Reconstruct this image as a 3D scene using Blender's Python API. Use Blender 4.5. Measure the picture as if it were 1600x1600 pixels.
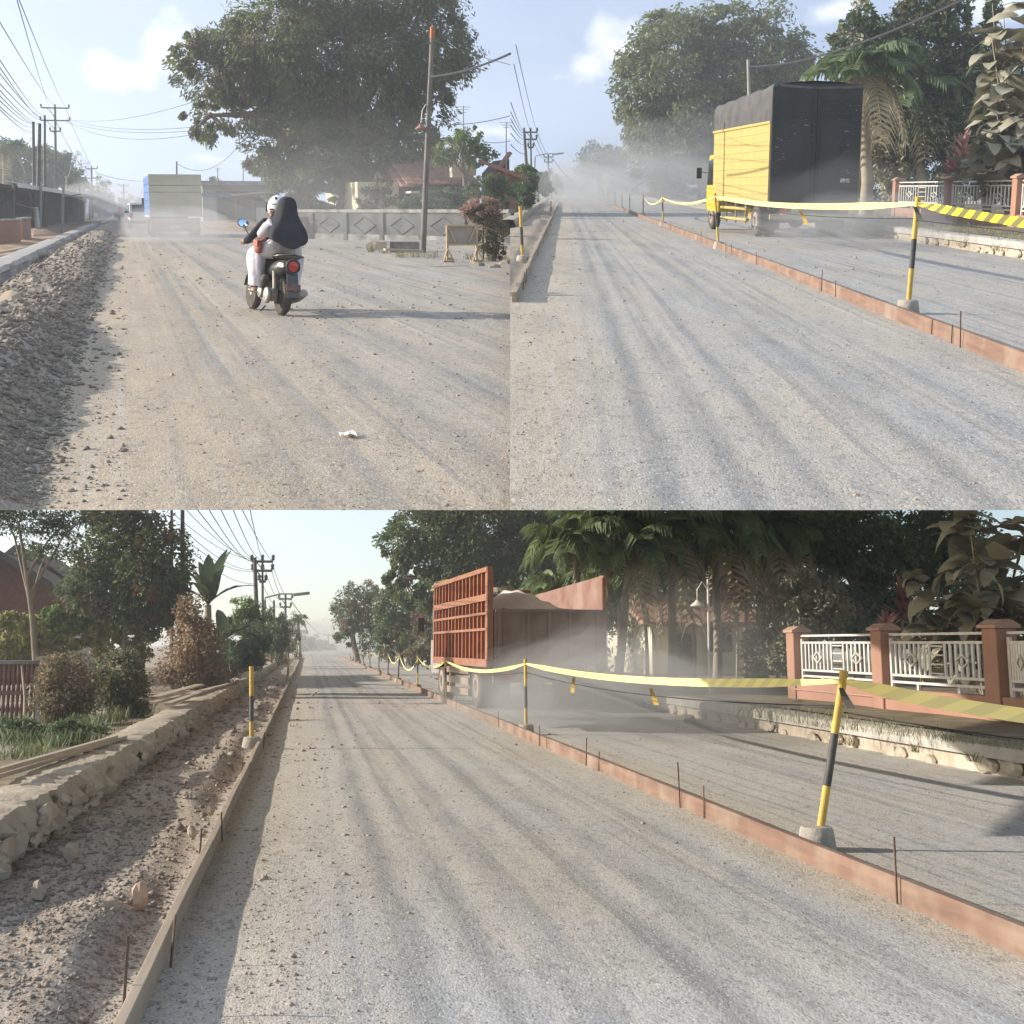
import bpy, math, random
import numpy as np
from mathutils import Vector, Matrix

for _o in list(bpy.data.objects):
    bpy.data.objects.remove(_o)
scene = bpy.context.scene
COL = scene.collection

# ------------------------------------------------------------------ camera
F, CX, PY, H = 2000.0, 800.0, 657.0, 1.3        # focal length and principal point in photograph pixels, eye height
PITCH = math.atan((1005 - PY) / F)
cam_d = bpy.data.cameras.new('camera'); cam = bpy.data.objects.new('camera', cam_d); COL.objects.link(cam)
cam.location = (0, 0, H); cam.rotation_euler = (math.pi / 2 + PITCH, 0, 0)
cam_d.sensor_width = 36; cam_d.lens = F / 1600 * 36; cam_d.shift_y = -(800 - PY) / 1600
cam_d.clip_start = 0.05; cam_d.clip_end = 4000
scene.camera = cam

# ------------------------------------------------------------------ sky, sun, exposure
SUN_EL, SUN_AZ = math.radians(19.8), math.radians(-89)     # azimuth from +Y, clockwise: the sun stands to the left
sun_dir = Vector((math.sin(SUN_AZ) * math.cos(SUN_EL), math.cos(SUN_AZ) * math.cos(SUN_EL), math.sin(SUN_EL)))
world = bpy.data.worlds.new('World'); scene.world = world; world.use_nodes = True
nt = world.node_tree; nt.nodes.clear()
w_out = nt.nodes.new('ShaderNodeOutputWorld'); w_bg = nt.nodes.new('ShaderNodeBackground')
sky = nt.nodes.new('ShaderNodeTexSky'); sky.sky_type = 'NISHITA'; sky.sun_disc = False
sky.sun_elevation = SUN_EL; sky.sun_rotation = SUN_AZ
sky.air_density = 1.0; sky.dust_density = 0.7; sky.ozone_density = 2.6
w_tc = nt.nodes.new('ShaderNodeTexCoord')
def w_noise(scale, detail, sc3):
    m = nt.nodes.new('ShaderNodeMapping'); m.inputs['Scale'].default_value = sc3
    n = nt.nodes.new('ShaderNodeTexNoise'); n.inputs['Scale'].default_value = scale; n.inputs['Detail'].default_value = detail
    nt.links.new(w_tc.outputs['Generated'], m.inputs['Vector']); nt.links.new(m.outputs[0], n.inputs['Vector'])
    return n
def w_ramp(src, a, b):
    r = nt.nodes.new('ShaderNodeMapRange'); r.interpolation_type = 'SMOOTHSTEP'
    r.inputs['From Min'].default_value = a; r.inputs['From Max'].default_value = b
    nt.links.new(src, r.inputs['Value']); return r
def w_math(op, a, b):
    m = nt.nodes.new('ShaderNodeMath'); m.operation = op
    for i, v in enumerate((a, b)):
        if isinstance(v, (int, float)): m.inputs[i].default_value = v
        else: nt.links.new(v, m.inputs[i])
    return m.outputs[0]
thin = w_ramp(w_noise(2.2, 5, (1, 1, 3.2)).outputs[0], 0.30, 0.66)         # veil of thin cloud
fluff = w_noise(26.0, 8, (1, 1, 1.2))
def cumulus(px, py, wide, high):                                            # a cumulus bank standing in that direction
    d = Vector(((px - CX) / F, 1, -(py - PY) / F)); d.rotate(Matrix.Rotation(PITCH, 3, 'X')); d.normalize()
    s = nt.nodes.new('ShaderNodeVectorMath'); s.operation = 'SUBTRACT'; s.inputs[1].default_value = d
    nt.links.new(w_tc.outputs['Generated'], s.inputs[0])
    k = nt.nodes.new('ShaderNodeVectorMath'); k.operation = 'MULTIPLY'; k.inputs[1].default_value = (F / wide, 3, F / high)
    nt.links.new(s.outputs[0], k.inputs[0])
    l = nt.nodes.new('ShaderNodeVectorMath'); l.operation = 'LENGTH'; nt.links.new(k.outputs[0], l.inputs[0])
    e = w_math('ADD', l.outputs['Value'], w_math('MULTIPLY', w_math('SUBTRACT', fluff.outputs[0], 0.5), -3.4))
    return w_ramp(e, 1.4, -0.15).outputs[0]
cl = None
for a in ((262, 95, 46, 48), (205, 118, 75, 26), (965, 72, 52, 44), (925, 105, 60, 22), (1305, 18, 40, 20), (1560, 10, 60, 26), (770, 205, 40, 18), (330, 250, 70, 16)):
    c = cumulus(*a); cl = c if cl is None else w_math('MAXIMUM', cl, c)
cfac = w_math('MAXIMUM', w_math('MULTIPLY', thin.outputs[0], 0.26), w_math('MULTIPLY', cl, 0.85))
w_mix = nt.nodes.new('ShaderNodeMix'); w_mix.data_type = 'RGBA'
w_mix.inputs[7].default_value = (5.2, 5.25, 5.4, 1)
nt.links.new(cfac, w_mix.inputs[0]); nt.links.new(sky.outputs[0], w_mix.inputs[6])
nt.links.new(w_mix.outputs[2], w_bg.inputs['Color']); w_bg.inputs['Strength'].default_value = 0.138
nt.links.new(w_bg.outputs[0], w_out.inputs['Surface'])
sun_d = bpy.data.lights.new('sun', 'SUN'); sun_d.energy = 4.6; sun_d.angle = math.radians(0.5); sun_d.color = (1.0, 0.945, 0.87)
sun = bpy.data.objects.new('sun', sun_d); COL.objects.link(sun)
sun.rotation_euler = (-sun_dir).to_track_quat('-Z', 'Y').to_euler(); sun.location = (-60, 0, 60)
vs = scene.view_settings; vs.view_transform = 'Standard'; vs.look = 'None'; vs.exposure = 1.18; vs.gamma = 1.0; vs.use_curve_mapping = False

# ------------------------------------------------------------------ the three stretches of road
# Each stretch has its own frame: x to the right, y along the road, z up from the gravel. The lower road is level;
# the two upper ones climb the hillside terrace above it.
def ray(px, py):
    v = Vector(((px - CX) / F, 1, -(py - PY) / F)); v.rotate(Matrix.Rotation(PITCH, 3, 'X')); return v
class Stretch:
    def __init__(s, vpx, vpy):
        s.tilt = PITCH - math.atan((vpy - PY) / F)
        d = Matrix.Rotation(-s.tilt, 3, 'X') @ ray(vpx, vpy)
        s.yaw = math.atan2(-d.x, d.y)
        R = Matrix.Rotation(s.tilt, 3, 'X') @ Matrix.Rotation(s.yaw, 3, 'Z')
        s.R, s.Ri = R, R.inverted()
        C = Matrix.Translation((0, 0, H))
        s.M = C @ R.to_4x4() @ C.inverted()
    def d(s, px, py): return s.Ri @ ray(px, py)
    def g(s, px, py, z=0.0):                       # the point of the plane z seen there
        d = s.d(px, py); t = (z - H) / d.z
        return Vector((d.x * t, d.y * t, z))
    def at(s, px, py, Y):                          # the point at distance Y along the road
        d = s.d(px, py); t = Y / d.y
        return Vector((d.x * t, Y, H + d.z * t))
    def m(s, Y): return Y / F                      # metres per photograph pixel there
A, B, C = Stretch(195, 328), Stretch(884, 293), Stretch(481, 1005)

# ------------------------------------------------------------------ helpers
def tag(o, label=None, cat=None, group=None, kind=None):
    if label: o['label'] = label
    if cat: o['category'] = cat
    if group: o['group'] = group
    if kind: o['kind'] = kind
    return o
def thing(name, label, cat, S, loc=(0, 0, 0), rz=0.0, group=None, rot=None):
    o = bpy.data.objects.new(name, None); COL.objects.link(o); o.empty_display_size = 0.2
    o.matrix_world = S.M @ Matrix.Translation(Vector(loc)) @ (rot if rot is not None else Matrix.Rotation(rz, 4, 'Z'))
    return tag(o, label, cat, group)
def rot_to(d):                                     # rotation taking z to d
    return Vector(d).to_track_quat('Z', 'Y').to_matrix()
class MB:
    def __init__(s): s.v, s.f = [], []
    def add(s, vs, fs):
        n = len(s.v); s.v += [tuple(v) for v in vs]; s.f += [tuple(i + n for i in f) for f in fs]; return s
    def box(s, c, size, rot=None):
        hx, hy, hz = size[0] / 2, size[1] / 2, size[2] / 2
        p = [Vector((x, y, z)) for x in (-hx, hx) for y in (-hy, hy) for z in (-hz, hz)]
        if rot is not None: p = [rot @ q for q in p]
        c = Vector(c)
        return s.add([q + c for q in p], [(0, 1, 3, 2), (4, 6, 7, 5), (0, 4, 5, 1), (2, 3, 7, 6), (0, 2, 6, 4), (1, 5, 7, 3)])
    def bar(s, a, b, w, h, up=(0, 0, 1)):           # a rectangular bar from a to b
        a, b = Vector(a), Vector(b); y = (b - a); L = y.length; y.normalize()
        x = y.cross(Vector(up))
        if x.length < 1e-4: x = y.cross(Vector((1, 0, 0)))
        x.normalize(); z = x.cross(y)
        return s.box((a + b) / 2, (w, L, h), Matrix((x, y, z)).transposed())
    def tube(s, pts, r, n=8, caps=True):
        pts = [Vector(p) for p in pts]; k = len(pts)
        rs = r if isinstance(r, (list, tuple)) else [r] * k
        V = []; up = Vector((0.123, 0.331, 0.9)).normalized()
        for i, p in enumerate(pts):
            t = (pts[min(i + 1, k - 1)] - pts[max(i - 1, 0)]).normalized()
            x = t.cross(up)
            if x.length < 0.05: x = t.cross(Vector((1, 0.2, 0)))
            x.normalize(); y = t.cross(x)
            V += [p + rs[i] * (math.cos(a) * x + math.sin(a) * y) for a in [2 * math.pi * j / n for j in range(n)]]
        Fs = [(i * n + j, i * n + (j + 1) % n, (i + 1) * n + (j + 1) % n, (i + 1) * n + j) for i in range(k - 1) for j in range(n)]
        if caps: Fs += [tuple(range(n - 1, -1, -1)), tuple(range((k - 1) * n, k * n))]
        return s.add(V, Fs)
    def lathe(s, prof, n=16, c=(0, 0, 0), R=None):   # prof: (radius, height) pairs round z
        V = []; c = Vector(c)
        for r, z in prof:
            for j in range(n):
                q = Vector((r * math.cos(2 * math.pi * j / n), r * math.sin(2 * math.pi * j / n), z))
                V.append((R @ q if R is not None else q) + c)
        k = len(prof)
        Fs = [(i * n + j, i * n + (j + 1) % n, (i + 1) * n + (j + 1) % n, (i + 1) * n + j) for i in range(k - 1) for j in range(n)]
        Fs += [tuple(range(n - 1, -1, -1)), tuple(range((k - 1) * n, k * n))]
        return s.add(V, Fs)
    def prism(s, poly, d, fn):                       # poly in (u, v), pushed through w = 0..d, fn(u, v, w) -> point
        n = len(poly)
        V = [fn(u, v, 0) for u, v in poly] + [fn(u, v, d) for u, v in poly]
        return s.add(V, [tuple(range(n - 1, -1, -1)), tuple(range(n, 2 * n))] + [(i, (i + 1) % n, n + (i + 1) % n, n + i) for i in range(n)])
    def sheet(s, grid):                              # rows of points
        r, c = len(grid), len(grid[0])
        return s.add([p for row in grid for p in row], [(i * c + j, i * c + j + 1, (i + 1) * c + j + 1, (i + 1) * c + j) for i in range(r - 1) for j in range(c - 1)])
    def mesh(s, name, smooth=None):
        me = bpy.data.meshes.new(name); me.from_pydata(s.v, [], s.f); me.validate()
        if smooth: me.shade_smooth(); me.set_sharp_from_angle(angle=math.radians(smooth))
        return me
    def build(s, name, mat, parent=None, S=None, smooth=None, bev=0, loc=(0, 0, 0), rot=None):
        return link(s.mesh(name, smooth), name, mat, parent, S, bev, loc, rot)
def link(me, name, mat, parent=None, S=None, bev=0, loc=(0, 0, 0), rot=None):
    o = bpy.data.objects.new(name, me); COL.objects.link(o)
    if mat and not me.materials: me.materials.append(mat)
    L = Matrix.Translation(Vector(loc)) @ (rot if rot is not None else Matrix.Identity(4))
    if parent is not None: o.parent = parent; o.matrix_basis = L
    elif S is not None: o.matrix_world = S.M @ L
    if bev:
        b = o.modifiers.new('bevel', 'BEVEL'); b.width = bev; b.segments = 2; b.limit_method = 'ANGLE'; b.angle_limit = math.radians(40)
    return o
def np_mesh(name, V, Q, smooth=False):               # fast mesh: V (n,3), Q (m,k)
    me = bpy.data.meshes.new(name); V = np.ascontiguousarray(V, np.float32); Q = np.ascontiguousarray(Q, np.int32)
    m, k = Q.shape
    me.vertices.add(len(V)); me.vertices.foreach_set('co', V.ravel())
    me.loops.add(m * k); me.loops.foreach_set('vertex_index', Q.ravel())
    me.polygons.add(m); me.polygons.foreach_set('loop_start', np.arange(0, m * k, k, dtype=np.int32))
    me.update(calc_edges=True)
    if smooth: me.shade_smooth()
    return me
def fbm(x, y, seed=0, octs=4, gain=0.5):              # value noise on numpy arrays, about -1..1
    x = np.asarray(x, float); y = np.asarray(y, float); out = np.zeros(np.broadcast(x, y).shape); amp = 1.0; tot = 0
    for o in range(octs):
        xi, yi = np.floor(x), np.floor(y); fx, fy = x - xi, y - yi
        fx = fx * fx * (3 - 2 * fx); fy = fy * fy * (3 - 2 * fy)
        def h(a, b):
            v = np.sin(a * 127.1 + b * 311.7 + seed * 74.7 + o * 17.3) * 43758.5453
            return (v - np.floor(v)) * 2 - 1
        out = out + amp * ((h(xi, yi) * (1 - fx) + h(xi + 1, yi) * fx) * (1 - fy) + (h(xi, yi + 1) * (1 - fx) + h(xi + 1, yi + 1) * fx) * fy)
        tot += amp; amp *= gain; x = x * 2.03 + 5.1; y = y * 2.03 + 1.7
    return out / tot
def sstep(a, b, x):
    t = np.clip((np.asarray(x, float) - a) / (b - a), 0, 1); return t * t * (3 - 2 * t)
RND = random.Random(7)

# ------------------------------------------------------------------ materials
MATS = {}
class NT:
    def __init__(s, name):
        s.mat = bpy.data.materials.new(name); s.mat.use_nodes = True; s.t = s.mat.node_tree
        s.b = s.t.nodes['Principled BSDF']; s.out = s.t.nodes['Material Output']
        MATS[name] = s.mat
    def n(s, t): return s.t.nodes.new('ShaderNode' + t)
    def l(s, a, b): s.t.links.new(a, b)
    def co(s, sc=(1, 1, 1), kind='Object'):
        m = s.n('Mapping'); m.inputs['Scale'].default_value = sc; s.l(s.n('TexCoord').outputs[kind], m.inputs['Vector']); return m.outputs[0]
    def noise(s, vec, scale, detail=4, rough=0.55):
        n = s.n('TexNoise'); n.inputs['Scale'].default_value = scale; n.inputs['Detail'].default_value = detail; n.inputs['Roughness'].default_value = rough
        s.l(vec, n.inputs['Vector']); return n.outputs[0]
    def vor(s, vec, scale, out='Distance'):
        n = s.n('TexVoronoi'); n.inputs['Scale'].default_value = scale; s.l(vec, n.inputs['Vector']); return n.outputs[out]
    def rng(s, v, a, b, c=0.0, d=1.0):
        r = s.n('MapRange'); r.inputs['From Min'].default_value = a; r.inputs['From Max'].default_value = b
        r.inputs['To Min'].default_value = c; r.inputs['To Max'].default_value = d; s.l(v, r.inputs['Value']); return r.outputs[0]
    def mix(s, f, a, b, mode='MIX'):
        m = s.n('Mix'); m.data_type = 'RGBA'; m.blend_type = mode
        for i, v in ((0, f), (6, a), (7, b)):
            if isinstance(v, (int, float)): m.inputs[i].default_value = v
            elif isinstance(v, tuple): m.inputs[i].default_value = v + (1,) if len(v) == 3 else v
            else: s.l(v, m.inputs[i])
        return m.outputs[2]
    def math(s, op, a, b=0.0):
        m = s.n('Math'); m.operation = op
        for i, v in enumerate((a, b)):
            if isinstance(v, (int, float)): m.inputs[i].default_value = v
            else: s.l(v, m.inputs[i])
        return m.outputs[0]
    def bump(s, h, strength, dist=0.02):
        b = s.n('Bump'); b.inputs['Strength'].default_value = strength; b.inputs['Distance'].default_value = dist
        s.l(h, b.inputs['Height']); s.l(b.outputs[0], s.b.inputs['Normal'])
    def base(s, c, rough=0.85, spec=0.25, metal=0.0):
        if isinstance(c, tuple): s.b.inputs['Base Color'].default_value = c + (1,)
        else: s.l(c, s.b.inputs['Base Color'])
        s.b.inputs['Roughness'].default_value = rough; s.b.inputs['Specular IOR Level'].default_value = spec; s.b.inputs['Metallic'].default_value = metal
        return s.mat
DUST = (0.36, 0.30, 0.22)
def mat(name, c1, c2=None, scale=4.0, rough=0.8, spec=0.25, metal=0.0, bump=0.0, bscale=None, dust=0.0, sc=(1, 1, 1), lo=0.35, hi=0.65):
    k = NT(name); v = k.co(sc)
    c = c1
    if c2: c = k.mix(k.rng(k.noise(v, scale), lo, hi), c1, c2)
    if dust:                                         # road dust settled on whatever faces up, patchily
        g = k.n('NewGeometry'); x = k.n('SeparateXYZ'); k.l(g.outputs['Normal'], x.inputs[0])
        up = k.rng(x.outputs['Z'], -0.4, 0.9, 0.25, 1.0)
        c = k.mix(k.math('MULTIPLY', k.math('MULTIPLY', up, k.rng(k.noise(v, scale * 0.7 + 0.5), 0.3, 0.7, 0.4, 1.0)), dust), c, DUST)
    if bump: k.bump(k.noise(v, bscale or scale * 6, 6), bump)
    return k.base(c, rough, spec, metal)
def leaf_mat(name, c1, c2, dust=0.0, trans=0.4, rough=0.55, tip=None, dustc=None):
    k = NT(name); g = k.n('NewGeometry'); v = k.co(); c1, c2 = tuple(min(1, x * 1.45) for x in c1), tuple(min(1, x * 1.45) for x in c2)
    c = k.mix(g.outputs['Random Per Island'], c1, c2)
    c = k.mix(k.rng(k.noise(v, 0.9, 3), 0.4, 0.62), c, tuple(x * 0.7 for x in c1))
    if tip: c = k.mix(k.rng(k.noise(v, 1.3, 2), 0.52, 0.66), c, tip)
    if dust:
        x = k.n('SeparateXYZ'); k.l(g.outputs['Normal'], x.inputs[0])
        c = k.mix(k.math('MULTIPLY', k.rng(x.outputs['Z'], -0.5, 0.9, 0.5, 1.0), k.math('MULTIPLY', k.rng(k.noise(v, 2.2, 3), 0.3, 0.7, 0.35, 1.0), dust)), c, dustc or DUST)
    k.base(c, rough, 0.3)
    t = k.n('BsdfTranslucent'); k.l(c, t.inputs['Color']); m = k.n('MixShader'); m.inputs[0].default_value = trans
    k.l(k.b.outputs[0], m.inputs[1]); k.l(t.outputs[0], m.inputs[2]); k.l(m.outputs[0], k.out.inputs['Surface'])
    return k.mat
def wood_mat(name, c1, c2, ax=1, rough=0.8):
    sc = [6, 6, 6]; sc[ax] = 0.5
    k = NT(name); v = k.co(tuple(sc)); n = k.noise(v, 2.5, 6, 0.6)
    c = k.mix(k.rng(n, 0.3, 0.7), c1, c2); c = k.mix(k.rng(k.noise(k.co(), 2.0, 4), 0.45, 0.75, 0, 0.5), c, DUST)
    k.bump(n, 0.35, 0.01); return k.base(c, rough, 0.2)
def volume_mat(name, color, density, aniso=0.3):
    k = NT(name); k.t.nodes.remove(k.b); p = k.n('VolumePrincipled')
    p.inputs['Color'].default_value = color + (1,); p.inputs['Density'].default_value = density; p.inputs['Anisotropy'].default_value = aniso
    k.l(p.outputs[0], k.out.inputs['Volume']); return k.mat
def ground_mat(name, dirt, dirt2, grav, grav2, gx, tracks, left=-0.66, soil=(0.30, 0.232, 0.17)):
    """packed gravel: dirt at the sides, grey crushed stone where gx says, wheel tracks running along y"""
    k = NT(name); P0 = k.co((1, 1, 1)); x = k.n('SeparateXYZ'); k.l(P0, x.inputs[0])
    long = k.co((1.0, 0.03, 1)); fine = k.co((1, 0.5, 1))
    wob = k.math('ADD', x.outputs['X'], k.math('MULTIPLY', k.math('SUBTRACT', k.noise(k.co((0.3, 0.12, 1)), 1.0, 3), 0.5), 1.6))
    fac = None
    for (a, b, lo, hi) in gx:                        # smooth bands of crushed stone across the road
        f = k.math('MULTIPLY', k.rng(wob, a, b), 1.0) if lo is None else k.math('MULTIPLY', k.rng(wob, a, b), k.rng(wob, lo, hi, 1.0, 0.0))
        fac = f if fac is None else k.math('MAXIMUM', fac, f)
    patch = k.rng(k.noise(k.co((1, 0.25, 1)), 0.9, 5, 0.65), 0.35, 0.68)
    fac = k.math('MULTIPLY', fac, k.rng(patch, 0, 1, 0.35, 1.0))
    streak = k.rng(k.noise(long, 5.0, 5, 0.6), 0.36, 0.66)
    fac = k.math('MULTIPLY', fac, k.rng(streak, 0, 1, 0.55, 1.0))
    d = k.mix(k.rng(k.noise(k.co((1, .4, 1)), 1.3, 6, 0.65), 0.35, 0.65), dirt, dirt2)
    g = k.mix(streak, grav, grav2)
    c = k.mix(fac, d, g)
    c = k.mix(k.math('MULTIPLY', k.rng(x.outputs['X'], left - .12, left + .06, 1.0, 0.0), k.rng(k.noise(k.co((1, .4, 1)), 1.6, 5, .6), .3, .6, .55, 1.0)), c, soil)     # spoil heaped beside the lane
    tr = None                                        # darker, rolled-out wheel tracks
    for (tx, w, st) in tracks:
        q = k.math('ABSOLUTE', k.math('SUBTRACT', k.math('ADD', x.outputs['X'], k.math('MULTIPLY', k.math('SUBTRACT', k.noise(k.co((0.001, 0.035, 1)), 1.0 + tx * 0.01, 2), 0.5), 0.45)), tx))
        q = k.math('MULTIPLY', k.rng(q, 0.2 * w, 0.75 * w, 1.0, 0.0), st); tr = q if tr is None else k.math('MAXIMUM', tr, q)
    tr = k.math('MULTIPLY', tr, k.rng(k.noise(k.co((3, 0.35, 1)), 1.2, 5, 0.7), 0.3, 0.62, 0.15, 1.0))
    c = k.mix(k.math('MULTIPLY', tr, 0.62), c, (0.15, 0.155, 0.155))
    lines = k.rng(k.noise(k.co((1.0, 0.004, 1)), 7.5, 2, 0.5), 0.53, 0.60)          # many narrow rolled tracks
    lines = k.math('MULTIPLY', lines, k.rng(k.noise(k.co((1.5, 0.2, 1)), 1.0, 5, 0.7), 0.34, 0.6, 0.1, 1.0))
    lines = k.math('MULTIPLY', lines, k.rng(x.outputs['X'], -0.1, 0.4))
    c = k.mix(k.math('MULTIPLY', lines, 0.5), c, (0.17, 0.175, 0.18))
    pale = k.rng(k.noise(k.co((1.0, 0.006, 1)), 9.0, 2, 0.5), 0.54, 0.62)
    c = k.mix(k.math('MULTIPLY', k.math('MULTIPLY', pale, k.rng(k.noise(k.co((1.2, 0.15, 1)), 1.3, 4, 0.7), 0.4, 0.62)), 0.4), c, (0.47, 0.43, 0.37))
    big = k.vor(k.co((1, .55, 1)), 24, 'Color'); xb = k.n('SeparateColor'); k.l(big, xb.inputs[0])
    c = k.mix(k.math('MULTIPLY', k.rng(xb.outputs[0], 0.86, 0.92), 0.3), c, (0.15, 0.14, 0.125))
    s1 = k.vor(fine, 105, 'Color'); xs = k.n('SeparateColor'); k.l(s1, xs.inputs[0])
    c = k.mix(0.45, c, k.mix(xs.outputs[0], (0.37, 0.37, 0.37), (0.66, 0.65, 0.63)), 'OVERLAY')
    dk = k.rng(xs.outputs[1], 0.90, 0.97); c = k.mix(k.math('MULTIPLY', dk, 0.5), c, (0.09, 0.08, 0.07))
    lt = k.rng(xs.outputs[2], 0.93, 0.98); c = k.mix(k.math('MULTIPLY', lt, 0.5), c, (0.62, 0.6, 0.56))
    c = k.mix(k.rng(k.noise(k.co((.5, .2, 1)), 6.0, 6, 0.7), 0.35, 0.65, 0, 0.35), c, k.mix(0.5, c, (0.5, 0.44, 0.35)))
    hgt = k.math('ADD', k.math('MULTIPLY', k.vor(fine, 105), -0.5), k.math('MULTIPLY', k.noise(fine, 22, 8, 0.75), 1.6))
    k.bump(hgt, 0.38, 0.012)
    return k.base(c, 0.95, 0.1)
# ------------------------------------------------------------------ palette
m_asph = None
g_A = ground_mat('gravel_road_a', (0.42, 0.33, 0.23), (0.36, 0.29, 0.21), (0.33, 0.32, 0.29), (0.28, 0.275, 0.255),
                 [(0.5, 2.6, None, None)], [(0.62, .22, .55), (0.95, .18, .5), (1.75, .22, .8), (2.5, .3, .6), (3.4, .25, .7), (4.6, .3, .5)], left=-0.45, soil=(0.25, 0.195, 0.145))
g_B = ground_mat('gravel_road_b', (0.42, 0.355, 0.27), (0.37, 0.315, 0.24), (0.34, 0.34, 0.33), (0.29, 0.295, 0.30),
                 [(-0.1, 0.5, None, None)], [(0.42, .16, 1.0), (0.75, .15, .9), (1.1, .1, .4), (1.75, .18, .9), (2.05, .16, .7)])
g_C = ground_mat('gravel_road_c', (0.45, 0.395, 0.315), (0.40, 0.35, 0.285), (0.40, 0.41, 0.41), (0.345, 0.358, 0.365),
                 [(-0.25, 0.4, 2.7, 3.0), (3.2, 3.9, None, None)], [(0.42, .17, 1.0), (0.72, .15, .8), (1.0, .12, .5), (1.5, .17, .9), (1.85, .15, .7), (2.2, .12, .4)])
m_soil = mat('red_soil', (0.30, 0.17, 0.10), (0.36, 0.25, 0.16), 2.5, 0.95, 0.1, bump=0.6, bscale=12)
m_rubble = mat('rubble', (0.34, 0.29, 0.22), (0.44, 0.37, 0.28), 9, 0.95, 0.1, bump=0.5, bscale=30)
m_stone = mat('grey_stone', (0.22, 0.20, 0.175), (0.38, 0.34, 0.28), 1.5, 0.95, 0.1, lo=.2, hi=.8)
m_heap = mat('heap_stone', (0.15, 0.12, 0.095), (0.33, 0.27, 0.21), 1.5, 0.95, 0.1, lo=.2, hi=.8)
m_stone2 = mat('brown_stone', (0.26, 0.20, 0.15), (0.42, 0.34, 0.25), 1.5, 0.95, 0.1, lo=.2, hi=.8)
m_conc = mat('weathered_concrete', (0.30, 0.28, 0.25), (0.44, 0.40, 0.34), 3, 0.9, 0.15, bump=0.4, bscale=25)
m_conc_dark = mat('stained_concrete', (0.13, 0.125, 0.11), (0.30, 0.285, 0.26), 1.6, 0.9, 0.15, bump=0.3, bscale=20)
m_mortar = mat('dusty_mortar', (0.33, 0.27, 0.20), (0.46, 0.39, 0.30), 3, 0.95, 0.1, bump=0.9, bscale=14)
m_board = wood_mat('formwork_pine', (0.235, 0.142, 0.098), (0.15, 0.09, 0.064))
m_board_grey = wood_mat('dusty_formwork', (0.36, 0.28, 0.20), (0.28, 0.21, 0.15))
m_plank = wood_mat('plank_wood', (0.42, 0.34, 0.25), (0.30, 0.235, 0.17))
m_timber = wood_mat('raw_timber', (0.50, 0.36, 0.22), (0.42, 0.29, 0.17), 2)
m_rebar = mat('rusty_rebar', (0.10, 0.06, 0.04), (0.17, 0.10, 0.07), 30, 0.8)
m_yel = mat('post_yellow', (0.56, 0.36, 0.05), (0.44, 0.28, 0.06), 12, 0.6, 0.3, dust=.25)
m_blk = mat('post_black', (0.03, 0.03, 0.03), (0.07, 0.065, 0.06), 10, 0.6, 0.3, dust=.2)
m_cem = mat('cement_foot', (0.40, 0.35, 0.29), (0.30, 0.26, 0.21), 10, 0.95, 0.1, bump=.6, bscale=40)
k = NT('warning_tape')                                 # yellow tape with faint diagonal stripes
_x = k.n('SeparateXYZ'); k.l(k.co((1, 1, 1), 'UV'), _x.inputs[0])
_s = k.math('FRACT', k.math('ADD', k.math('MULTIPLY', _x.outputs['X'], 1.0), k.math('MULTIPLY', _x.outputs['Y'], 0.6)))
m_tape_m = k.mix(k.rng(_s, 0.47, 0.53), (0.74, 0.66, 0.24), (0.60, 0.545, 0.23)); m_tape = k.base(m_tape_m, 0.4, 0.4)
k = NT('warning_tape_bold')
_x = k.n('SeparateXYZ'); k.l(k.co((1, 1, 1), 'UV'), _x.inputs[0])
_s = k.math('FRACT', k.math('ADD', k.math('MULTIPLY', _x.outputs['X'], 1.0), k.math('MULTIPLY', _x.outputs['Y'], 0.6)))
m_tape_bold = k.base(k.mix(k.rng(_s, 0.47, 0.53), (0.85, 0.66, 0.03), (0.16, 0.14, 0.05)), 0.4, 0.4)
m_cord = mat('dark_cord', (0.03, 0.03, 0.03)); m_wire = mat('cable_black', (0.035, 0.035, 0.04))
m_pole = mat('pole_steel', (0.06, 0.055, 0.05), (0.11, 0.10, 0.09), 3, 0.7, 0.3)
m_pole_grey = mat('pole_grey', (0.25, 0.24, 0.22), (0.34, 0.32, 0.29), 3, 0.7, 0.3)
m_bark = mat('bark', (0.13, 0.10, 0.075), (0.22, 0.18, 0.135), 3, 0.95, 0.1, bump=.8, bscale=18, dust=.3)
m_dirtbark = mat('dusty_bark', (0.24, 0.20, 0.15), (0.33, 0.28, 0.21), 3, 0.95, 0.1, bump=.6, bscale=18)
l_rain = leaf_mat('feathery_leaf', (0.085, 0.11, 0.038), (0.155, 0.175, 0.055), dust=.18)
l_green = leaf_mat('green_leaf', (0.06, 0.10, 0.035), (0.115, 0.16, 0.055), dust=.18)
l_deep = leaf_mat('deep_green_leaf', (0.052, 0.09, 0.036), (0.105, 0.15, 0.058), dust=.15)
l_bright = leaf_mat('bright_leaf', (0.10, 0.16, 0.035), (0.19, 0.23, 0.06), dust=.10)
l_yellow = leaf_mat('yellowish_leaf', (0.17, 0.18, 0.05), (0.24, 0.22, 0.07), dust=.2)
l_dusty = leaf_mat('dusty_leaf', (0.12, 0.125, 0.06), (0.19, 0.185, 0.095), dust=.7, trans=.15)
l_brown = leaf_mat('browned_leaf', (0.17, 0.11, 0.06), (0.26, 0.17, 0.09), dust=.45)
l_olive = leaf_mat('dusty_olive_leaf', (0.09, 0.085, 0.04), (0.15, 0.13, 0.065), dust=.5)
l_red = leaf_mat('red_tipped_leaf', (0.055, 0.08, 0.035), (0.11, 0.125, 0.05), dust=.2, tip=(0.28, 0.09, 0.04))
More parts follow.
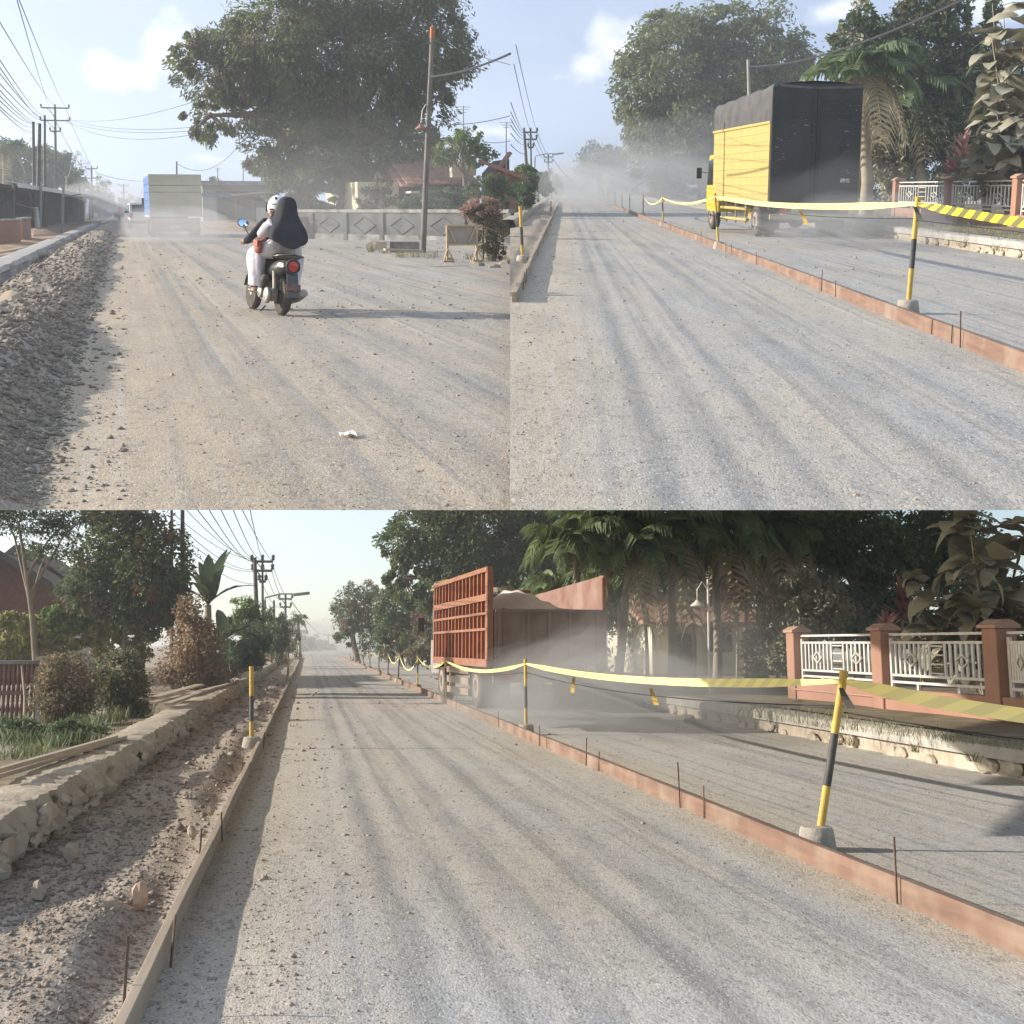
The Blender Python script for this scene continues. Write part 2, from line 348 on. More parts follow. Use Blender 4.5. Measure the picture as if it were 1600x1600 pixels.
l_pink = leaf_mat('pinkish_leaf', (0.27, 0.16, 0.135), (0.36, 0.24, 0.19), dust=.35)
l_cord = leaf_mat('dark_red_leaf', (0.13, 0.045, 0.045), (0.22, 0.09, 0.08), dust=.35)
l_palm = leaf_mat('palm_leaf', (0.07, 0.12, 0.038), (0.14, 0.19, 0.062), dust=.22)
l_palmdry = leaf_mat('dry_palm_leaf', (0.22, 0.18, 0.10), (0.32, 0.26, 0.16), dust=.4)
l_banana = leaf_mat('banana_leaf', (0.045, 0.075, 0.045), (0.08, 0.115, 0.06), dust=.12, trans=.3)
l_big = leaf_mat('big_dusty_leaf', (0.10, 0.10, 0.05), (0.17, 0.15, 0.08), dust=.8, trans=.2, rough=.7, dustc=(0.46, 0.42, 0.32))
l_grass = leaf_mat('weed_blade', (0.13, 0.14, 0.05), (0.24, 0.21, 0.10), dust=.5)
l_haze = leaf_mat('far_leaf', (0.07, 0.10, 0.048), (0.125, 0.15, 0.07), dust=.25)
m_dustvol = volume_mat('dust_air', (0.86, 0.83, 0.78), 0.12, 0.2)
m_dustfaint = volume_mat('faint_dust_air', (0.87, 0.85, 0.80), 0.011, 0.2)
m_dustthin = volume_mat('thin_dust_air', (0.87, 0.85, 0.80), 0.020, 0.2)

# ------------------------------------------------------------------ growing things
def leaf_cloud(name, P, N, size, aspect, rs, fold=0.25, drop=0.35):
    """P centres (n,3), N outward (n,3): one folded kite per leaf"""
    n = len(P)
    d = N + rs.normal(0, 0.75, (n, 3)); d[:, 2] -= drop
    d /= np.linalg.norm(d, axis=1)[:, None] + 1e-9
    r = rs.normal(0, 1, (n, 3)); s = np.cross(d, r); s /= np.linalg.norm(s, axis=1)[:, None] + 1e-9
    u = np.cross(s, d)
    L = size * rs.uniform(0.6, 1.35, n)[:, None]; W = L / aspect
    b = P - d * L * 0.5; t = P + d * L * 0.5
    V = np.stack([b, P + s * W * 0.5 + u * W * fold, t, P - s * W * 0.5 + u * W * fold], 1).reshape(-1, 3)
    Q = np.arange(4 * n).reshape(n, 4)
    T = np.concatenate([Q[:, [0, 1, 2]], Q[:, [0, 2, 3]]], 0)
    return np_mesh(name, V, T)
def crown_points(blobs, n, rs, clump=0.16, per=60, shell=0.72, gap=0.0):
    """blobs: (centre, radii) ellipsoids; leaves gather in clumps through them, thicker towards the outside"""
    vol = np.array([r[0] * r[2] + 1e-6 for c, r in blobs]); vol = vol / vol.sum(); Ps, Ns = [], []
    for (c, r), w in zip(blobs, vol):
        m = max(4, int(n * w)); kc = max(4, m // per)
        q = rs.normal(0, 1, (kc, 3)); q /= np.linalg.norm(q, axis=1)[:, None]
        rad = np.where(rs.uniform(size=kc) < shell, rs.uniform(0.78, 1.06, kc), rs.uniform(0.2, 0.8, kc))[:, None]
        cc = q * rad
        idx = rs.integers(0, kc, m); off = rs.normal(0, clump, (m, 3)); ln = np.linalg.norm(off, axis=1)[:, None] / clump; off = np.where(ln > 1.9, off * 1.9 / ln, off) * rs.uniform(0.5, 1.4, kc)[idx][:, None]
        p = cc[idx] + off
        Ps.append(np.array(c) + p * np.array(r)); Ns.append(q[idx])
    return np.concatenate(Ps), np.concatenate(Ns)
def plant(S, name, label, cat, base, blobs, n, leaf_px, lm, trunk=0.0, bark=None, aspect=2.2, drop=0.35, clump=0.16, per=60, deep=0.8,
          group=None, seed=1, Y=None, crown='crown', stem='trunk', limbs=True, shell=.72, z0=0.0, extra=None):
    """base: pixel of its foot; blobs: (px, py, rx, ry) of the crown; all turned into metres at its own distance"""
    rs = np.random.default_rng(seed)
    if Y is None: g = S.g(base[0], base[1], z0)
    else: g = S.at(base[0], base[1], Y)
    Y = g.y; s = S.m(Y) * 1.02
    t = thing(name, label, cat, S, g, 0, group)
    bl = []
    for b in blobs:
        c = S.at(b[0], b[1], Y) - g; rx, rz = b[2] * s, b[3] * s; ry = (rx + rz) / 2 * deep
        c.y += rs.uniform(-0.35, 0.35) * ry
        bl.append((tuple(c), (rx, ry, rz)))
    P, N = crown_points(bl, n, rs, clump, per, shell)
    link(leaf_cloud(crown, P, N, leaf_px * s, aspect, rs, drop=drop), crown, lm, t)
    if extra:
        lm2, n2, k2 = extra; P, N = crown_points(bl[:k2], n2, rs, clump, per, .95)
        link(leaf_cloud('young_leaves', P, N, leaf_px * s, aspect, rs, drop=drop), 'young_leaves', lm2, t)
    if trunk:
        r = trunk * s; mb = MB(); top = Vector(bl[0][0]); bb = Vector((0, 0, -0.15))
        mid = (bb * 0.55 + top * 0.45) + Vector((rs.uniform(-1, 1) * r, rs.uniform(-1, 1) * r, 0))
        mb.tube([bb, bb + (mid - bb) * 0.12, mid, top], [r * 1.35, r, r * 0.8, r * 0.3], 9)
        if limbs:
            for c, rr in bl[1:]:
                c = Vector(c); st = mid + (top - mid) * rs.uniform(0.0, 0.5); q = st + (c - st) * 0.55 + Vector((0, 0, 0.12 * (c - st).length))
                mb.tube([st, q, c], [r * 0.5, r * 0.3, r * 0.1], 6)
            for c, rr in bl:
                c = Vector(c)
                for j in range(4):
                    e = c + Vector([rs.uniform(-.85, .85) * x for x in rr]); mb.tube([c, (c + e) / 2 + Vector((0, 0, .06)), e], [r * .16, r * .1, r * .04], 5)
        mb.build(stem, bark or m_bark, t, smooth=60)
    return t
def frond_mesh(name, L, leaflet, n=26, droop=0.9, wid=0.05, rs=None, up=0.55, lift=0.0):
    """a pinnate palm frond starting at the origin, growing along +x and arching down"""
    rs = rs or np.random.default_rng(3); mb = MB(); pts = []
    for i in range(9):
        t = i / 8; pts.append(Vector((L * t * (1 - 0.18 * t * droop), 0, L * (up * t - droop * 0.75 * t * t) + lift)))
    mb.tube(pts, [0.02 * L * (1 - 0.8 * i / 8) * 0.6 + 0.004 for i in range(9)], 5)
    def on(t):
        x = t * 8; i = min(int(x), 7); f = x - i; return pts[i].lerp(pts[i + 1], f), (pts[i + 1] - pts[i]).normalized()
    for i in range(n):
        t = 0.14 + 0.86 * i / (n - 1); p, d = on(t); l = leaflet * (0.55 + 1.2 * t * (1.15 - t)) * rs.uniform(.85, 1.1)
        for sd in (-1, 1):
            o = (Vector((0, sd, 0)) * 0.8 + d * 0.55).normalized()
            a = p; b = p + o * l * 0.5 + Vector((0, 0, 0.08 * l)); c = p + o * l * 0.92 + Vector((rs.uniform(-.05, .05) * l, 0, -l * rs.uniform(.3, .6)))
            w = d * wid * l
            mb.add([a - w * .5, a + w * .5, b + w, b - w, c], [(0, 1, 2, 3), (3, 2, 4)])
    return mb.mesh(name)
def palm(S, name, label, base, head, n, L_px, group=None, seed=1, trunk=5, lm=None, Y=None, dry=3, leaflet=.42, cat='palm'):
    rs = np.random.default_rng(seed); g = S.g(*base) if Y is None else S.at(base[0], base[1], Y); s = S.m(g.y); t = thing(name, label, cat, S, g, 0, group)
    h = S.at(head[0], head[1], g.y) - g; r = trunk * s
    MB().tube([(0, 0, -.2), h * .3 + Vector((r * .4, 0, 0)), h * .7, h], [r * 1.3, r, r * .9, r * .8], 10).build('trunk', m_dirtbark, t, smooth=60)
    L = L_px * s; mesh = [frond_mesh('frond', L, L * leaflet, 20, dr, .095, rs, u) for dr, u in ((.8, .75), (1.15, .6), (1.3, .95))]
    dm = frond_mesh('dry_frond', L * .9, L * leaflet, 18, 1.9, .085, rs, .25)
    for me in mesh: me.materials.append(lm or l_palm)
    dm.materials.append(l_palmdry)
    for i in range(n):
        me = dm if i < dry else mesh[i % 3]
        a = 2.399 * i + rs.uniform(-.2, .2); el = rs.uniform(-.15, .25) if i < dry else rs.uniform(-.1, .55)
        link(me, 'frond', None, t, loc=h, rot=Matrix.Rotation(a, 4, 'Z') @ Matrix.Rotation(-el, 4, 'Y'))
    return t
def blade_mesh(name, L, W, droop, seg=7, fold=.25, tip=1.0, base=.25, wave=0.0):
    """a strap or paddle shaped leaf along +x with a folded midrib"""
    mb = MB(); rows = []
    for i in range(seg + 1):
        t = i / seg; w = W / 2 * max(.02, (math.sin(math.pi * min(1, (base + (1 - base) * t))) ** .7 if t > 0 else base * .6)); w = w if i < seg else W * .02
        z = L * (.35 * t - droop * t * t); x = L * t * (1 - .25 * droop * t)
        rows.append([Vector((x, -w, z + w * fold + wave * W * math.sin(i * 2.1))), Vector((x, 0, z)), Vector((x, w, z + w * fold - wave * W * math.sin(i * 1.7)))])
    return mb.sheet(rows).mesh(name, 80)
def rosette(S, name, label, cat, base, head, n, L_px, W_px, lm, droop=.5, seed=1, trunk=2.0, group=None, el=(.2, 1.2), Y=None, wave=0, piece='leaf', bark=None, spread=0.0, fold=.25):
    rs = np.random.default_rng(seed); g = S.g(*base) if Y is None else S.at(base[0], base[1], Y); s = S.m(g.y); t = thing(name, label, cat, S, g, 0, group)
    h = S.at(head[0], head[1], g.y) - g
    MB().tube([(0, 0, -.1), h * .5, h], [trunk * s * 1.3, trunk * s, trunk * s * .7], 8).build('stem', bark or m_dirtbark, t, smooth=60)
    ms = [blade_mesh(piece, L_px * s * q, W_px * s * q, droop * w, 7, fold, wave=wave) for q, w in ((1, 1), (.85, 1.4), (1.1, .6))]
    for me in ms: me.materials.append(lm)
    for i in range(n):
        a = 2.399 * i + rs.uniform(-.3, .3); e = rs.uniform(*el)
        o = h * rs.uniform(1 - spread, 1)
        link(ms[i % 3], piece, None, t, loc=o, rot=Matrix.Rotation(a, 4, 'Z') @ Matrix.Rotation(-e, 4, 'Y'))
    return t
def weeds(S, name, label, spots, n, h_px, lm, seed=1):
    """thin blades in tufts over ground spots (px, py, spread px)"""
    rs = np.random.default_rng(seed); V, T = [], []
    for (px, py, sp, z) in spots:
        g = S.g(px, py, z); s = S.m(g.y)
        for i in range(n):
            p = g + Vector((rs.normal(0, sp * s * .5), rs.normal(0, sp * s * 1.2), 0)); h = h_px * s * rs.uniform(.3, 1.2)
            a = rs.uniform(0, 6.28); w = Vector((math.cos(a), math.sin(a), 0)) * h * .035; tip = p + Vector((rs.normal(0, .35) * h, rs.normal(0, .35) * h, h))
            k0 = len(V); V += [p - w, p + w, tip.lerp(p, .45) + w + Vector((0, 0, .1 * h)), tip]; T += [(k0, k0 + 1, k0 + 2), (k0, k0 + 2, k0 + 3)]
    return tag(link(np_mesh(name, np.array([tuple(v) for v in V]), np.array(T)), name, lm, S=S), label, 'weeds', kind='stuff')
STONE = np.array([(1, 0, 0), (-1, 0, 0), (0, 1, 0), (0, -1, 0), (0, 0, 1), (0, 0, -1)], float)
STF = np.array([(0, 2, 4), (2, 1, 4), (1, 3, 4), (3, 0, 4), (2, 0, 5), (1, 2, 5), (3, 1, 5), (0, 3, 5)])
def stones(S, name, label, P, size, m, seed, cat='gravel'):
    rs = np.random.default_rng(seed); n = len(P)
    V = STONE[None] * rs.uniform(.5, 1.25, (n, 6, 1)) + rs.normal(0, .18, (n, 6, 3))
    V *= (np.asarray(size).reshape(-1, 1) * np.ones((n, 1)))[:, None, :] * np.array([1, 1.1, .7])
    a = rs.uniform(0, 6.28, n); c, s_ = np.cos(a)[:, None], np.sin(a)[:, None]
    X = V[..., 0] * c - V[..., 1] * s_; Yv = V[..., 0] * s_ + V[..., 1] * c
    V = np.stack([X, Yv, V[..., 2]], -1) + P[:, None, :]
    T = (STF[None] + 6 * np.arange(n)[:, None, None]).reshape(-1, 3)
    return tag(link(np_mesh(name, V.reshape(-1, 3), T), name, m, S=S), label, cat, kind='stuff')
def boulder(name, r, m, seed, parent=None, S=None, loc=(0, 0, 0), sq=(1, 1, .75)):
    rs = np.random.default_rng(seed); mb = MB(); rows, cols = 6, 8; g = []; ax = [(Vector(rs.normal(0, 1, 3)).normalized(), rs.uniform(.72, 1.0)) for _ in range(9)]
    for i in range(rows + 1):
        th = math.pi * i / rows; row = []
        for j in range(cols):
            ph = 2 * math.pi * j / cols; dv = Vector((math.sin(th) * math.cos(ph), math.sin(th) * math.sin(ph), math.cos(th)))
            k_ = r * min([1.25] + [h_ / max(.05, dv.dot(a_)) for a_, h_ in ax if dv.dot(a_) > .05]) * (1 + (rs.uniform(-.05, .05) if 0 < i < rows else 0))     # broken faces
            row.append(Vector((k_ * math.sin(th) * math.cos(ph) * sq[0], k_ * math.sin(th) * math.sin(ph) * sq[1], k_ * math.cos(th) * sq[2])))
        row.append(row[0]); g.append(row)
    mb.sheet(g); return mb.build(name, m, parent, S, loc=loc)
def grid_pixels(S, cols, rows, zfun, name, m):
    """terrain sheet, tessellated more finely near the viewer"""
    dx = np.array([[S.d(c, r) for c in cols] for r in rows]); d = dx.reshape(len(rows), len(cols), 3)
    t = -H / d[..., 2]; X, Yv = d[..., 0] * t, d[..., 1] * t
    Z = zfun(X, Yv); V = np.stack([X, Yv, Z], -1).reshape(-1, 3); nr, nc = len(rows), len(cols)
    i = np.arange(nr - 1)[:, None] * nc + np.arange(nc - 1)[None]
    Q = np.stack([i, i + nc, i + nc + 1, i + 1], -1).reshape(-1, 4)
    return tag(link(np_mesh(name, V, Q, True), name, m, S=S), kind='structure')
def wire(S, a, b, sag=0.3, r=0.012, label='', group=None, name='overhead_cable', n=14, cat='cable', m=None):
    p, q = S.at(*a), S.at(*b); pts = []
    for i in range(n + 1):
        t = i / n; v = p.lerp(q, t) - Vector((0, 0, sag * 4 * t * (1 - t))) - p; pts.append(v)
    o = MB().tube(pts, r, 5).build(name, m or m_wire, S=S, smooth=60, loc=p)
    return tag(o, label, cat, group)
def dust_cloud(S, px, py, Y, rx, ry, rz, m, label, seed=1):
    """a drifting bank of dust: a closed lumpy volume"""
    rs = np.random.default_rng(seed); c = S.at(px, py, Y); mb = MB(); rows, cols = 10, 16; g = []
    for i in range(rows + 1):
        th = math.pi * i / rows; row = []
        for j in range(cols):
            ph = 2 * math.pi * j / cols; q = 1 + .16 * math.sin(2 * ph + seed) * math.sin(2 * th + 1) + .1 * math.sin(5 * ph + 3 * th + seed * 2)
            row.append(Vector((rx * q * math.sin(th) * math.cos(ph), ry * q * math.sin(th) * math.sin(ph), max(-c.z + 0.02, rz * q * math.cos(th)))))
        row.append(row[0]); g.append(row)
    # close poles and seam properly
    V = [r_ for row in g for r_ in row[:-1]]; n = cols
    Fs = [(i * n + j, (i + 1) * n + j, (i + 1) * n + (j + 1) % n, i * n + (j + 1) % n) for i in range(1, rows - 1) for j in range(n)]
    V = V[:1] + V[n:rows * n] + V[rows * n:rows * n + 1]; L_ = len(V) - 1
    Fs = [tuple(1 + q - n for q in f) for f in Fs] + [(0, 1 + j, 1 + (j + 1) % n) for j in range(n)] + [(L_, L_ - n + (j + 1) % n, L_ - n + j) for j in range(n)]
    mb.add(V, Fs); o = mb.build('dust_cloud', m, S=S, loc=c)
    return tag(o, label, 'dust', kind='stuff')
ORD = ['nearest', 'second', 'third', 'fourth', 'fifth', 'sixth', 'seventh', 'eighth', 'ninth', 'tenth', 'eleventh', 'twelfth', 'thirteenth', 'fourteenth']
# ------------------------------------------------------------------ ground sheets
def rays_np(S, cols, rows):
    c, r = np.meshgrid(np.asarray(cols, float), np.asarray(rows, float))
    v = np.stack([(c - CX) / F, np.ones_like(c), -(r - PY) / F], -1)
    K = np.array(S.Ri @ Matrix.Rotation(PITCH, 3, 'X')); return v @ K.T
def terrain(S, cols, rows, zfun, name, m):
    d = rays_np(S, cols, rows); t = -H / d[..., 2]; X, Yv = d[..., 0] * t, d[..., 1] * t; Z = zfun(X, Yv)
    for _ in range(12):                                  # the near rim follows one straight cut
        t[-1] = .5 * t[-1] + .5 * (Z[-1] - H) / d[-1, :, 2]; X, Yv = d[..., 0] * t, d[..., 1] * t; Z = zfun(X, Yv)
    V = np.stack([X, Yv, Z], -1).reshape(-1, 3); nr, nc = len(rows), len(cols)
    i = np.arange(nr - 1)[:, None] * nc + np.arange(nc - 1)[None]
    Q = np.stack([i, i + nc, i + nc + 1, i + 1], -1).reshape(-1, 4)
    return tag(link(np_mesh(name, V, Q, True), name, m, S=S), kind='structure')
def z_A(x, y):
    z = .012 * fbm(x * 2.2, y * .7, 3) + .02 * fbm(x * .9, y * .12, 5)
    heap = sstep(-2.15, -1.55, x) * (1 - sstep(-1.0, -.38, x + .18 * fbm(y * .35, y * 0, 9)))
    z = z + heap * (.25 + .14 * fbm(x * .9, y * .3, 11)) + heap * .05 * fbm(x * 6, y * 4, 12)
    z = z + sstep(-2.7, -2.95, x) * (-.28 + .5 * sstep(-3.3, -4.6, x) + .12 * fbm(x, y * .4, 14))
    return z + sstep(9, 12, x) * .12 * (1 + fbm(x * .5, y * .15, 15)) * sstep(20, 26, y)
def z_B(x, y):
    z = .012 * fbm(x * 2.2, y * .7, 23) + .015 * fbm(x * .9, y * .12, 25)
    heap = sstep(-1.8, -1.4, x) * (1 - sstep(-.95, -.68, x)); z = z + heap * (.07 + .06 * fbm(x, y * .3, 27))
    z = z + sstep(-2.2, -2.5, x) * (-.15 + .25 * sstep(-2.8, -3.6, x))
    return z + sstep(8.62, 8.78, x) * .3
def z_C(x, y):
    z = .010 * fbm(x * 2.2, y * .7, 33) + .015 * fbm(x * .9, y * .12, 35)
    heap = sstep(-1.8, -1.35, x) * (1 - sstep(-.92, -.68, x)); z = z + heap * (.055 + .075 * fbm(x * 1.1, y * .5, 37)) + heap * .02 * fbm(x * 7, y * 4, 38)
    z = z + .03 * sstep(-1.4, -1.75, x)
    z = z + sstep(-2.15, -2.35, x) * (-.34 + .36 * sstep(-2.7, -3.4, x) + .06 * fbm(x * 2, y, 39))
    return z + sstep(6.95, 7.1, x) * .3
dys = lambda a, b, n: np.geomspace(a, b, n)
terrain(A, np.linspace(-14, 797, 190), 328 + dys(4.5, 797 - 328, 230), z_A, 'road_surface', g_A)
terrain(B, np.linspace(797, 2080, 290), 293 + dys(4.5, 797 - 293, 230), z_B, 'road_surface', g_B)
terrain(C, np.linspace(-330, 1950, 430), 1005 + dys(4.0, 900, 280), z_C, 'road_surface', g_C)
def sow(S, zf, n, pxr, dyr, vpy, seed, size_px, dens=None, pw=1.0):
    """loose stones: thick near the viewer, thinning away"""
    rs = np.random.default_rng(seed); px = rs.uniform(*pxr, n); dy = dyr[0] + (dyr[1] - dyr[0]) * rs.uniform(0, 1, n) ** pw
    c = np.stack([(px - CX) / F, np.ones(n), -(vpy + dy - PY) / F], -1); d = c @ np.array(S.Ri @ Matrix.Rotation(PITCH, 3, 'X')).T
    t = -H / d[:, 2]; X, Yv = d[:, 0] * t, d[:, 1] * t
    keep = np.ones(n, bool) if dens is None else rs.uniform(size=n) < dens(X, Yv)
    X, Yv = X[keep], Yv[keep]; s = Yv / F * rs.gamma(2.2, size_px / 2.2, len(X)); s = np.clip(s, .002, .07)
    return np.stack([X, Yv, zf(X, Yv) + s * .15], -1), s
band = lambda a, b, e=.15: (lambda x: sstep(a - e, a + e, x) * (1 - sstep(b - e, b + e, x)))
P, s = sow(A, z_A, 16000, (-14, 200), (40, 466), 328, 1, 2.6, lambda x, y: band(-2.0, -.45)(x) * .9 + .05)
stones(A, 'gravel_heap', 'crushed stones heaped along the left road edge in the upper left picture', P, s, m_heap, 1)
P, s = sow(A, z_A, 9000, (-20, 797), (35, 466), 328, 2, 1.15, lambda x, y: .25 + .75 * (fbm(x * .8, y * .2, 4) > .05))
stones(A, 'loose_gravel', 'loose pebbles scattered over the road in the upper left picture', P, s, m_stone2, 2)
P, s = sow(B, z_B, 9000, (800, 1600), (50, 500), 293, 3, 1.0, lambda x, y: .25 + .75 * band(-.6, .3, .3)(x) + .3 * (fbm(x * .8, y * .2, 6) > .1))
stones(B, 'loose_gravel', 'loose pebbles scattered over the road in the upper right picture', P, s, m_stone2, 3)
P, s = sow(C, z_C, 24000, (-60, 520), (60, 760), 1005, 5, 2.2, lambda x, y: band(-1.75, -.66, .06)(x))
stones(C, 'gravel_heap', 'crushed stones and rubble between the stone kerb and left board in the lower picture', P, s, m_heap, 5)
P, s = sow(C, z_C, 14000, (100, 1000), (60, 600), 1005, 51, 1.5, lambda x, y: .75 * sstep(-.66, -.5, x) * (1 - sstep(-.3, .75, x)) * (.4 + .6 * (fbm(x * 1.2, y * .4, 8) > -.1)))
stones(C, 'loose_gravel', 'pale crushed stones along the right side of the left board in the lower picture', P, s, m_stone2, 51)
P, s = sow(C, z_C, 16000, (100, 1600), (45, 600), 1005, 6, .75, lambda x, y: .3 + .7 * (fbm(x * .9, y * .2, 7) > .0))
stones(C, 'loose_gravel', 'loose pebbles scattered over the road in the lower picture', P, s, m_stone, 6)
# soil and greenery floors beside the roads
def strip(S, name, x0, x1, y0, y1, z, m, label=None, nx=8, ny=40, amp=.06, seed=1, zf=None):
    xs = np.linspace(x0, x1, nx); ys = np.geomspace(max(y0, .5), y1, ny); X, Yv = np.meshgrid(xs, ys)
    Z = (zf(X, Yv) if zf else z) + amp * fbm(X * 1.3, Yv * .5, seed) + (.012 if zf else 0)
    i = np.arange(ny - 1)[:, None] * nx + np.arange(nx - 1)[None]; Q = np.stack([i, i + 1, i + nx + 1, i + nx], -1).reshape(-1, 4)
    return tag(link(np_mesh(name, np.stack([X, Yv, Z], -1).reshape(-1, 3), Q, True), name, m, S=S), kind='structure')
m_verge = mat('weedy_soil', (0.16, 0.13, 0.08), (0.27, 0.22, 0.15), 2.2, .95, .1, bump=.7, bscale=12)
strip(C, 'verge', -9, -2.45, 6.5, 300, .05, m_verge, seed=41, amp=.1, nx=20)
strip(C, 'verge', 7.1, 30, 8, 300, .33, m_verge, seed=42, nx=20, amp=.04)
strip(B, 'verge', 8.78, 24, 22, 300, .33, m_verge, seed=43, nx=16, amp=.04)
strip(B, 'verge', -2.5, -1.9, 60, 300, .12, m_verge, seed=45, nx=4)
strip(A, 'soil_bank', -5.2, -2.75, 30, 200, .1, m_soil, seed=44, amp=.14, nx=24, ny=80)

# ------------------------------------------------------------------ formwork boards, stakes, tape posts
def board_run(S, x, y0, y1, L, h, th, m, lab, cat='board', grp='', lean=0.0, seed=1, zf=None, first_y=None, where=''):
    rs = random.Random(seed); y = y0; i = 0
    while y < y1:
        l = L * rs.uniform(.85, 1.15); a, b = y + .003, min(y + l, y1) - .003
        xa, xb = x + rs.uniform(-.006, .006), x + rs.uniform(-.006, .006); mb = MB()
        n = 6; rows = []
        for sgn in (0, 1):
            pass
        pts = [(xa + (xb - xa) * t / n + .004 * math.sin(t * 1.3 + i), a + (b - a) * t / n) for t in range(n + 1)]
        V = []; 
        for (px_, py_) in pts:
            V += [(px_ - th / 2, py_, -.03), (px_ + th / 2, py_, -.03), (px_ + th / 2 + lean, py_, h), (px_ - th / 2 + lean, py_, h)]
        Fs = [(4 * t + j, 4 * t + 4 + j, 4 * t + 4 + (j + 1) % 4, 4 * t + (j + 1) % 4) for t in range(n) for j in range(4)] + [(0, 1, 2, 3), (4 * n + 3, 4 * n + 2, 4 * n + 1, 4 * n)]
        mb.add(V, Fs); o = mb.build('formwork_board', m, S=S, bev=.004)
        nm = ORD[i] if i < len(ORD) else None
        tag(o, (f'{nm} ' if nm else 'far-off ') + lab, cat, grp)
        y += l; i += 1
def stakes(S, xs, h, lab, grp, r=.006, seed=1):
    rs = random.Random(seed)
    for i, (x, y, hh) in enumerate(xs):
        o = MB().tube([(0, 0, -.1), (rs.uniform(-.02, .02), rs.uniform(-.03, .03), hh)], r, 6).build('rebar_stake', m_rebar, S=S, smooth=60, loc=(x, y, 0))
        tag(o, (f'{ORD[i]} ' if i < len(ORD) else 'far-off ') + lab, 'stake', grp)
def post(S, base, top, lab, grp, r=.028, cuts=(.33, .62), foot=True, cols=None):
    g = S.g(*base); t = S.at(top[0], top[1], g.y) - g
    o = thing('tape_post', lab, 'post', S, g, 0, grp); cols = cols or [m_yel, m_blk, m_yel]
    cs = [0.0] + list(cuts) + [1.0]
    for i in range(len(cs) - 1):
        MB().tube([t * cs[i], t * cs[i + 1]], r, 10).build('pole_section', cols[i % len(cols)], o, smooth=50)
    MB().lathe([(r * 1.12, -.012), (r * 1.12, .03)], 10, t, rot_to(t)).build('cap', m_yel, o, smooth=50)
    if foot: MB().lathe([(.125, -.04), (.122, .02), (.105, .13), (.095, .145), (.03, .15)], 14).build('cement_foot', m_cem, o, smooth=50)
    return g + t * .965
def tape(S, p, q, sag, w, lab, grp, bold=False, twist=.25, n=26, name='barrier_tape'):
    mb = MB(); L = (q - p).length; V = []; 
    d = (q - p).normalized(); sd = Vector((d.y, -d.x, 0))
    me = bpy.data.meshes.new(name); rows = []
    for i in range(n + 1):
        t = i / n; c = p.lerp(q, t) - Vector((0, 0, sag * 4 * t * (1 - t))) - p
        a = twist * math.sin(t * 9 + L) ; ww = w * (.35 + .65 * min(1, 8 * t, 8 * (1 - t)))
        o = Vector((0, 0, 1)) * math.cos(a) * ww / 2 + sd * math.sin(a) * ww / 2
        V += [c - o, c + o]
    Fs = [(2 * i, 2 * i + 2, 2 * i + 3, 2 * i + 1) for i in range(n)]
    me.from_pydata([tuple(v) for v in V], [], Fs); uv = me.uv_layers.new(name='UVMap'); k_ = 0
    for i in range(n):
        for (u, v) in ((i, 0), (i + 1, 0), (i + 1, 1), (i, 1)):
            uv.data[k_].uv = (u / n * L / .3, v); k_ += 1
    me.shade_smooth(); o = link(me, name, m_tape_bold if bold else m_tape, S=S, loc=p)
    return tag(o, lab, 'tape', grp)
def flag(S, c, L, lab, grp, dx=.05, m=None):
    me = MB(); g = []
    for i in range(6):
        t = i / 5; g.append([Vector((dx * t - .02, .02 * math.sin(3 * t), -L * t)), Vector((dx * t + .025, .03 * math.cos(3 * t), -L * t))])
    o = me.sheet(g).build('tape_end', m or m_yel, S=S, loc=c); return tag(o, lab, 'tape', grp)

def on_line(S, x, px):                                   # where the line x = const crosses column px
    lo, hi = 2.0, 400.0
    def col(y):
        v = S.R @ Vector((x, y, -H)); v.rotate(Matrix.Rotation(-PITCH, 3, 'X')); return CX + F * v.x / v.y
    up = col(lo) < col(hi)
    for _ in range(60):
        mid = (lo + hi) / 2
        if (col(mid) < px) == up: lo = mid
        else: hi = mid
    return mid
# lower picture
rbx = (C.g(1600, 1497).x + C.g(1272, 1343).x + C.g(1000, 1236).x) / 3
lbx = (C.g(205, 1600).x + C.g(322, 1350).x + C.g(432, 1112).x) / 3
board_run(C, rbx, 4.2, 130, 6.0, .125, .045, m_board, 'reddish board of the right-hand formwork in the lower picture', grp='right-hand formwork boards, lower picture', seed=2)
board_run(C, lbx, 3.6, 120, 5.2, .105, .042, m_board_grey, 'dusty board of the left-hand formwork in the lower picture', grp='left-hand formwork boards, lower picture', seed=3)
stakes(C, [(rbx - .035, on_line(C, rbx, p), h) for p, h in ((1412, .33), (1107, .24), (1070, .36), (940, .2), (920, .3), (847, .26), (783, .25), (716, .3), (683, .22), (640, .24), (622, .24))],
       .2, 'rusty rebar stake along the right-hand board in the lower picture', 'rebar stakes by the right-hand boards, lower picture', seed=4)
stakes(C, [(lbx + (.045 if i % 2 else -.045), on_line(C, lbx, p), h) for i, (p, h) in enumerate(((212, .27), (247, .2), (322, .2), (338, .19), (383, .22), (405, .2), (438, .2)))],
       .2, 'rebar stake along the left-hand board in the lower picture', 'rebar stakes by the left-hand boards, lower picture', seed=5)
posts_C = [((1277, 1328), (1318, 1055)), ((822, 1148), (821, 1033)), ((697, 1100), (696, 1030)), ((652, 1077), (653, 1026)), ((622, 1066), (624, 1022)), ((606, 1058), (607, 1022)),
           ((592, 1052), (592, 1021)), ((578, 1046), (578, 1020)), ((568, 1041), (568, 1020)), ((561, 1037), (562, 1019)), ((552, 1032), (552, 1018)), ((547, 1029), (547, 1018))]
tops = []
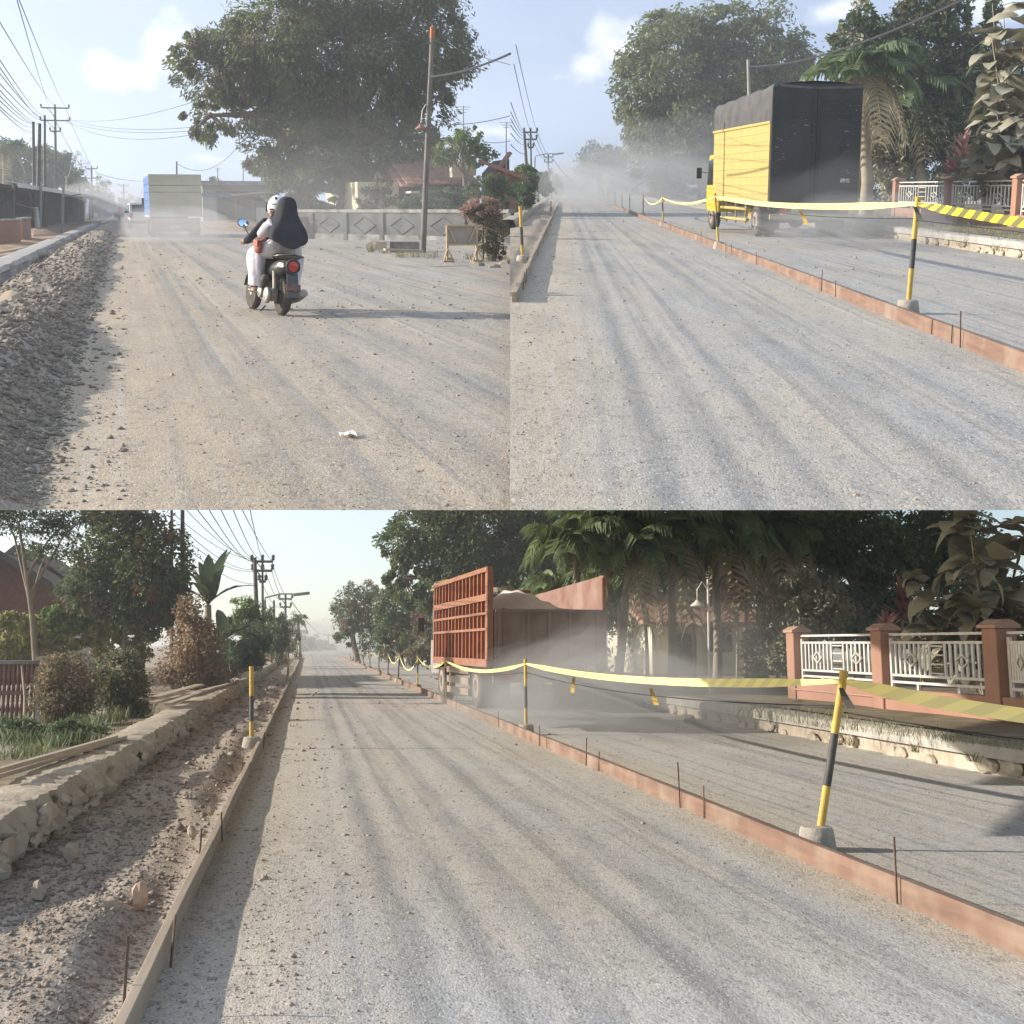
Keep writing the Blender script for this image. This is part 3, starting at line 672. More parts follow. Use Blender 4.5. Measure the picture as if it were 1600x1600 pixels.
for i, (b, t) in enumerate(posts_C):
    tops.append(post(C, b, t, f'{ORD[i]} yellow and black tape post beside the right-hand board in the lower picture', 'tape posts right of the lane, lower picture', r=.026 if i == 0 else .024,
                     cuts=(.36, .66) if i < 2 else (.5, .8), cols=None if i < 4 else [m_blk, m_blk, m_yel]))
tape(C, C.at(1900, 1147, 6.0), tops[0], .05, .085, 'nearest wide yellow striped tape, at the right edge of the lower picture', 'tapes, lower picture', bold=False, twist=.15)
tape(C, tops[0] + Vector((.02, -.05, .01)), C.at(1395, 1088, 8.3), .0, .03, 'short black and yellow twisted tape tail on the leaning post in the lower picture', 'tapes, lower picture', bold=True)
tape(C, tops[0], tops[1], .10, .07, 'yellow tape between the leaning post and the next post in the lower picture', 'tapes, lower picture', twist=.2)
tape(C, tops[1], tops[2], .16, .06, 'sagging yellow tape between the second and third posts in the lower picture', 'tapes, lower picture')
tape(C, tops[2], tops[3], .2, .05, 'sagging tape between the third and fourth posts in the lower picture', 'tapes, lower picture')
tape(C, tops[3], tops[4], .42, .05, 'slack tape hanging between the fourth and fifth posts in the lower picture', 'tapes, lower picture')
tape(C, tops[4], tops[5], .3, .04, 'loose tape between the fifth and sixth posts in the lower picture', 'tapes, lower picture')
for j in range(3):
    a = tops[j] - Vector((0, 0, .12)) if j else tops[0] - Vector((0, 0, .16)); b = tops[j + 1] - Vector((0, 0, .12))
    MBp = [a.lerp(b, i / 10) - Vector((0, 0, .1 * 4 * i / 10 * (1 - i / 10))) - a for i in range(11)]
    tag(MB().tube(MBp, .005, 5).build('cord', m_cord, S=C, loc=a), ['thin dark cord running back from the leaning post in the lower picture', 'thin cord between second and third posts in the lower picture', 'thin cord between third and fourth posts in the lower picture'][j], 'cord', 'cords under the tape')
a = tops[0] - Vector((0, 0, .2)); b = C.at(1900, 1184, 6.0)
tag(MB().tube([a.lerp(b, i / 8) - a - Vector((0, 0, .03 * math.sin(3.1 * i / 8))) for i in range(9)], .005, 5).build('cord', m_cord, S=C, loc=a), 'thin dark cord running from the leaning post to the right edge of the lower picture', 'cord', 'cords under the tape')
flag(C, C.at(1017, 1075, 13), .17, 'black and yellow tape scrap hanging from the cord in the lower picture', 'hanging tape scraps')
flag(C, C.at(897, 1058, 17), .2, 'pale tape scrap hanging from the cord near the second post in the lower picture', 'hanging tape scraps', dx=-.03)
flag(C, tops[0] - Vector((.03, .05, .04)), .13, 'dark tape knot wound on the leaning post in the lower picture', 'hanging tape scraps', m=m_blk)
post(C, (393, 1170), (393, 1045), 'yellow and black tape post by the left-hand board in the lower picture', 'tape posts left of the lane', cuts=(.34, .66))
post(C, (450, 1068), (450, 1030), 'far thin tape post by the left-hand board in the lower picture', 'tape posts left of the lane')
# upper right picture
rbx2 = (B.g(1600, 570).x + B.g(1300, 462).x + B.g(1110, 386).x) / 3
lbx2 = (B.g(800, 482).x + B.g(868, 328).x) / 2
board_run(B, rbx2, 5.6, 130, 6.0, .14, .045, m_board, 'reddish board of the right-hand formwork in the upper right picture', grp='right-hand formwork boards, upper right picture', seed=12)
board_run(B, lbx2, on_line(B, lbx2, 803), 120, 6.0, .12, .055, m_board_grey, 'dusty board of the left-hand formwork in the upper right picture', grp='left-hand formwork boards, upper right picture', seed=13)
stakes(B, [(rbx2 - .035, on_line(B, rbx2, p), h) for p, h in ((1508, .3), (1493, .16), (1310, .2), (1287, .27), (1185, .22), (1146, .22), (1137, .24), (1097, .26), (1050, .24), (1036, .22))],
       .2, 'rusty rebar stake along the right-hand board in the upper right picture', 'rebar stakes by the right-hand boards, upper right picture', seed=14)
stakes(B, [(lbx2 + .04, on_line(B, lbx2, p), h) for p, h in ((812, .24), (817, .2), (836, .2), (851, .2))],
       .2, 'rebar stake along the left-hand board in the upper right picture', 'rebar stakes by the left-hand boards, upper right picture', seed=15)
posts_B = [((1418, 490), (1434, 312)), ((1123, 388), (1117, 304)), ((1036, 353), (1035, 307)), ((1005, 337), (1005, 305)), ((984, 332), (984, 303)), ((972, 326), (972, 303)), ((961, 322), (961, 300)), ((950, 320), (950, 302)),
           ((945, 316), (944, 303)), ((938, 313), (937, 303)), ((932, 311), (932, 303))]
tb = []
for i, (b, t) in enumerate(posts_B):
    tb.append(post(B, b, t, f'{ORD[i]} yellow and black tape post beside the right-hand board in the upper right picture', 'tape posts right of the lane, upper right picture',
                   cuts=(.4, .66) if i < 2 else (.5, .8), cols=None if i < 3 else [m_blk, m_blk, m_yel], r=.027))
tape(B, B.at(1850, 373, 8.6), tb[0], .04, .085, 'bright yellow and black striped tape at the right edge of the upper right picture', 'tapes, upper right picture', bold=True)
tape(B, tb[0], tb[1], .1, .085, 'long yellow tape stretched in front of the yellow truck in the upper right picture', 'tapes, upper right picture', twist=.2)
tape(B, tb[1], tb[2], .18, .06, 'pale sagging tape left of the yellow truck in the upper right picture', 'tapes, upper right picture')
tape(B, tb[2], tb[3], .3, .05, 'slack pale tape between third and fourth posts in the upper right picture', 'tapes, upper right picture')
a = tb[0] - Vector((0, 0, .17)); b = B.at(1850, 391, 8.6)
tag(MB().tube([a.lerp(b, i / 8) - a for i in range(9)], .005, 5).build('cord', m_cord, S=B, loc=a), 'thin dark cord at the right edge of the upper right picture', 'cord', 'cords under the tape')
a = tb[0] - Vector((0, 0, .15)); b = tb[1] - Vector((0, 0, .1))
tag(MB().tube([a.lerp(b, i / 10) - a - Vector((0, 0, .1 * 4 * i / 10 * (1 - i / 10))) for i in range(11)], .005, 5).build('cord', m_cord, S=B, loc=a), 'thin cord below the long tape in the upper right picture', 'cord', 'cords under the tape')
flag(B, B.at(1250, 328, 18), .2, 'yellow tape scrap hanging in front of the black truck doors in the upper right picture', 'hanging tape scraps', dx=.1)
flag(B, B.at(1171, 326, 22), .16, 'small yellow tape scrap hanging by the truck wheel in the upper right picture', 'hanging tape scraps', dx=.0)
flag(B, tb[0] - Vector((.03, .05, .03)), .13, 'dark tape knot wound on the nearest post in the upper right picture', 'hanging tape scraps', m=m_blk)
post(B, (817, 412), (813, 325), 'yellow and black tape post by the left-hand board in the upper right picture', 'tape posts left of the lane', cuts=(.34, .66))
post(B, (861, 338), (861, 315), 'far thin tape post by the left-hand board in the upper right picture', 'tape posts left of the lane')
# ------------------------------------------------------------------ vehicles
p_yel = mat('truck_yellow', (0.42, 0.315, 0.085), (0.37, 0.275, 0.075), 2, .55, .35, dust=.2)
p_cab = mat('cab_yellow', (0.50, 0.38, 0.03), rough=.35, spec=.5)
p_tarp = mat('grey_tarpaulin', (0.045, 0.045, 0.045), (0.075, 0.072, 0.07), 3, .75, .25, bump=.5, bscale=8, dust=.15)
k = NT('black_truck_door'); v = k.co((1, 1, .25)); c = k.mix(k.rng(k.noise(v, 2.0, 5), .3, .7), (.017, .018, .021), (.036, .037, .040))
w = k.math('MULTIPLY', k.rng(k.noise(k.co((5, 5, 30)), 1.2, 5), .66, .7), k.rng(k.noise(k.co(), .8, 2), .52, .62))
p_black = k.base(k.mix(w, c, (.5, .5, .48)), .6, .3)
p_dark = mat('chassis_black', (0.02, 0.02, 0.02), (0.05, 0.045, 0.04), 5, .8, .2, dust=.35)
p_tyre = mat('tyre_rubber', (0.03, 0.028, 0.026), (0.06, 0.055, 0.05), 8, .9, .1, dust=.4)
p_rim = mat('rusty_rim', (0.22, 0.15, 0.12), (0.32, 0.25, 0.20), 10, .7, .3)
p_rust = mat('rust_orange', (0.21, 0.058, 0.02), (0.27, 0.08, 0.027), 4, .75, .2, dust=.1)
p_rib = mat('dusty_rust_rib', (0.27, 0.125, 0.075), (0.21, 0.085, 0.045), 5, .8, .2, dust=.2)
p_bed = mat('scraped_bed_steel', (0.20, 0.095, 0.065), (0.30, 0.19, 0.15), 1.6, .7, .25, dust=.25)
p_beddark = mat('dusty_tailgate', (0.15, 0.085, 0.065), (0.21, 0.155, 0.13), 1.4, .8, .2, dust=.3)
p_cream = mat('cream_container', (0.52, 0.48, 0.38), (0.45, 0.41, 0.32), 1.2, .7, .25, dust=.2)
p_blue = mat('blue_side', (0.06, 0.13, 0.32), (0.08, 0.16, 0.36), 2, .6, .3, dust=.1)
p_white = mat('white_paint', (0.72, 0.72, 0.70), (0.62, 0.61, 0.58), 3, .45, .4, dust=.15)
p_glass = mat('dark_glass', (0.02, 0.025, 0.03), rough=.1, spec=.6)
p_sand = mat('pale_sand', (0.80, 0.68, 0.60), (0.72, 0.60, 0.52), 6, .95, .1)
p_plate = mat('number_plate', (0.55, 0.55, 0.52), (0.12, 0.12, 0.12), 25, .5)
p_red = mat('red_lamp', (0.42, 0.03, 0.03), rough=.25, spec=.5); p_amber = mat('amber_lamp', (0.6, 0.22, 0.03), rough=.25, spec=.5)
p_wood = wood_mat('truck_timber', (0.30, 0.22, 0.15), (0.22, 0.16, 0.11), 0)
def wheel(parent, c, R, W, dual=False):
    rot = Matrix.Rotation(math.pi / 2, 3, 'Y')
    for off in ([0, W * 1.15] if dual else [0]):
        cc = Vector(c) + Vector((-off if c[0] > 0 else off, 0, 0))
        t = MB().lathe([(R * .58, -W / 2), (R * .93, -W / 2), (R, -W * .32), (R, W * .32), (R * .93, W / 2), (R * .58, W / 2)], 22, cc, rot).build('wheel', p_tyre, parent, smooth=35)
        sgn = 1 if c[0] > 0 else -1
        if off == 0:
            MB().lathe([(R * .6, -.02), (R * .55, .02), (R * .3, .03), (R * .2, -.02), (R * .05, -.02)][::1], 18, cc + Vector((sgn * W * .42, 0, 0)), Matrix.Rotation(sgn * math.pi / 2, 3, 'Y')).build('rim', p_rim, t, smooth=35)
def cab(parent, y0, W, paint, zt=2.3):
    """a forward-control lorry cab"""
    prof = [(0, .55), (1.45, .55), (1.6, .8), (1.55, 1.35), (1.28, zt), (.12, zt + .02), (0, zt - .1)]
    MB().prism(prof, W, lambda u, v, w: (w - W / 2, y0 + u, v)).build('cab', paint, parent, smooth=40, bev=.05)
    for sx in (-1, 1):
        MB().prism([(.45, 1.38), (1.38, 1.38), (1.18, zt - .16), (.45, zt - .12)], .02, lambda u, v, w: (sx * (W / 2 + .002) + (w if sx > 0 else -w), y0 + u, v)).build('side_window', p_glass, parent)
        MB().tube([(sx * W / 2, y0 + 1.4, 1.75), (sx * (W / 2 + .22), y0 + 1.5, 1.8)], .012, 6).box((sx * (W / 2 + .26), y0 + 1.5, 1.75), (.16, .05, .34)).build('mirror', p_dark, parent)
    MB().box((0, y0 + 1.58, .75), (W * .98, .06, .25)).build('bumper', p_dark, parent)
def chassis(parent, L, W):
    for sx in (-.38, .38): MB().box((sx, L / 2, .72), (.09, L, .2)).build('chassis_rail', p_dark, parent)
# --- yellow lorry with black doors, upper right picture
g = B.g(1268, 372); T = thing('box_truck', 'yellow-sided box truck with grey tarpaulin top and black rear doors in the upper right picture', 'truck', B, g, math.radians(6.8))
W, L = 2.36, 6.3; Z0, Z1, Z2 = .90, 2.92, 3.92
chassis(T, L, W)
MB().box((0, L / 2, (Z0 + Z1) / 2), (W - .10, L - .12, Z1 - Z0 - .02)).build('box_core', p_dark, T)
nb = 9; hb = (Z1 - Z0) / nb
pl = MB().box((0, 0, 0), (.05, L - .06, hb - .003)).mesh('side_plank'); pl.materials.append(p_yel)
for sx in (-1, 1):
    for i in range(nb): link(pl, 'side_plank', None, T, bev=.005, loc=(sx * (W / 2 - .02 - .002 * (i % 2)), L / 2, Z0 + hb * (i + .5)))
    MB().box((sx * (W / 2 + .012), L / 2, Z1 + .03), (.07, L, .07)).build('top_rail', p_yel, T, bev=.01)
    MB().box((sx * (W / 2 - .0), .02, (Z0 + Z1) / 2), (.06, .05, Z1 - Z0)).build('corner_post', p_yel, T)
rows = []
for i in range(15):                                    # tarpaulin stretched over hoops, ridge slightly crowned
    y = .0 + (L) * i / 14; sg = .03 * math.sin(i * 1.9); row = []
    for (x, z) in ((-1, Z1 + .05), (-1.0, Z1 + .5), (-.99, Z2 - .14), (-.93, Z2 - .03), (-.5, Z2 + .04), (0, Z2 + .07), (.5, Z2 + .04), (.93, Z2 - .03), (.99, Z2 - .14), (1.0, Z1 + .5), (1, Z1 + .05)):
        row.append(Vector((x * (W / 2 + .0) + (-sg if x < 0 else sg) * (.5 if abs(x) > .95 else 0), y, z + (sg * .8 if abs(x) < .95 else 0) - .012 * i * (1 if z > Z1 + .2 else 0))))
    rows.append(row)
MB().sheet(rows).build('tarpaulin', p_tarp, T, smooth=50)
for sx in (-1, 1):
    MB().box((sx * (W / 4 + .002), -.03, (Z0 + Z2) / 2 + .02), (W / 2 - .012, .05, Z2 - Z0 - .06)).build('rear_door', p_black, T, bev=.01)
    for i in range(6): MB().box((sx * (W / 4), -.062, Z2 - .42 - i * .09), (W / 2 - .1, .012, .012)).build('door_ridge', p_black, T)
    MB().tube([(sx * .1, -.07, Z0 + .1), (sx * .1, -.07, Z2 - .2)], .018, 6).build('locking_bar', p_black, T)
MB().tube([(-W / 2, -.05, Z2 - .06), (0, -.06, Z2 - .13), (W / 2, -.05, Z2 - .09)], [.05, .035, .05], 8).build('tarpaulin_roll', mat('faded_roll', (.13, .12, .11), (.05, .05, .05), 6), T, smooth=60)
MB().box((.80, -.062, 1.48), (.24, .014, .10)).build('sticker', p_plate, T)
MB().box((0, .02, Z0 - .08), (W, .12, .16)).build('rear_sill', p_dark, T, bev=.01)
MB().box((-.02, -.02, .55), (W - .1, .10, .14)).build('rear_bumper', mat('faded_yellow_beam', (.34, .27, .13), (.26, .20, .10), 3, .8, dust=.3), T, bev=.01)
for sx in (-.9, .9): MB().box((sx, -.01, .74), (.06, .06, .3)).build('bumper_hanger', p_dark, T)
MB().box((-.45, -.05, .76), (.26, .02, .12)).build('number_plate', p_plate, T)
for sx in (-.8, .8): MB().box((sx, -.05, .72), (.22, .03, .1)).build('tail_lamp', p_red, T)
for sx in (-1, 1):
    wheel(T, (sx * (W / 2 - .16), 1.45, .42), .42, .22, True)
    MB().box((sx * (W / 2 - .3), .85, .45), (.5, .02, .5)).build('mud_flap', p_dark, T)
    for z in (.42, .72): MB().tube([(sx * (W / 2 - .03), 2.2, z), (sx * (W / 2 - .03), 5.2, z)], .05, 8).build('side_guard', p_yel, T, smooth=50)
    for y in (2.6, 3.7, 4.8): MB().box((sx * (W / 2 - .09), y, .62), (.04, .05, .62)).build('guard_bracket', p_yel, T)
MB().tube([(-.75, 1.45, .42), (.75, 1.45, .42)], .07, 8).lathe([(.05, -.16), (.2, -.05), (.2, .05), (.05, .16)], 12, (0, 1.45, .42), Matrix.Rotation(math.pi / 2, 3, 'X')).build('rear_axle', p_dark, T, smooth=50)
MB().box((.7, 3.6, .6), (.4, .9, .4)).build('fuel_tank', p_dark, T, bev=.05)
cab(T, L + .08, 2.0, p_cab)
wheel(T, (-.88, L + .95, .42), .42, .22)
# --- dump truck, lower picture
g = C.g(858, 1112); T = thing('dump_truck', 'rusty dump truck with ribbed orange side in dust, lower picture', 'truck', C, g, math.radians(5.0))
W, L = 2.32, 5.6; Z0, Zt = .92, 1.95
chassis(T, L, W)
MB().box((0, L / 2, Z0 + .03), (W - .02, L, .12)).build('bed_floor', p_beddark, T)
def raised_side(sx):                                   # high side boards, tallest at the tail
    zr, zf = (2.72, 2.62) if sx < 0 else (2.58, 2.36)
    s = MB().prism([(0, Z0), (L, Z0), (L, zf), (0, zr)], .05, lambda u, v, w: (sx * (W / 2 - .05 + w), u, v)).build('side_board', p_rust if sx < 0 else p_bed, T)
    if sx > 0: MB().bar((sx * W / 2, -.02, zr + .02), (sx * W / 2, L, zf + .02), .08, .05).build('top_rail', p_bed, s); MB().box((sx * (W / 2 - .02), .02, 2.25), (.06, .07, .66)).build('end_post', p_rust, s); return
    n = 15
    for i in range(n):
        y = L * (i + .5) / n; zt = zr + (zf - zr) * y / L
        MB().box((sx * (W / 2 + .03), y, (Z0 + zt) / 2), (.06, .07, zt - Z0)).build('rib', p_rust if i % 2 else p_rib, s)
    for (t, h) in ((.0, .15), (1.0, .09), (.70, .13), (.53, .05), (.36, .05)):
        a = Z0 + (zr - Z0) * t; b = Z0 + (zf - Z0) * t
        MB().bar((sx * (W / 2 + .055), -.02, a), (sx * (W / 2 + .055), L + .02, b), .07, h).build('rail', p_rib, s)
    for y, zz in ((0, zr), (L, zf)): MB().box((sx * (W / 2 + .02), y, (Z0 + zz) / 2), (.12, .1, zz - Z0 + .1)).build('end_post', p_rib, s)
raised_side(-1); raised_side(1)
MB().box((0, L - .03, 1.75), (W - .12, .06, 1.6)).build('headboard', p_rust, T)
tg = MB().box((.0, -.04, (Z0 + Zt) / 2), (W - .12, .06, Zt - Z0)).build('tailgate', p_beddark, T)
for x in (-1.0, -.42, .0, .42, .98): MB().box((x, -.085, (Z0 + Zt) / 2), (.07, .035, Zt - Z0 - .1)).build('tailgate_rib', p_beddark, tg)
for z in (Z0 + .05, Zt - .03, Z0 + .14): MB().box((0, -.09, z), (W - .14, .05, .06 if z > 1.2 else .04)).build('tailgate_rail', p_beddark, tg)
rows = []
for i in range(13):
    rows.append([Vector((-1.08 + 2.16 * i / 12, .05 + 5.3 * j / 9, 1.93 + .50 * math.exp(-((i - 5.6) / 2.6) ** 2) * max(0, 1 - ((j - 4.5) / 4.5) ** 2) + .04 * math.sin(i * 1.7 + j * 2.3) - (.15 if i > 9 else 0))) for j in range(10)])
tag(MB().sheet(rows).build('sand_load', p_sand, S=C, smooth=60, loc=g, rot=Matrix.Rotation(math.radians(5.0), 4, 'Z')), 'pale sand heaped in the bed of the rusty dump truck', 'sand')
MB().box((0, .05, .62), (W - .1, .1, .14)).build('rear_beam', p_wood, T)
for sx in (-1, 1):
    for i, z in enumerate((.3, .52, .74)):
        MB().box((sx * (W / 2 - .05), 3.35, z), (.06, 2.4, .14)).build('side_guard', p_wood, T)
    for y in (2.3, 4.4): MB().box((sx * (W / 2 - .1), y, .56), (.05, .08, .7)).build('guard_bracket', p_wood, T)
    wheel(T, (sx * (W / 2 - .16), 1.5, .45), .45, .24, True); wheel(T, (sx * (W / 2 - .16), 5.2, .45), .45, .24)
    MB().box((sx * .8, .0, .72), (.2, .04, .1)).build('tail_lamp', p_red, T)
    MB().box((sx * (W / 2 - .3), .7, .42), (.5, .02, .55)).build('mud_flap', p_dark, T)
cab(T, L + .12, 2.0, mat('dump_cab', (.25, .22, .2), (.3, .27, .24), 3, .6))
m_sack = mat('sacking', (.36, .30, .21), (.27, .22, .15), 5, .95, bump=.6, bscale=20)
for i, (px, py, r, l) in enumerate(((699, 917, .2, 'crumpled tarpaulin bundle on the ribbed side of the rusty dump truck'), (776, 925, .14, 'left sack on the headboard of the rusty dump truck'), (792, 926, .16, 'right sack on the headboard of the rusty dump truck'))):
    t = thing('sack', l, 'sack', C, C.at(px, py, g.y + 5.5), 0, 'bundles on the dump truck')
    boulder('cloth', r * 1.5, m_sack, 31 + i, t, sq=(1.3, .8, .55))
    MB().tube([(-.16, 0, .05), (0, .02, .09), (.16, 0, .05)], .012, 5).build('rope', m_plank, t)
# --- far red dump truck, upper right picture
g = B.g(978, 306); T = thing('dump_truck', 'far reddish dump truck half hidden in dust in the upper right picture', 'truck', B, g, math.radians(3))
W, L = 5.0, 12.0
chassis(T, L, W)
k_ = 1.75
MB().box((-W / 2 + .05, L / 2, 2.6), (.1, L, 2.2)).build('side_board', p_bed, T); MB().box((W / 2 - .05, L / 2, 2.6), (.1, L, 2.2)).build('side_board', p_bed, T)
MB().box((0, 0, 2.0), (W - .2, .1, 1.3)).build('tailgate', p_bed, T); MB().box((0, L, 2.8), (W - .2, .1, 2.4)).build('headboard', p_rust, T)
rows = [[Vector((-2.3 + 4.6 * i / 6, .2 + 11 * j / 5, 2.75 + .35 * math.sin(i * .52) + .05 * math.sin(j * 3 + i))) for j in range(6)] for i in range(7)]
MB().sheet(rows).build('load', p_sand, T, smooth=60)
for sx in (-1, 1): wheel(T, (sx * 2.1, 2.5, .7), .7, .5, True); wheel(T, (sx * 2.1, 10.5, .7), .7, .4)
cab(T, L + .2, 3.6, p_red, 3.4)
# --- cream container lorry, upper left picture
g = A.g(277, 371); T = thing('box_truck', 'cream box truck with blue left side driving away in the upper left picture', 'truck', A, g, math.radians(1.2))
W, L = 2.44, 6.5; s_ = 1.0; Z0, Z1 = .98, 2.92
chassis(T, L, W)
MB().box((0, L / 2 + .04, (Z0 + Z1) / 2), (W - .06, L, Z1 - Z0 - .04)).build('box_core', p_cream, T)
for i, (a, b) in enumerate(((Z0, Z0 + .12), (Z0 + .135, 2.12), (2.14, 2.44), (2.46, Z1))):
    MB().box((0, -.0, (a + b) / 2), (W, .06, b - a)).build('rear_panel', p_cream, T, bev=.012)
for i in range(5):
    a = Z0 + (Z1 - Z0) * i / 5
    for sx in (-1, 1): MB().box((sx * (W / 2 - .01), L / 2 + .06, a + .195), (.04, L - .1, .375)).build('side_panel', p_blue, T, bev=.01)
for sx in (-1, 1): MB().box((sx * (W / 2 + .012), L / 2, Z0 + .02), (.04, L, .06)).build('lower_rail', p_white, T)
MB().tube([(-W / 2, 0, Z1 + .02), (W / 2, 0, Z1 + .02)], .03, 6).build('top_edge', p_cream, T)
MB().box((0, .04, .83), (W - .2, .1, .16)).build('rear_beam', p_wood, T); MB().box((0, .0, .55), (W - .25, .08, .12)).build('rear_bumper', p_dark, T)
MB().box((0, .2, .58), (W - .3, .04, .6)).build('mud_flap', p_dark, T); MB().box((-.1, -.04, .5), (.5, .02, .12)).build('number_plate', p_plate, T)
for sx in (-1, 1):
    wheel(T, (sx * (W / 2 - .18), 1.3, .42), .42, .24, True); wheel(T, (sx * (W / 2 - .18), 5.7, .42), .42, .22)
    MB().box((sx * .9, -.02, .72), (.2, .03, .1)).build('tail_lamp', p_red, T)
cab(T, L + .1, 1.9, p_blue)
# --- white van ahead of it
g = A.g(222, 357); T = thing('van', 'small white van beside the cream truck in the upper left picture', 'van', A, g, math.radians(2))
prof = [(0, .3), (3.9, .3), (4.1, .7), (3.6, 1.05), (2.9, 1.75), (.15, 1.8), (-.02, 1.0)]
MB().prism(prof, 1.6, lambda u, v, w: (w - .8, u, v)).build('body', p_white, T, bev=.05)
MB().box((0, .04, 1.42), (1.3, .1, .5)).build('rear_window', p_glass, T)
for sx in (-1, 1):
    MB().prism([(.5, 1.1), (3.2, 1.1), (2.8, 1.62), (.5, 1.66)], .03, lambda u, v, w: (sx * .8 + (w - .015), u, v)).build('side_window', p_glass, T)
    MB().box((sx * .68, -.03, .95), (.14, .05, .3)).build('tail_lamp', p_red, T)
    for y in (.8, 3.2): wheel(T, (sx * .72, y, .29), .29, .18)
    MB().box((sx * .92, 2.8, 1.15), (.2, .08, .16)).build('mirror', p_dark, T)
MB().box((0, -.05, .45), (1.5, .1, .18)).build('bumper', p_dark, T)
# ------------------------------------------------------------------ scooters and people
c_skin = mat('skin', (0.30, 0.15, 0.09), (0.34, 0.18, 0.11), 8, .55, .35)
c_jack = mat('black_jacket', (0.018, 0.018, 0.022), (0.035, 0.033, 0.038), 6, .9, .15, bump=.4, bscale=9)
c_trou = mat('dark_trousers', (0.035, 0.035, 0.038), (0.06, 0.058, 0.06), 6, .85, .15, bump=.4, bscale=9)
c_robe = mat('white_robe', (0.62, 0.58, 0.60), (0.52, 0.48, 0.51), 5, .9, .15, bump=1.0, bscale=11)
c_veil = mat('charcoal_veil', (0.032, 0.031, 0.036), (0.05, 0.048, 0.053), 4, .9, .15, bump=.6, bscale=5)
c_bag = mat('orange_leather', (0.38, 0.10, 0.05), (0.26, 0.06, 0.03), 30, .5, .4, bump=.8, bscale=60)
c_helm = mat('white_helmet', (0.74, 0.75, 0.72), rough=.25, spec=.5)
s_black = mat('gloss_black', (0.02, 0.02, 0.022), rough=.3, spec=.5, c2=(0.045, 0.042, 0.04), scale=6, dust=.25)
s_grey = mat('cast_alloy', (0.30, 0.28, 0.25), (0.20, 0.18, 0.15), 12, .5, .4, .5, dust=.3)
s_chrome = mat('mirror_glass', (0.55, 0.65, 0.78), rough=.08, metal=1.0)
s_silver = mat('clear_lens', (0.65, 0.64, 0.62), rough=.2, spec=.6)
def skinned(name, joints, bones, m, parent, root=0, sub=2):
    """joints: (point, radius); a continuous surface grown over the bones"""
    me = bpy.data.meshes.new(name); me.from_pydata([tuple(j[0]) for j in joints], bones, [])
    o = bpy.data.objects.new(name, me); COL.objects.link(o); o.parent = parent; me.materials.append(m)
    sk = o.modifiers.new('skin', 'SKIN'); sk.use_smooth_shade = True
    if not me.skin_vertices: me.attributes.new('skin', 'FLOAT', 'POINT') if False else None
    if me.skin_vertices:
        for i, j in enumerate(joints):
            r = j[1] if isinstance(j[1], tuple) else (j[1], j[1]); me.skin_vertices[0].data[i].radius = r
            me.skin_vertices[0].data[i].use_root = (i == root)
    su = o.modifiers.new('subsurf', 'SUBSURF'); su.levels = sub; su.render_levels = sub
    return o
def skin_ok():
    me = bpy.data.meshes.new('t'); return hasattr(me, 'skin_vertices')
def loft(rings, n=20, cap=True, fold=0.0):
    """rings: (centre, rx, ry, tilt_x) closed oval sections -> one continuous surface"""
    mb = MB(); V = []
    for c, rx, ry, tl in rings:
        for j in range(n):
            a = 2 * math.pi * j / n; fo = 1 + fold * math.sin(6 * a + c[2] * 9); q = Vector((rx * math.cos(a) * fo, ry * math.sin(a) * fo, 0)); q.rotate(Matrix.Rotation(tl, 3, 'X')); V.append(Vector(c) + q)
    k_ = len(rings); Fs = [(i * n + j, i * n + (j + 1) % n, (i + 1) * n + (j + 1) % n, (i + 1) * n + j) for i in range(k_ - 1) for j in range(n)]
    if cap: Fs += [tuple(range(n - 1, -1, -1)), tuple(range((k_ - 1) * n, k_ * n))]
    return mb.add(V, Fs)
def limb(pts, rs_, n=12): return MB().tube(pts, rs_, n)
def hand(c, d, m, parent, side=1, s=1.0, curl=.9):
    """palm, four unequal bent fingers and a thumb, closing round a grip that runs along x"""
    mb = MB(); c = Vector(c); d = Vector(d).normalized()
    x = Vector((1, 0, 0)); u = d.cross(x).normalized()
    if u.z < 0: u = -u
    mb.tube([c - d * .03 * s, c + d * .035 * s], [.026 * s, .04 * s], 8); mb.box(c + d * .03 * s, (.075 * s, .03 * s, .03 * s), Matrix((x, d, u)).transposed())
    for i, l in enumerate((.9, 1.0, .95, .75)):
        p = c + x * ((i - 1.5) * .021 * s) + d * .045 * s; a = p + d * .03 * s * l; b = a + (d * .3 - u * curl).normalized() * .028 * s * l; e = b + (-d * .5 - u * .6).normalized() * .02 * s * l
        mb.tube([p, a, b, e], [.0095 * s, .009 * s, .0085 * s, .007 * s], 7)
    p = c + x * (.04 * s * side) + d * .01 * s; mb.tube([p, p + (x * side * .6 + d - u * .3).normalized() * .03 * s, p + (x * side * .2 + d - u * .9).normalized() * .055 * s], [.012 * s, .0105 * s, .008 * s], 7)
    return mb.build('hand', m, parent, smooth=60)
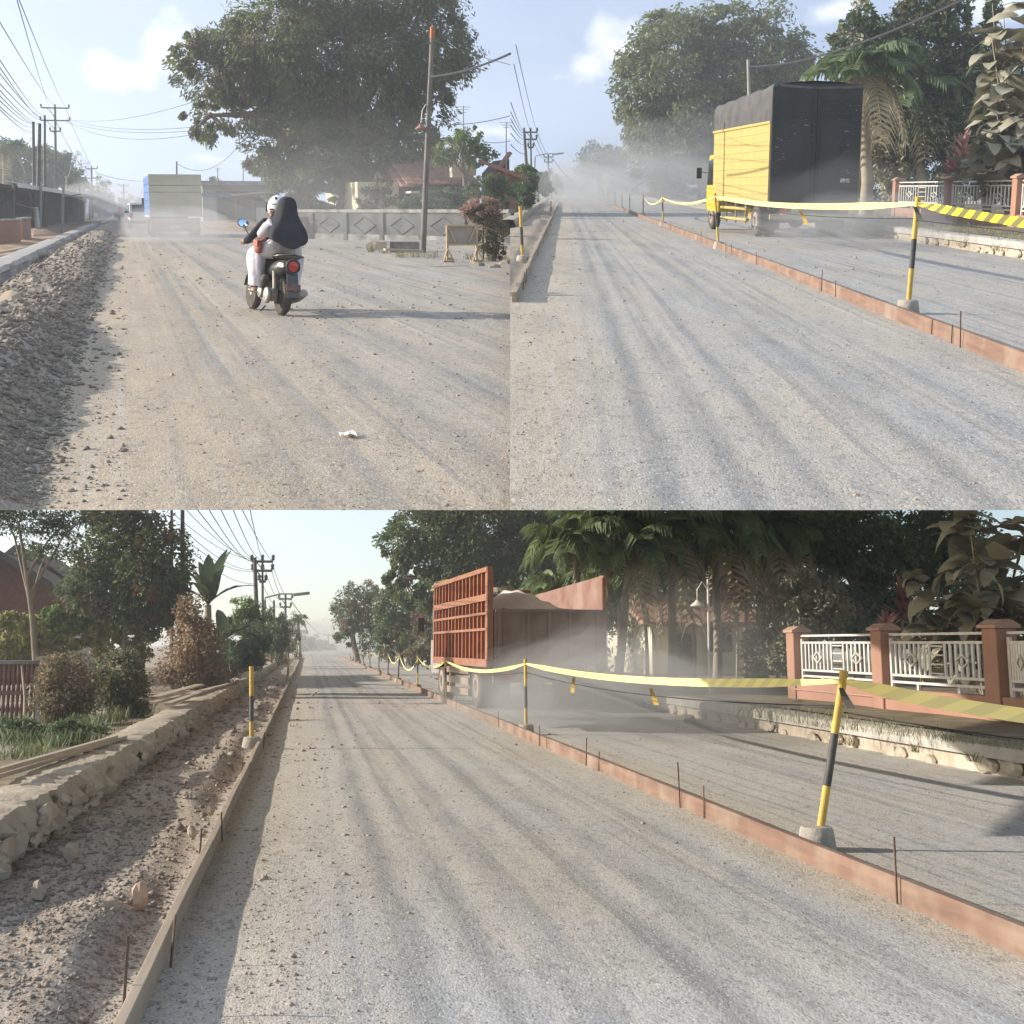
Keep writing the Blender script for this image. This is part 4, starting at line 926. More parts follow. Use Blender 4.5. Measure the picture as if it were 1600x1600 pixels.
# --- the scooter: x right, y forward, rear wheel contact at the origin
g = A.g(440, 493); LEAN = Matrix.Rotation(math.radians(6), 4, 'Y') @ Matrix.Scale(.93, 4); HEAD = math.radians(12)
SC = thing('scooter', 'black scooter with round red tail light carrying two riders in the upper left picture', 'scooter', A, g, rot=Matrix.Rotation(HEAD, 4, 'Z') @ LEAN)
def sc_wheel(y, R):
    rot = Matrix.Rotation(math.pi / 2, 3, 'Y')
    w_ = MB().lathe([(R * .72, -.045), (R * .9, -.05), (R, -.022), (R, .022), (R * .9, .05), (R * .72, .045)], 26, (0, y, R), rot).build('wheel', p_tyre, SC, smooth=40)
    rim = MB().lathe([(R * .74, -.03), (R * .74, .03), (R * .66, .03), (R * .66, -.03)], 26, (0, y, R), rot); rim.lathe([(.05, -.05), (.05, .05)], 12, (0, y, R), rot)
    for i in range(5):
        a = 2 * math.pi * i / 5; rim.bar((0, y + .03 * math.cos(a), R + .03 * math.sin(a)), (0, y + R * .7 * math.cos(a), R + R * .7 * math.sin(a)), .025, .03)
    rim.build('rim', s_grey, w_, smooth=40)
sc_wheel(0, .25); sc_wheel(1.26, .25)
def shell(rings, name, m, n=18): return loft(rings, n).build(name, m, SC, smooth=60)
# tail body: sections along y, drawn as ovals facing y
def yloft(secs, name, m, parent, n=18):
    return loft([((0 if len(q) < 5 else q[4], q[0], q[1]), q[2], q[3], math.pi / 2) for q in secs], n).build(name, m, parent, smooth=60)
yloft([(-.30, .66, .03, .04), (-.27, .66, .10, .075), (-.16, .65, .15, .10), (.05, .62, .17, .13), (.3, .56, .165, .16), (.48, .48, .13, .16), (.52, .46, .05, .08)], 'body_shell', s_black, SC)
yloft([(-.26, .765, .05, .015), (-.2, .78, .13, .035), (.1, .785, .15, .05), (.42, .76, .13, .06), (.62, .76, .10, .045), (.68, .75, .03, .02)], 'seat', mat('seat_vinyl', (.03, .028, .027), (.06, .055, .05), 6, .7, dust=.4), SC)
MB().lathe([(.0, .0), (.05, .0), (.088, .02), (.088, .05)], 20, (0, -.345, .665), Matrix.Rotation(-math.pi / 2, 3, 'X')).build('tail_light', p_red, SC, smooth=50)
MB().lathe([(.098, 0), (.098, .05), (.084, .05), (.084, 0)], 20, (0, -.335, .665), Matrix.Rotation(-math.pi / 2, 3, 'X')).build('tail_light_rim', s_black, SC, smooth=40)
for sx in (-1, 1):
    yloft([(-.29, .665, .008, .015, sx * .115), (-.26, .67, .018, .035, sx * .12), (-.2, .675, .018, .035, sx * .14), (-.15, .68, .006, .012, sx * .155)], 'indicator', s_silver, SC, 10)
    MB().tube([(sx * .17, .0, .78), (sx * .16, -.22, .80), (0, -.33, .82)], .014, 8).build('grab_rail', s_black, SC, smooth=60)
    MB().tube([(sx * .12, -.02, .27), (sx * .13, .03, .60)], .032, 8).build('shock_absorber', s_grey, SC, smooth=60)
mf = MB(); rows = []
for i in range(9):                                       # rear mudguard and plate hanger
    t = i / 8; a = math.radians(60 + 105 * t); rows.append([Vector((x, .0 + .30 * math.cos(a), .25 + .30 * math.sin(a))) for x in (-.07, -.04, .04, .07)])
mf.sheet(rows).build('rear_mudguard', s_black, SC, smooth=60)
MB().bar((0, -.3, .58), (0, -.42, .26), .15, .014, up=(0, 1, 0)).build('plate_hanger', s_black, SC)
MB().box((0, -.39, .39), (.2, .012, .1), Matrix.Rotation(math.radians(-20), 3, 'X')).build('number_plate', mat('muddy_plate', (.14, .06, .05), (.2, .12, .09), 20, .7), SC)
eng = MB().box((-.14, .16, .27), (.1, .46, .17)); eng.lathe([(.0, 0), (.10, 0), (.115, .03), (.1, .06), (0, .07)], 18, (-.19, .0, .26), Matrix.Rotation(-math.pi / 2, 3, 'Y')); eng.lathe([(0, 0), (.085, 0), (.1, .03), (.0, .06)], 16, (-.19, .34, .3), Matrix.Rotation(-math.pi / 2, 3, 'Y'))
eng.build('engine', s_grey, SC, smooth=40, bev=.015)
MB().lathe([(.0, 0), (.07, .0), (.085, .05), (.06, .09), (0, .1)], 14, (-.16, .2, .45), Matrix.Rotation(-math.pi / 2, 3, 'Y')).build('air_box', p_tyre, SC, smooth=50)
MB().tube([(.15, .5, .2), (.17, .2, .2), (.17, -.1, .26), (.17, -.34, .33)], [.02, .05, .06, .055], 12).build('exhaust', s_grey, SC, smooth=60)
MB().tube([(-.12, .35, .1), (-.2, .3, .03)], .012, 6).build('side_stand', s_black, SC)
MB().box((0, .74, .29), (.36, .42, .07)).build('footboard', s_black, SC, bev=.03)
yloft([(.95, .55, .17, .27), (1.0, .58, .19, .30), (1.06, .6, .16, .28), (1.1, .62, .05, .18)], 'leg_shield', s_black, SC)
yloft([(.84, .93, .03, .03), (.9, .95, .12, .06), (1.0, .97, .13, .075), (1.08, .95, .06, .05)], 'handlebar_cover', s_black, SC)
MB().tube([(-.34, .83, .93), (-.18, .9, .95), (.18, .9, .95), (.34, .83, .93)], .014, 8).build('handlebar', s_grey, SC, smooth=60)
for sx in (-1, 1):
    MB().tube([(sx * .34, .83, .93), (sx * .23, .875, .942)], .02, 8).build('grip', p_tyre, SC, smooth=60)
    mm = MB().tube([(sx * .2, .9, .95), (sx * .27, .93, 1.09), (sx * .31, .92, 1.15)], .007, 6).build('mirror_stalk', s_black, SC, smooth=60)
    mr = MB().lathe([(.0, -.012), (.06, -.01), (.072, .0), (.066, .006)], 18, (sx * .335, .91, 1.19), Matrix.Rotation(math.radians(74), 3, 'X') @ Matrix.Diagonal((1.15, .85, 1)).to_3x3()).build('mirror', s_black, SC, smooth=50)
    MB().lathe([(.062, 0), (.0, .003)], 18, (sx * .335, .897, 1.191), Matrix.Rotation(math.radians(74), 3, 'X') @ Matrix.Diagonal((1.15, .85, 1)).to_3x3()).build('mirror_glass', s_chrome, mr)
    MB().tube([(sx * .05, 1.26, .25), (sx * .06, 1.05, .78)], .02, 8).build('fork', s_grey, SC)
rows = []
for i in range(8):
    a = math.radians(15 + 140 * i / 7); rows.append([Vector((x, 1.26 + .29 * math.cos(a), .25 + .29 * math.sin(a))) for x in (-.07, -.04, .04, .07)])
MB().sheet(rows).build('front_mudguard', s_black, SC, smooth=60)
# --- rider in front (frame shared with the scooter)
RM = A.M @ Matrix.Translation(g) @ Matrix.Rotation(HEAD, 4, 'Z') @ LEAN
def person(label):
    o = bpy.data.objects.new('person', None); COL.objects.link(o); o.matrix_world = RM; o.empty_display_size = .2
    return tag(o, label, 'person', 'people on the scooter')
R1 = person('rider in dark jacket and white helmet holding the scooter handlebar')
def head(parent, c, yawz, pitchx):
    """a head with face: skull, jaw, nose, mouth, eyes, ears; faces +y"""
    Rm = Matrix.Rotation(yawz, 3, 'Z') @ Matrix.Rotation(pitchx, 3, 'X'); c = Vector(c); mb = MB(); rings = []; n = 18; V = []
    for (z, rx, ry, oy) in ((-.115, .03, .03, .045), (-.10, .05, .055, .035), (-.06, .066, .082, .015), (0, .076, .098, 0), (.05, .077, .10, -.005), (.09, .062, .082, -.008), (.112, .03, .04, -.008)):
        for j in range(n):
            a = 2 * math.pi * j / n; V.append(Rm @ Vector((rx * math.cos(a), ry * math.sin(a) + oy, z)) + c)
    mb.add(V, [(i * n + j, i * n + (j + 1) % n, (i + 1) * n + (j + 1) % n, (i + 1) * n + j) for i in range(6) for j in range(n)] + [tuple(range(n - 1, -1, -1)), tuple(range(6 * n, 7 * n))])
    h = lambda *p: Rm @ Vector(p) + c
    mb.tube([h(0, .095, .015), h(0, .115, -.02), h(0, .1, -.035)], [.008, .014, .012], 8)
    for sx in (-1, 1):
        mb.tube([h(sx * .078, -.005, .015), h(sx * .09, -.02, .0), h(sx * .078, -.01, -.03)], [.008, .014, .008], 7)
    mb.tube([h(-.022, .096, -.058), h(0, .1, -.06), h(.022, .096, -.058)], [.004, .007, .004], 6)
    o = mb.build('head', c_skin, parent, smooth=70)
    for sx in (-1, 1): MB().lathe([(0, -.008), (.011, -.004), (.012, .004), (0, .01)], 10, h(sx * .03, .088, .012), Rm @ Matrix.Rotation(-math.pi / 2, 3, 'X')).build('eye', p_white, o, smooth=60)
    return o
# body: pelvis to neck as one surface, arms and legs grown from it
def body_mesh(parent, hip, chest, neck, arms, legs, m, r=1.0):
    joints = [(hip, (.15 * r, .13 * r)), (tuple((Vector(hip) + Vector(chest)) / 2), (.135 * r, .115 * r)), (chest, (.16 * r, .12 * r)), (neck, .055 * r)]
    bones = [(0, 1), (1, 2), (2, 3)]
    for a in arms:
        st = 2
        for i, (p, rr) in enumerate(a): joints.append((p, rr * r)); bones.append((st, len(joints) - 1)); st = len(joints) - 1
    for l in legs:
        st = 0
        for i, (p, rr) in enumerate(l): joints.append((p, rr * r)); bones.append((st, len(joints) - 1)); st = len(joints) - 1
    return joints, bones
armsR = [[((-.19, .42, 1.22), .06), ((-.34, .53, .99), .048), ((-.335, .76, .945), .036)], [((.19, .42, 1.22), .06), ((.34, .53, .99), .048), ((.335, .76, .945), .036)]]
legsR = [[((-.13, .5, .84), .085), ((-.2, .85, .80), .07), ((-.19, .82, .45), .05), ((-.19, .8, .36), .04)], [((.13, .5, .84), .085), ((.2, .85, .80), .07), ((.19, .82, .45), .05), ((.19, .8, .36), .04)]]
jb = body_mesh(R1, (0, .40, .86), (0, .44, 1.18), (0, .47, 1.32), [a[:3] for a in armsR], legsR, c_skin, .92)
skinned('body', jb[0], jb[1], c_skin, R1)
jj = body_mesh(R1, (0, .40, .88), (0, .44, 1.18), (0, .465, 1.30), [a[:3] for a in armsR], [], c_jack, 1.12); skinned('jacket', jj[0], jj[1], c_jack, R1)
jt = ([((0, .40, .86), (.17, .15))] + [(p, r_ * 1.18) for l in legsR for p, r_ in l[:3]], [(0, 1), (1, 2), (2, 3), (0, 4), (4, 5), (5, 6)]); skinned('trousers', jt[0], jt[1], c_trou, R1)
loft([((0, .465, 1.28), .075, .08, 0), ((0, .475, 1.33), .07, .075, 0), ((0, .48, 1.36), .06, .065, 0)], 14).build('collar', c_jack, R1, smooth=60)
hd = head(R1, (0, .5, 1.43), 0, 0)
hv = []
prof = []
for i in range(11):
    th = math.radians(5 + 112 * i / 10); prof.append((.148 * math.sin(th), .165 * math.cos(th)))
prof += [(.135, -.085), (.115, -.09)]
hel = MB().lathe(prof[::-1], 26, (0, .49, 1.44), Matrix.Diagonal((.92, 1.08, 1)).to_3x3()).build('helmet', c_helm, R1, smooth=60)
rows = [[Vector((.15 * math.cos(a) * 1.0, .49 + .175 * math.sin(a), 1.44 + z)) for a in [math.radians(20 + 140 * j / 10) for j in range(11)]] for z in (-.07, -.01, .05)]
MB().sheet(rows).build('visor', p_glass, hel, smooth=60)
for sx in (-1, 1): MB().box((sx * .05, .405, 1.555), (.05, .055, .02), Matrix.Rotation(math.radians(35), 3, 'X')).build('vent', p_dark, hel, bev=.008)
MB().tube([(.155 * math.cos(a) * .93, .49 + .165 * math.sin(a), 1.475) for a in [math.radians(190 + 160 * j / 12) for j in range(13)]], .006, 6).build('trim_line', s_grey, hel)
MB().box((.03, .31, 1.43), (.11, .012, .035), Matrix.Rotation(math.radians(4), 3, 'X')).build('badge', p_dark, hel, bev=.004)
for sx in (-1, 1): hand((sx * .33, .79, .945), (-sx * .05, 1, -.08), c_skin, R1, -sx)
for sx in (-1, 1):
    loft([((sx * .19, .76, .345), .035, .045, 0), ((sx * .19, .80, .335), .042, .08, 0), ((sx * .19, .83, .322), .045, .11, 0)], 12).build('sandal', s_black, R1, smooth=50)
# --- pillion in white robe and long dark veil
R2 = person('pillion in white robe and long charcoal veil, left hand raised to the helmet')
armsP = [[((-.2, .10, 1.20), .062), ((-.30, .22, 1.02), .055), ((-.13, .30, 1.31), .036)], [((.2, .1, 1.2), .062), ((.29, .16, 1.0), .05), ((.2, .34, .96), .036)]]
legsP = [[((-.16, .18, .86), .10), ((-.30, .50, .80), .078), ((-.25, .44, .46), .055), ((-.24, .44, .36), .04)], [((.16, .18, .86), .10), ((.30, .50, .80), .078), ((.25, .44, .46), .055), ((.24, .44, .36), .04)]]
jb = body_mesh(R2, (0, .04, .88), (0, .06, 1.16), (0, .09, 1.31), armsP, legsP, c_skin, .92); skinned('body', jb[0], jb[1], c_skin, R2)
joints = [((0, .02, .88), (.20, .17)), ((0, .04, 1.02), (.165, .14)), ((0, .06, 1.18), (.17, .13)), ((0, .09, 1.30), .07)]; bones = [(0, 1), (1, 2), (2, 3)]
for a in armsP:
    st = 2
    for i, (p, rr) in enumerate(a[:3]):
        q = p if i < 2 else tuple(Vector(a[1][0]).lerp(Vector(p), .72)); joints.append((q, (rr + (.014 if i else .012)) * 1.1)); bones.append((st, len(joints) - 1)); st = len(joints) - 1
for l in legsP:
    st = 0
    for i, (p, rr) in enumerate(l[:3]):
        q = p if i < 2 else tuple(Vector(p) + Vector((0, -.02, -.03))); joints.append((q, (.125, .115, .095)[i])); bones.append((st, len(joints) - 1)); st = len(joints) - 1
skinned('robe', joints, bones, c_robe, R2)
for sx in (-1, 1):                                        # skirt of the robe hanging to the ankle
    loft([((sx * .27, .40, .80), .11, .20, 0), ((sx * .265, .40, .62), .10, .17, 0), ((sx * .255, .41, .46), .095, .14, 0), ((sx * .25, .40, .37), .10, .15, .08)], 28, fold=.07).build('robe_hem', c_robe, R2, smooth=60)
    loft([((sx * .245, .42, .335), .04, .05, 0), ((sx * .245, .47, .328), .042, .10, 0), ((sx * .245, .5, .315), .046, .13, 0)], 12).build('foot', c_skin, R2, smooth=60)
    MB().box((sx * .245, .5, .300), (.095, .26, .02)).tube([(sx * .245 - .045, .52, .315), (sx * .245, .56, .36), (sx * .245 + .045, .52, .315)], .008, 6).build('sandal', m_plank, R2, bev=.006)
hd = head(R2, (0, .12, 1.43), math.radians(-12), -.05)
n = 40; rings = []
for (z, rx, ry, oy, oz) in ((1.575, .03, .035, .10, 0), (1.565, .07, .08, .10, 0), (1.53, .108, .122, .10, 0), (1.46, .128, .142, .10, 0), (1.38, .135, .145, .095, 0), (1.30, .16, .155, .075, 0), (1.22, .215, .18, .06, 0), (1.12, .255, .20, .04, .0), (1.02, .275, .215, .02, -.01), (.955, .27, .215, .01, -.02)):
    rings.append((z, rx, ry, oy))
V = []
for i, (z, rx, ry, oy) in enumerate(rings):
    for j in range(n):
        a = 2 * math.pi * j / n; f = 1 + (.06 * math.sin(6 * a + i * .5) + .025 * math.sin(11 * a - i) if i > 4 else 0); yy = ry * math.sin(a) * f
        zz = z - (.075 * max(0, -math.sin(a)) ** 2 * max(0, (i - 5) / 4)) + (.06 * abs(math.cos(a)) * max(0, (i - 6) / 3))
        if 1 < i < 5 and math.sin(a) > .55: yy *= .72                          # the veil opens round the face
        V.append((rx * math.cos(a) * f, yy + oy, zz))
mb = MB(); mb.add(V, [(i * n + j, i * n + (j + 1) % n, (i + 1) * n + (j + 1) % n, (i + 1) * n + j) for i in range(len(rings) - 1) for j in range(n)] + [tuple(range(n))])
o = mb.build('veil', c_veil, R2, smooth=80); sd = o.modifiers.new('solid', 'SOLIDIFY'); sd.thickness = .006; ss = o.modifiers.new('sub', 'SUBSURF'); ss.levels = ss.render_levels = 1
hand((-.13, .31, 1.33), (.1, .35, 1), c_skin, R2, 1, curl=.4); hand((.2, .36, .96), (-.3, 1, 0), c_skin, R2, -1)
# --- shoulder bag hanging at the pillion's left side
BG = bpy.data.objects.new('shoulder_bag', None); COL.objects.link(BG); BG.matrix_world = RM @ Matrix.Translation((-.315, .22, .80)); BG.empty_display_size = .1
tag(BG, "small orange woven shoulder bag at the pillion's left hip", 'bag')
loft([((0, 0, .0), .03, .05, 0), ((0, 0, .02), .045, .085, 0), ((-.005, 0, .10), .05, .10, 0), ((0, 0, .16), .04, .085, 0), ((0, 0, .185), .02, .06, 0)], 16).build('pouch', c_bag, BG, smooth=60)
MB().bar((-.04, -.09, .13), (-.04, .09, .13), .02, .09).build('flap', c_bag, BG, bev=.008)
MB().tube([(0, -.07, .17), (.08, -.20, .26), (.2, -.34, .30)], .010, 6).tube([(0, .06, .17), (.06, .05, .3), (.12, -.02, .4)], .010, 6).build('strap', c_bag, BG, smooth=60)
# --- far scooter with a rider in red
g2 = A.g(187, 347); FS = thing('scooter', 'far scooter loaded with panniers near the vanishing point in the upper left picture', 'scooter', A, g2, math.radians(0))
for y in (0, 1.25): MB().lathe([(.2, -.05), (.3, -.05), (.3, .05), (.2, .05)], 16, (0, y, .3), Matrix.Rotation(math.pi / 2, 3, 'Y')).build('wheel', p_tyre, FS)
MB().box((0, .3, .65), (.35, 1.0, .35)).build('body_shell', s_black, FS, bev=.08)
for sx in (-1, 1): MB().box((sx * .36, .0, .75), (.36, .5, .5)).build('pannier', p_dark, FS, bev=.04)
MB().tube([(-.35, .95, 1.0), (.35, .95, 1.0)], .03, 6).build('handlebar', s_black, FS)
R3 = bpy.data.objects.new('person', None); COL.objects.link(R3); R3.matrix_world = A.M @ Matrix.Translation(g2); R3.empty_display_size = .2
tag(R3, 'far rider in a red top on the loaded scooter in the upper left picture', 'person')
c_redtop = mat('red_shirt', (.45, .06, .05), (.38, .05, .04), 6, .9)
jb = body_mesh(R3, (0, .35, .9), (0, .4, 1.2), (0, .45, 1.36), [[((sx * .2, .42, 1.26), .06), ((sx * .33, .6, 1.08), .05), ((sx * .33, .85, 1.03), .04)] for sx in (-1, 1)], [[((sx * .14, .45, .88), .09), ((sx * .22, .75, .82), .075), ((sx * .2, .75, .4), .055)] for sx in (-1, 1)], c_redtop, 1.05)
skinned('body', jb[0], jb[1], c_redtop, R3, sub=1); head(R3, (0, .48, 1.48), 0, 0)
MB().lathe([(.13, -.06), (.155, .02), (.12, .12), (.02, .17)], 14, (0, .48, 1.48)).build('helmet', mat('red_helmet', (.5, .07, .06)), R3, smooth=60)
# ================================================================== upper left picture: things beside the road
m_roof = mat('rusty_sheet', (0.09, 0.08, 0.07), (0.16, 0.13, 0.11), 2, .8, .2, dust=.3); m_tile = mat('roof_tile', (0.24, 0.10, 0.07), (0.33, 0.16, 0.11), 3, .85, .15, dust=.2)
m_cream = mat('cream_wall', (0.60, 0.52, 0.34), (0.52, 0.45, 0.30), 1.5, .85, .15, dust=.1); m_creamlt = mat('pale_wall', (0.66, 0.60, 0.46), (0.56, 0.50, 0.38), 1.5, .85, .15)
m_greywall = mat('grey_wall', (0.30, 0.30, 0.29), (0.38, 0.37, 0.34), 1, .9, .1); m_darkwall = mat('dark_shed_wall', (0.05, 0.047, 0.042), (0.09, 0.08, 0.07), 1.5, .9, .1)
m_salmon = mat('salmon_paint', (0.34, 0.18, 0.125), (0.29, 0.15, 0.10), 1.8, .8, .2, dust=.15); m_salmonlt = mat('salmon_cap', (0.38, 0.22, 0.155), (0.33, 0.185, 0.13), 3, .8, .2, dust=.35)
m_rail = mat('white_railing', (0.62, 0.58, 0.52), (0.52, 0.48, 0.42), 8, .5, .3, dust=.2); m_brown = mat('brown_frame', (0.13, 0.06, 0.045), (0.17, 0.085, 0.06), 5, .6, .3)
m_wallgrey = mat('stained_shaded_wall', (0.13, 0.13, 0.12), (0.075, 0.073, 0.066), 1.1, .9, .1, bump=.3, bscale=12); m_lozenge = mat('lozenge_trim', (0.07, 0.075, 0.07), (0.12, 0.12, 0.11), 4, .9)  # garden wall grey: stain, plus tree shade put into the colour
def util_pole(S, base, top, r_px, lab, arms=(), grp='utility poles', m=None, Y=None, name='utility_pole', cat='pole'):
    g = S.g(*base) if Y is None else S.at(base[0], base[1], Y); s = S.m(g.y); t = S.at(top[0], top[1], g.y) - g
    o = thing(name, lab, cat, S, g, 0, grp); r = max(r_px * s / 2, .02)
    MB().tube([(0, 0, -.3), t * .5, t], [r * 1.25, r, r * .8], 10).build('pole', m or m_pole, o, smooth=60)
    for (fr, half, ins) in arms:
        c = t * fr; hw = half * s; a = MB().bar(c + Vector((-hw, -.08, 0)), c + Vector((hw, -.08, 0)), .12, .12).build('crossarm', m_pole, o)
        for i in range(ins):
            q = c + Vector((-hw + 2 * hw * i / max(1, ins - 1), -.08, .05)); MB().lathe([(.04, 0), (.10, .06), (.06, .12), (.10, .2), (.05, .3)], 8, q).build('insulator', m_pole, a, smooth=50)
        MB().bar(c + Vector((-hw * .6, -.08, 0)), c + Vector((0, -.08, -hw * .7)), .05, .05).build('brace', m_pole, o)
    return g, t
Yp = A.g(84, 372).y
util_pole(A, (54, 362), (52, 190), 5, 'leftmost of the three bare poles in the upper left picture', grp='bare poles by the shed')
util_pole(A, (59, 366), (62, 193), 6, 'middle of the three bare poles in the upper left picture, the white-banded one', grp='bare poles by the shed')
o = MB().lathe([(.17, 0), (.16, 1.1)], 10, (0, 0, 0)); g = A.g(59, 366); tag(o.build('paint_band', p_white, S=A, smooth=60, loc=g + Vector((-.0, -.02, .35))), 'white painted sleeve on the foot of the middle bare pole, upper left picture', 'sleeve')
util_pole(A, (70, 360), (70, 180), 4, 'rightmost and tallest of the three bare poles in the upper left picture', grp='bare poles by the shed')
util_pole(A, (88, 350), (86, 166), 4, 'tall utility pole with two crossarms above the shed in the upper left picture', ((.985, 19, 3), (.88, 20, 3), (.79, 7, 2)))
util_pole(A, (144, 343), (143, 262), 3, 'second utility pole with crossarms along the left road in the upper left picture', ((.98, 8, 3), (.8, 8, 3)))
util_pole(A, (193, 339), (193, 288), 2.5, 'small far utility pole left of the cream truck in the upper left picture', ((.97, 7, 3), (.75, 5, 2)))
util_pole(A, (225, 337), (225, 300), 2, 'tiny far utility pole just left of the cream truck in the upper left picture', ((.97, 4, 2),))
util_pole(A, (277, 345), (276, 252), 3, 'thin pole rising above the cream truck in the upper left picture')
util_pole(A, (140, 345), (140, 285), 2.5, 'short grey post beside the second utility pole in the upper left picture', m=m_pole_grey)
# street lamp on the right
g, t = util_pole(A, (660, 395), (676, 42), 8, 'tall leaning lamp pole with orange tip in front of the big tree, upper left picture', grp=None, name='lamp_pole', m=mat('brown_grey_pole', (.13, .115, .10), (.18, .16, .14), 3, .7))
lp = [o for o in COL.objects if o.get('label', '').startswith('tall leaning lamp pole')][0]; s = A.m(g.y)
MB().tube([t * .95, t], .075, 10).build('orange_tip', mat('orange_paint', (.45, .14, .05), (.36, .12, .05), 5, .7), lp, smooth=60)
MB().tube([t * .66, t * .64 + Vector((-.1, 0, .14)), t * .62 + Vector((-.2, 0, .1)), t * .58 + Vector((-.22, 0, 0))], .015, 6).build('lamp_arm', m_rail, lp, smooth=60)
MB().lathe([(.03, .14), (.05, .1), (.17, .0), (.16, -.02), (.05, -.05)], 14, t * .555 + Vector((-.24, 0, 0))).build('lamp_shade', mat('rusty_shade', (.34, .17, .12), (.26, .13, .1), 8, .7), lp, smooth=50)
MB().tube([t * .93 + Vector((-.12, 0, 0)), t * .925 + Vector((.12, 0, 0))], .03, 6).build('clamp', m_pole, lp)
# wires
WL = 'overhead cable in the upper left picture'
yq = A.g(88, 350).y
ends = [((78, 168), (18, -30)), ((87, 166), (-14, 12)), ((103, 168), (14, -40)), ((69, 181), (-12, 76)), ((69, 184), (-12, 100)), ((69, 187), (-12, 118)), ((62, 192), (-12, 128)), ((62, 194), (-12, 138)), ((53, 190), (-12, 146)), ((53, 196), (-12, 156)), ((53, 204), (-12, 160)), ((53, 206), (-12, 205)), ((66, 185), (-12, 88))]
for i, (a, b) in enumerate(ends):
    wire(A, (a[0], a[1], yq * (1 if i < 3 else .8)), (b[0], b[1], 22), .25 if i != 11 else .5, .009, 'dark ' + WL + ' running from the left poles towards the viewer', 'cables over the left poles, upper left picture')
for a, b, sag in (((104, 186), (330, 150), .6), ((104, 186), (330, 196), .5), ((104, 190), (330, 202), .5), ((104, 190), (330, 205), .9)):
    wire(A, (a[0], a[1], yq), (b[0], b[1], 66), sag, .014, 'dark ' + WL + ' crossing the sky to the big tree', 'cables to the big tree, upper left picture')
for a, b, Y2 in (((78, 170), (135, 268), 170), ((103, 170), (150, 268), 170), ((86, 186), (140, 276), 170), ((135, 268), (186, 292), 236), ((150, 268), (200, 292), 236)):
    wire(A, (a[0], a[1], yq if Y2 == 170 else 170), (b[0], b[1], Y2), .6, .018, 'dark ' + WL + ' running along the poles into the distance', 'cables between the far poles, upper left picture')
wire(A, (277, 256, A.g(277, 345).y), (372, 228, A.g(277, 345).y), 1.7, .03, 'sagging cable from the thin pole to the big tree, upper left picture')
wire(A, (150, 270, 170), (260, 281, 150), .5, .03, 'far level cable left of the cream truck, upper left picture')
wire(A, (671, 120, 38.5), (797, 84, 30), .1, .03, 'thick black cable from the lamp pole to the right edge, upper left picture')
wire(A, (673, 60, 38.8), (797, 101, 34), .05, .008, 'thin cable sloping down from the lamp pole top to the right edge')
wire(A, (690, 195, 52), (797, 181, 48), .1, .015, 'upper thin cable above the tiled roof, upper left picture')
wire(A, (745, 218, 52), (797, 220, 48), .1, .012, 'lower thin cable above the tiled roof, upper left picture')
# shed on the left
g = A.g(96, 366); Ys = g.y; s = A.m(Ys)
SH = thing('roadside_shed', 'long dark roadside shed with low sheet roof behind the bare poles, upper left picture', 'shed', A, g)
q = lambda px, py, Y=None: A.at(px, py, Y or Ys) - g
Y0 = A.g(30, 372).y; Y1 = A.g(122, 348).y
def quadbox(a, b, z0, z1, th): return MB().bar((a.x, a.y, (z0 + z1) / 2), (b.x, b.y, (z0 + z1) / 2), th, z1 - z0)
pa, pb = A.at(-30, 300, Y0 + 4) - g, A.at(128, 300, Y1) - g
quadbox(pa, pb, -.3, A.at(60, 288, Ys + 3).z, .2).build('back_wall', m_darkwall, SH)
zr = A.at(60, 282, Ys).z
rows = [[Vector((pa.x + (pb.x - pa.x) * i / 10 + dx_, pa.y + (pb.y - pa.y) * i / 10 + dy_, zr + dz_ + .03 * math.sin(i * 2.2))) for dx_, dy_, dz_ in ((2.0, -3.2, -.35), (1.0, -1.6, -.15), (-.3, .6, .15))] for i in range(11)]
MB().sheet(rows).build('roof', m_roof, SH)
MB().bar(Vector(rows[0][0]) + Vector((0, -.03, -.05)), Vector(rows[10][0]) + Vector((0, -.03, -.05)), .08, .22).build('fascia', m_rail, SH)
for px, tp in ((97, 288), (62, 284), (20, 282), (122, 290)):
    b = A.g(px, 366 if px < 100 else 350) - g; MB().tube([b - Vector((0, 0, .2)), A.at(px + 2, tp, b.y + g.y) - g], .07, 8).build('post', m_pole_grey, SH)
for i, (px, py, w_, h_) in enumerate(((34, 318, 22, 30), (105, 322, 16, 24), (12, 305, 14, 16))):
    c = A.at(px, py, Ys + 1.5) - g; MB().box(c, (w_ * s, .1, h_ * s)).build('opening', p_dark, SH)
for i, (px, py, w_, rz) in enumerate(((40, 322, 34, .3), (112, 305, 26, -.1))):
    c = A.at(px, py, Ys - .5) - g; MB().box(c, (w_ * s, .9, .05), Matrix.Rotation(rz, 3, 'Y')).build('awning', m_plank, SH)
# low red garden walls at far left
for i, (x0, x1, r0, r1, l) in enumerate(((-30, 30, 388, 345, 'low reddish wall section at the left edge of the upper left picture'), (33, 46, 380, 342, 'short reddish wall section beside the bare poles in the upper left picture'))):
    a, b = A.g(x0, r0), A.g(x1, r0 - 4); zt = A.at(x1, r1, b.y).z
    o = thing('garden_wall', l, 'wall', A, a, 0, 'reddish garden walls'); b = b - a
    MB().bar((0, 0, zt / 2 - .1), (b.x, b.y, zt / 2 - .1), .18, zt + .2).build('wall', m_salmon, o, bev=.02); MB().bar((0, 0, zt + .04), (b.x, b.y, zt + .04), .26, .08).build('coping', m_conc, o, bev=.02)
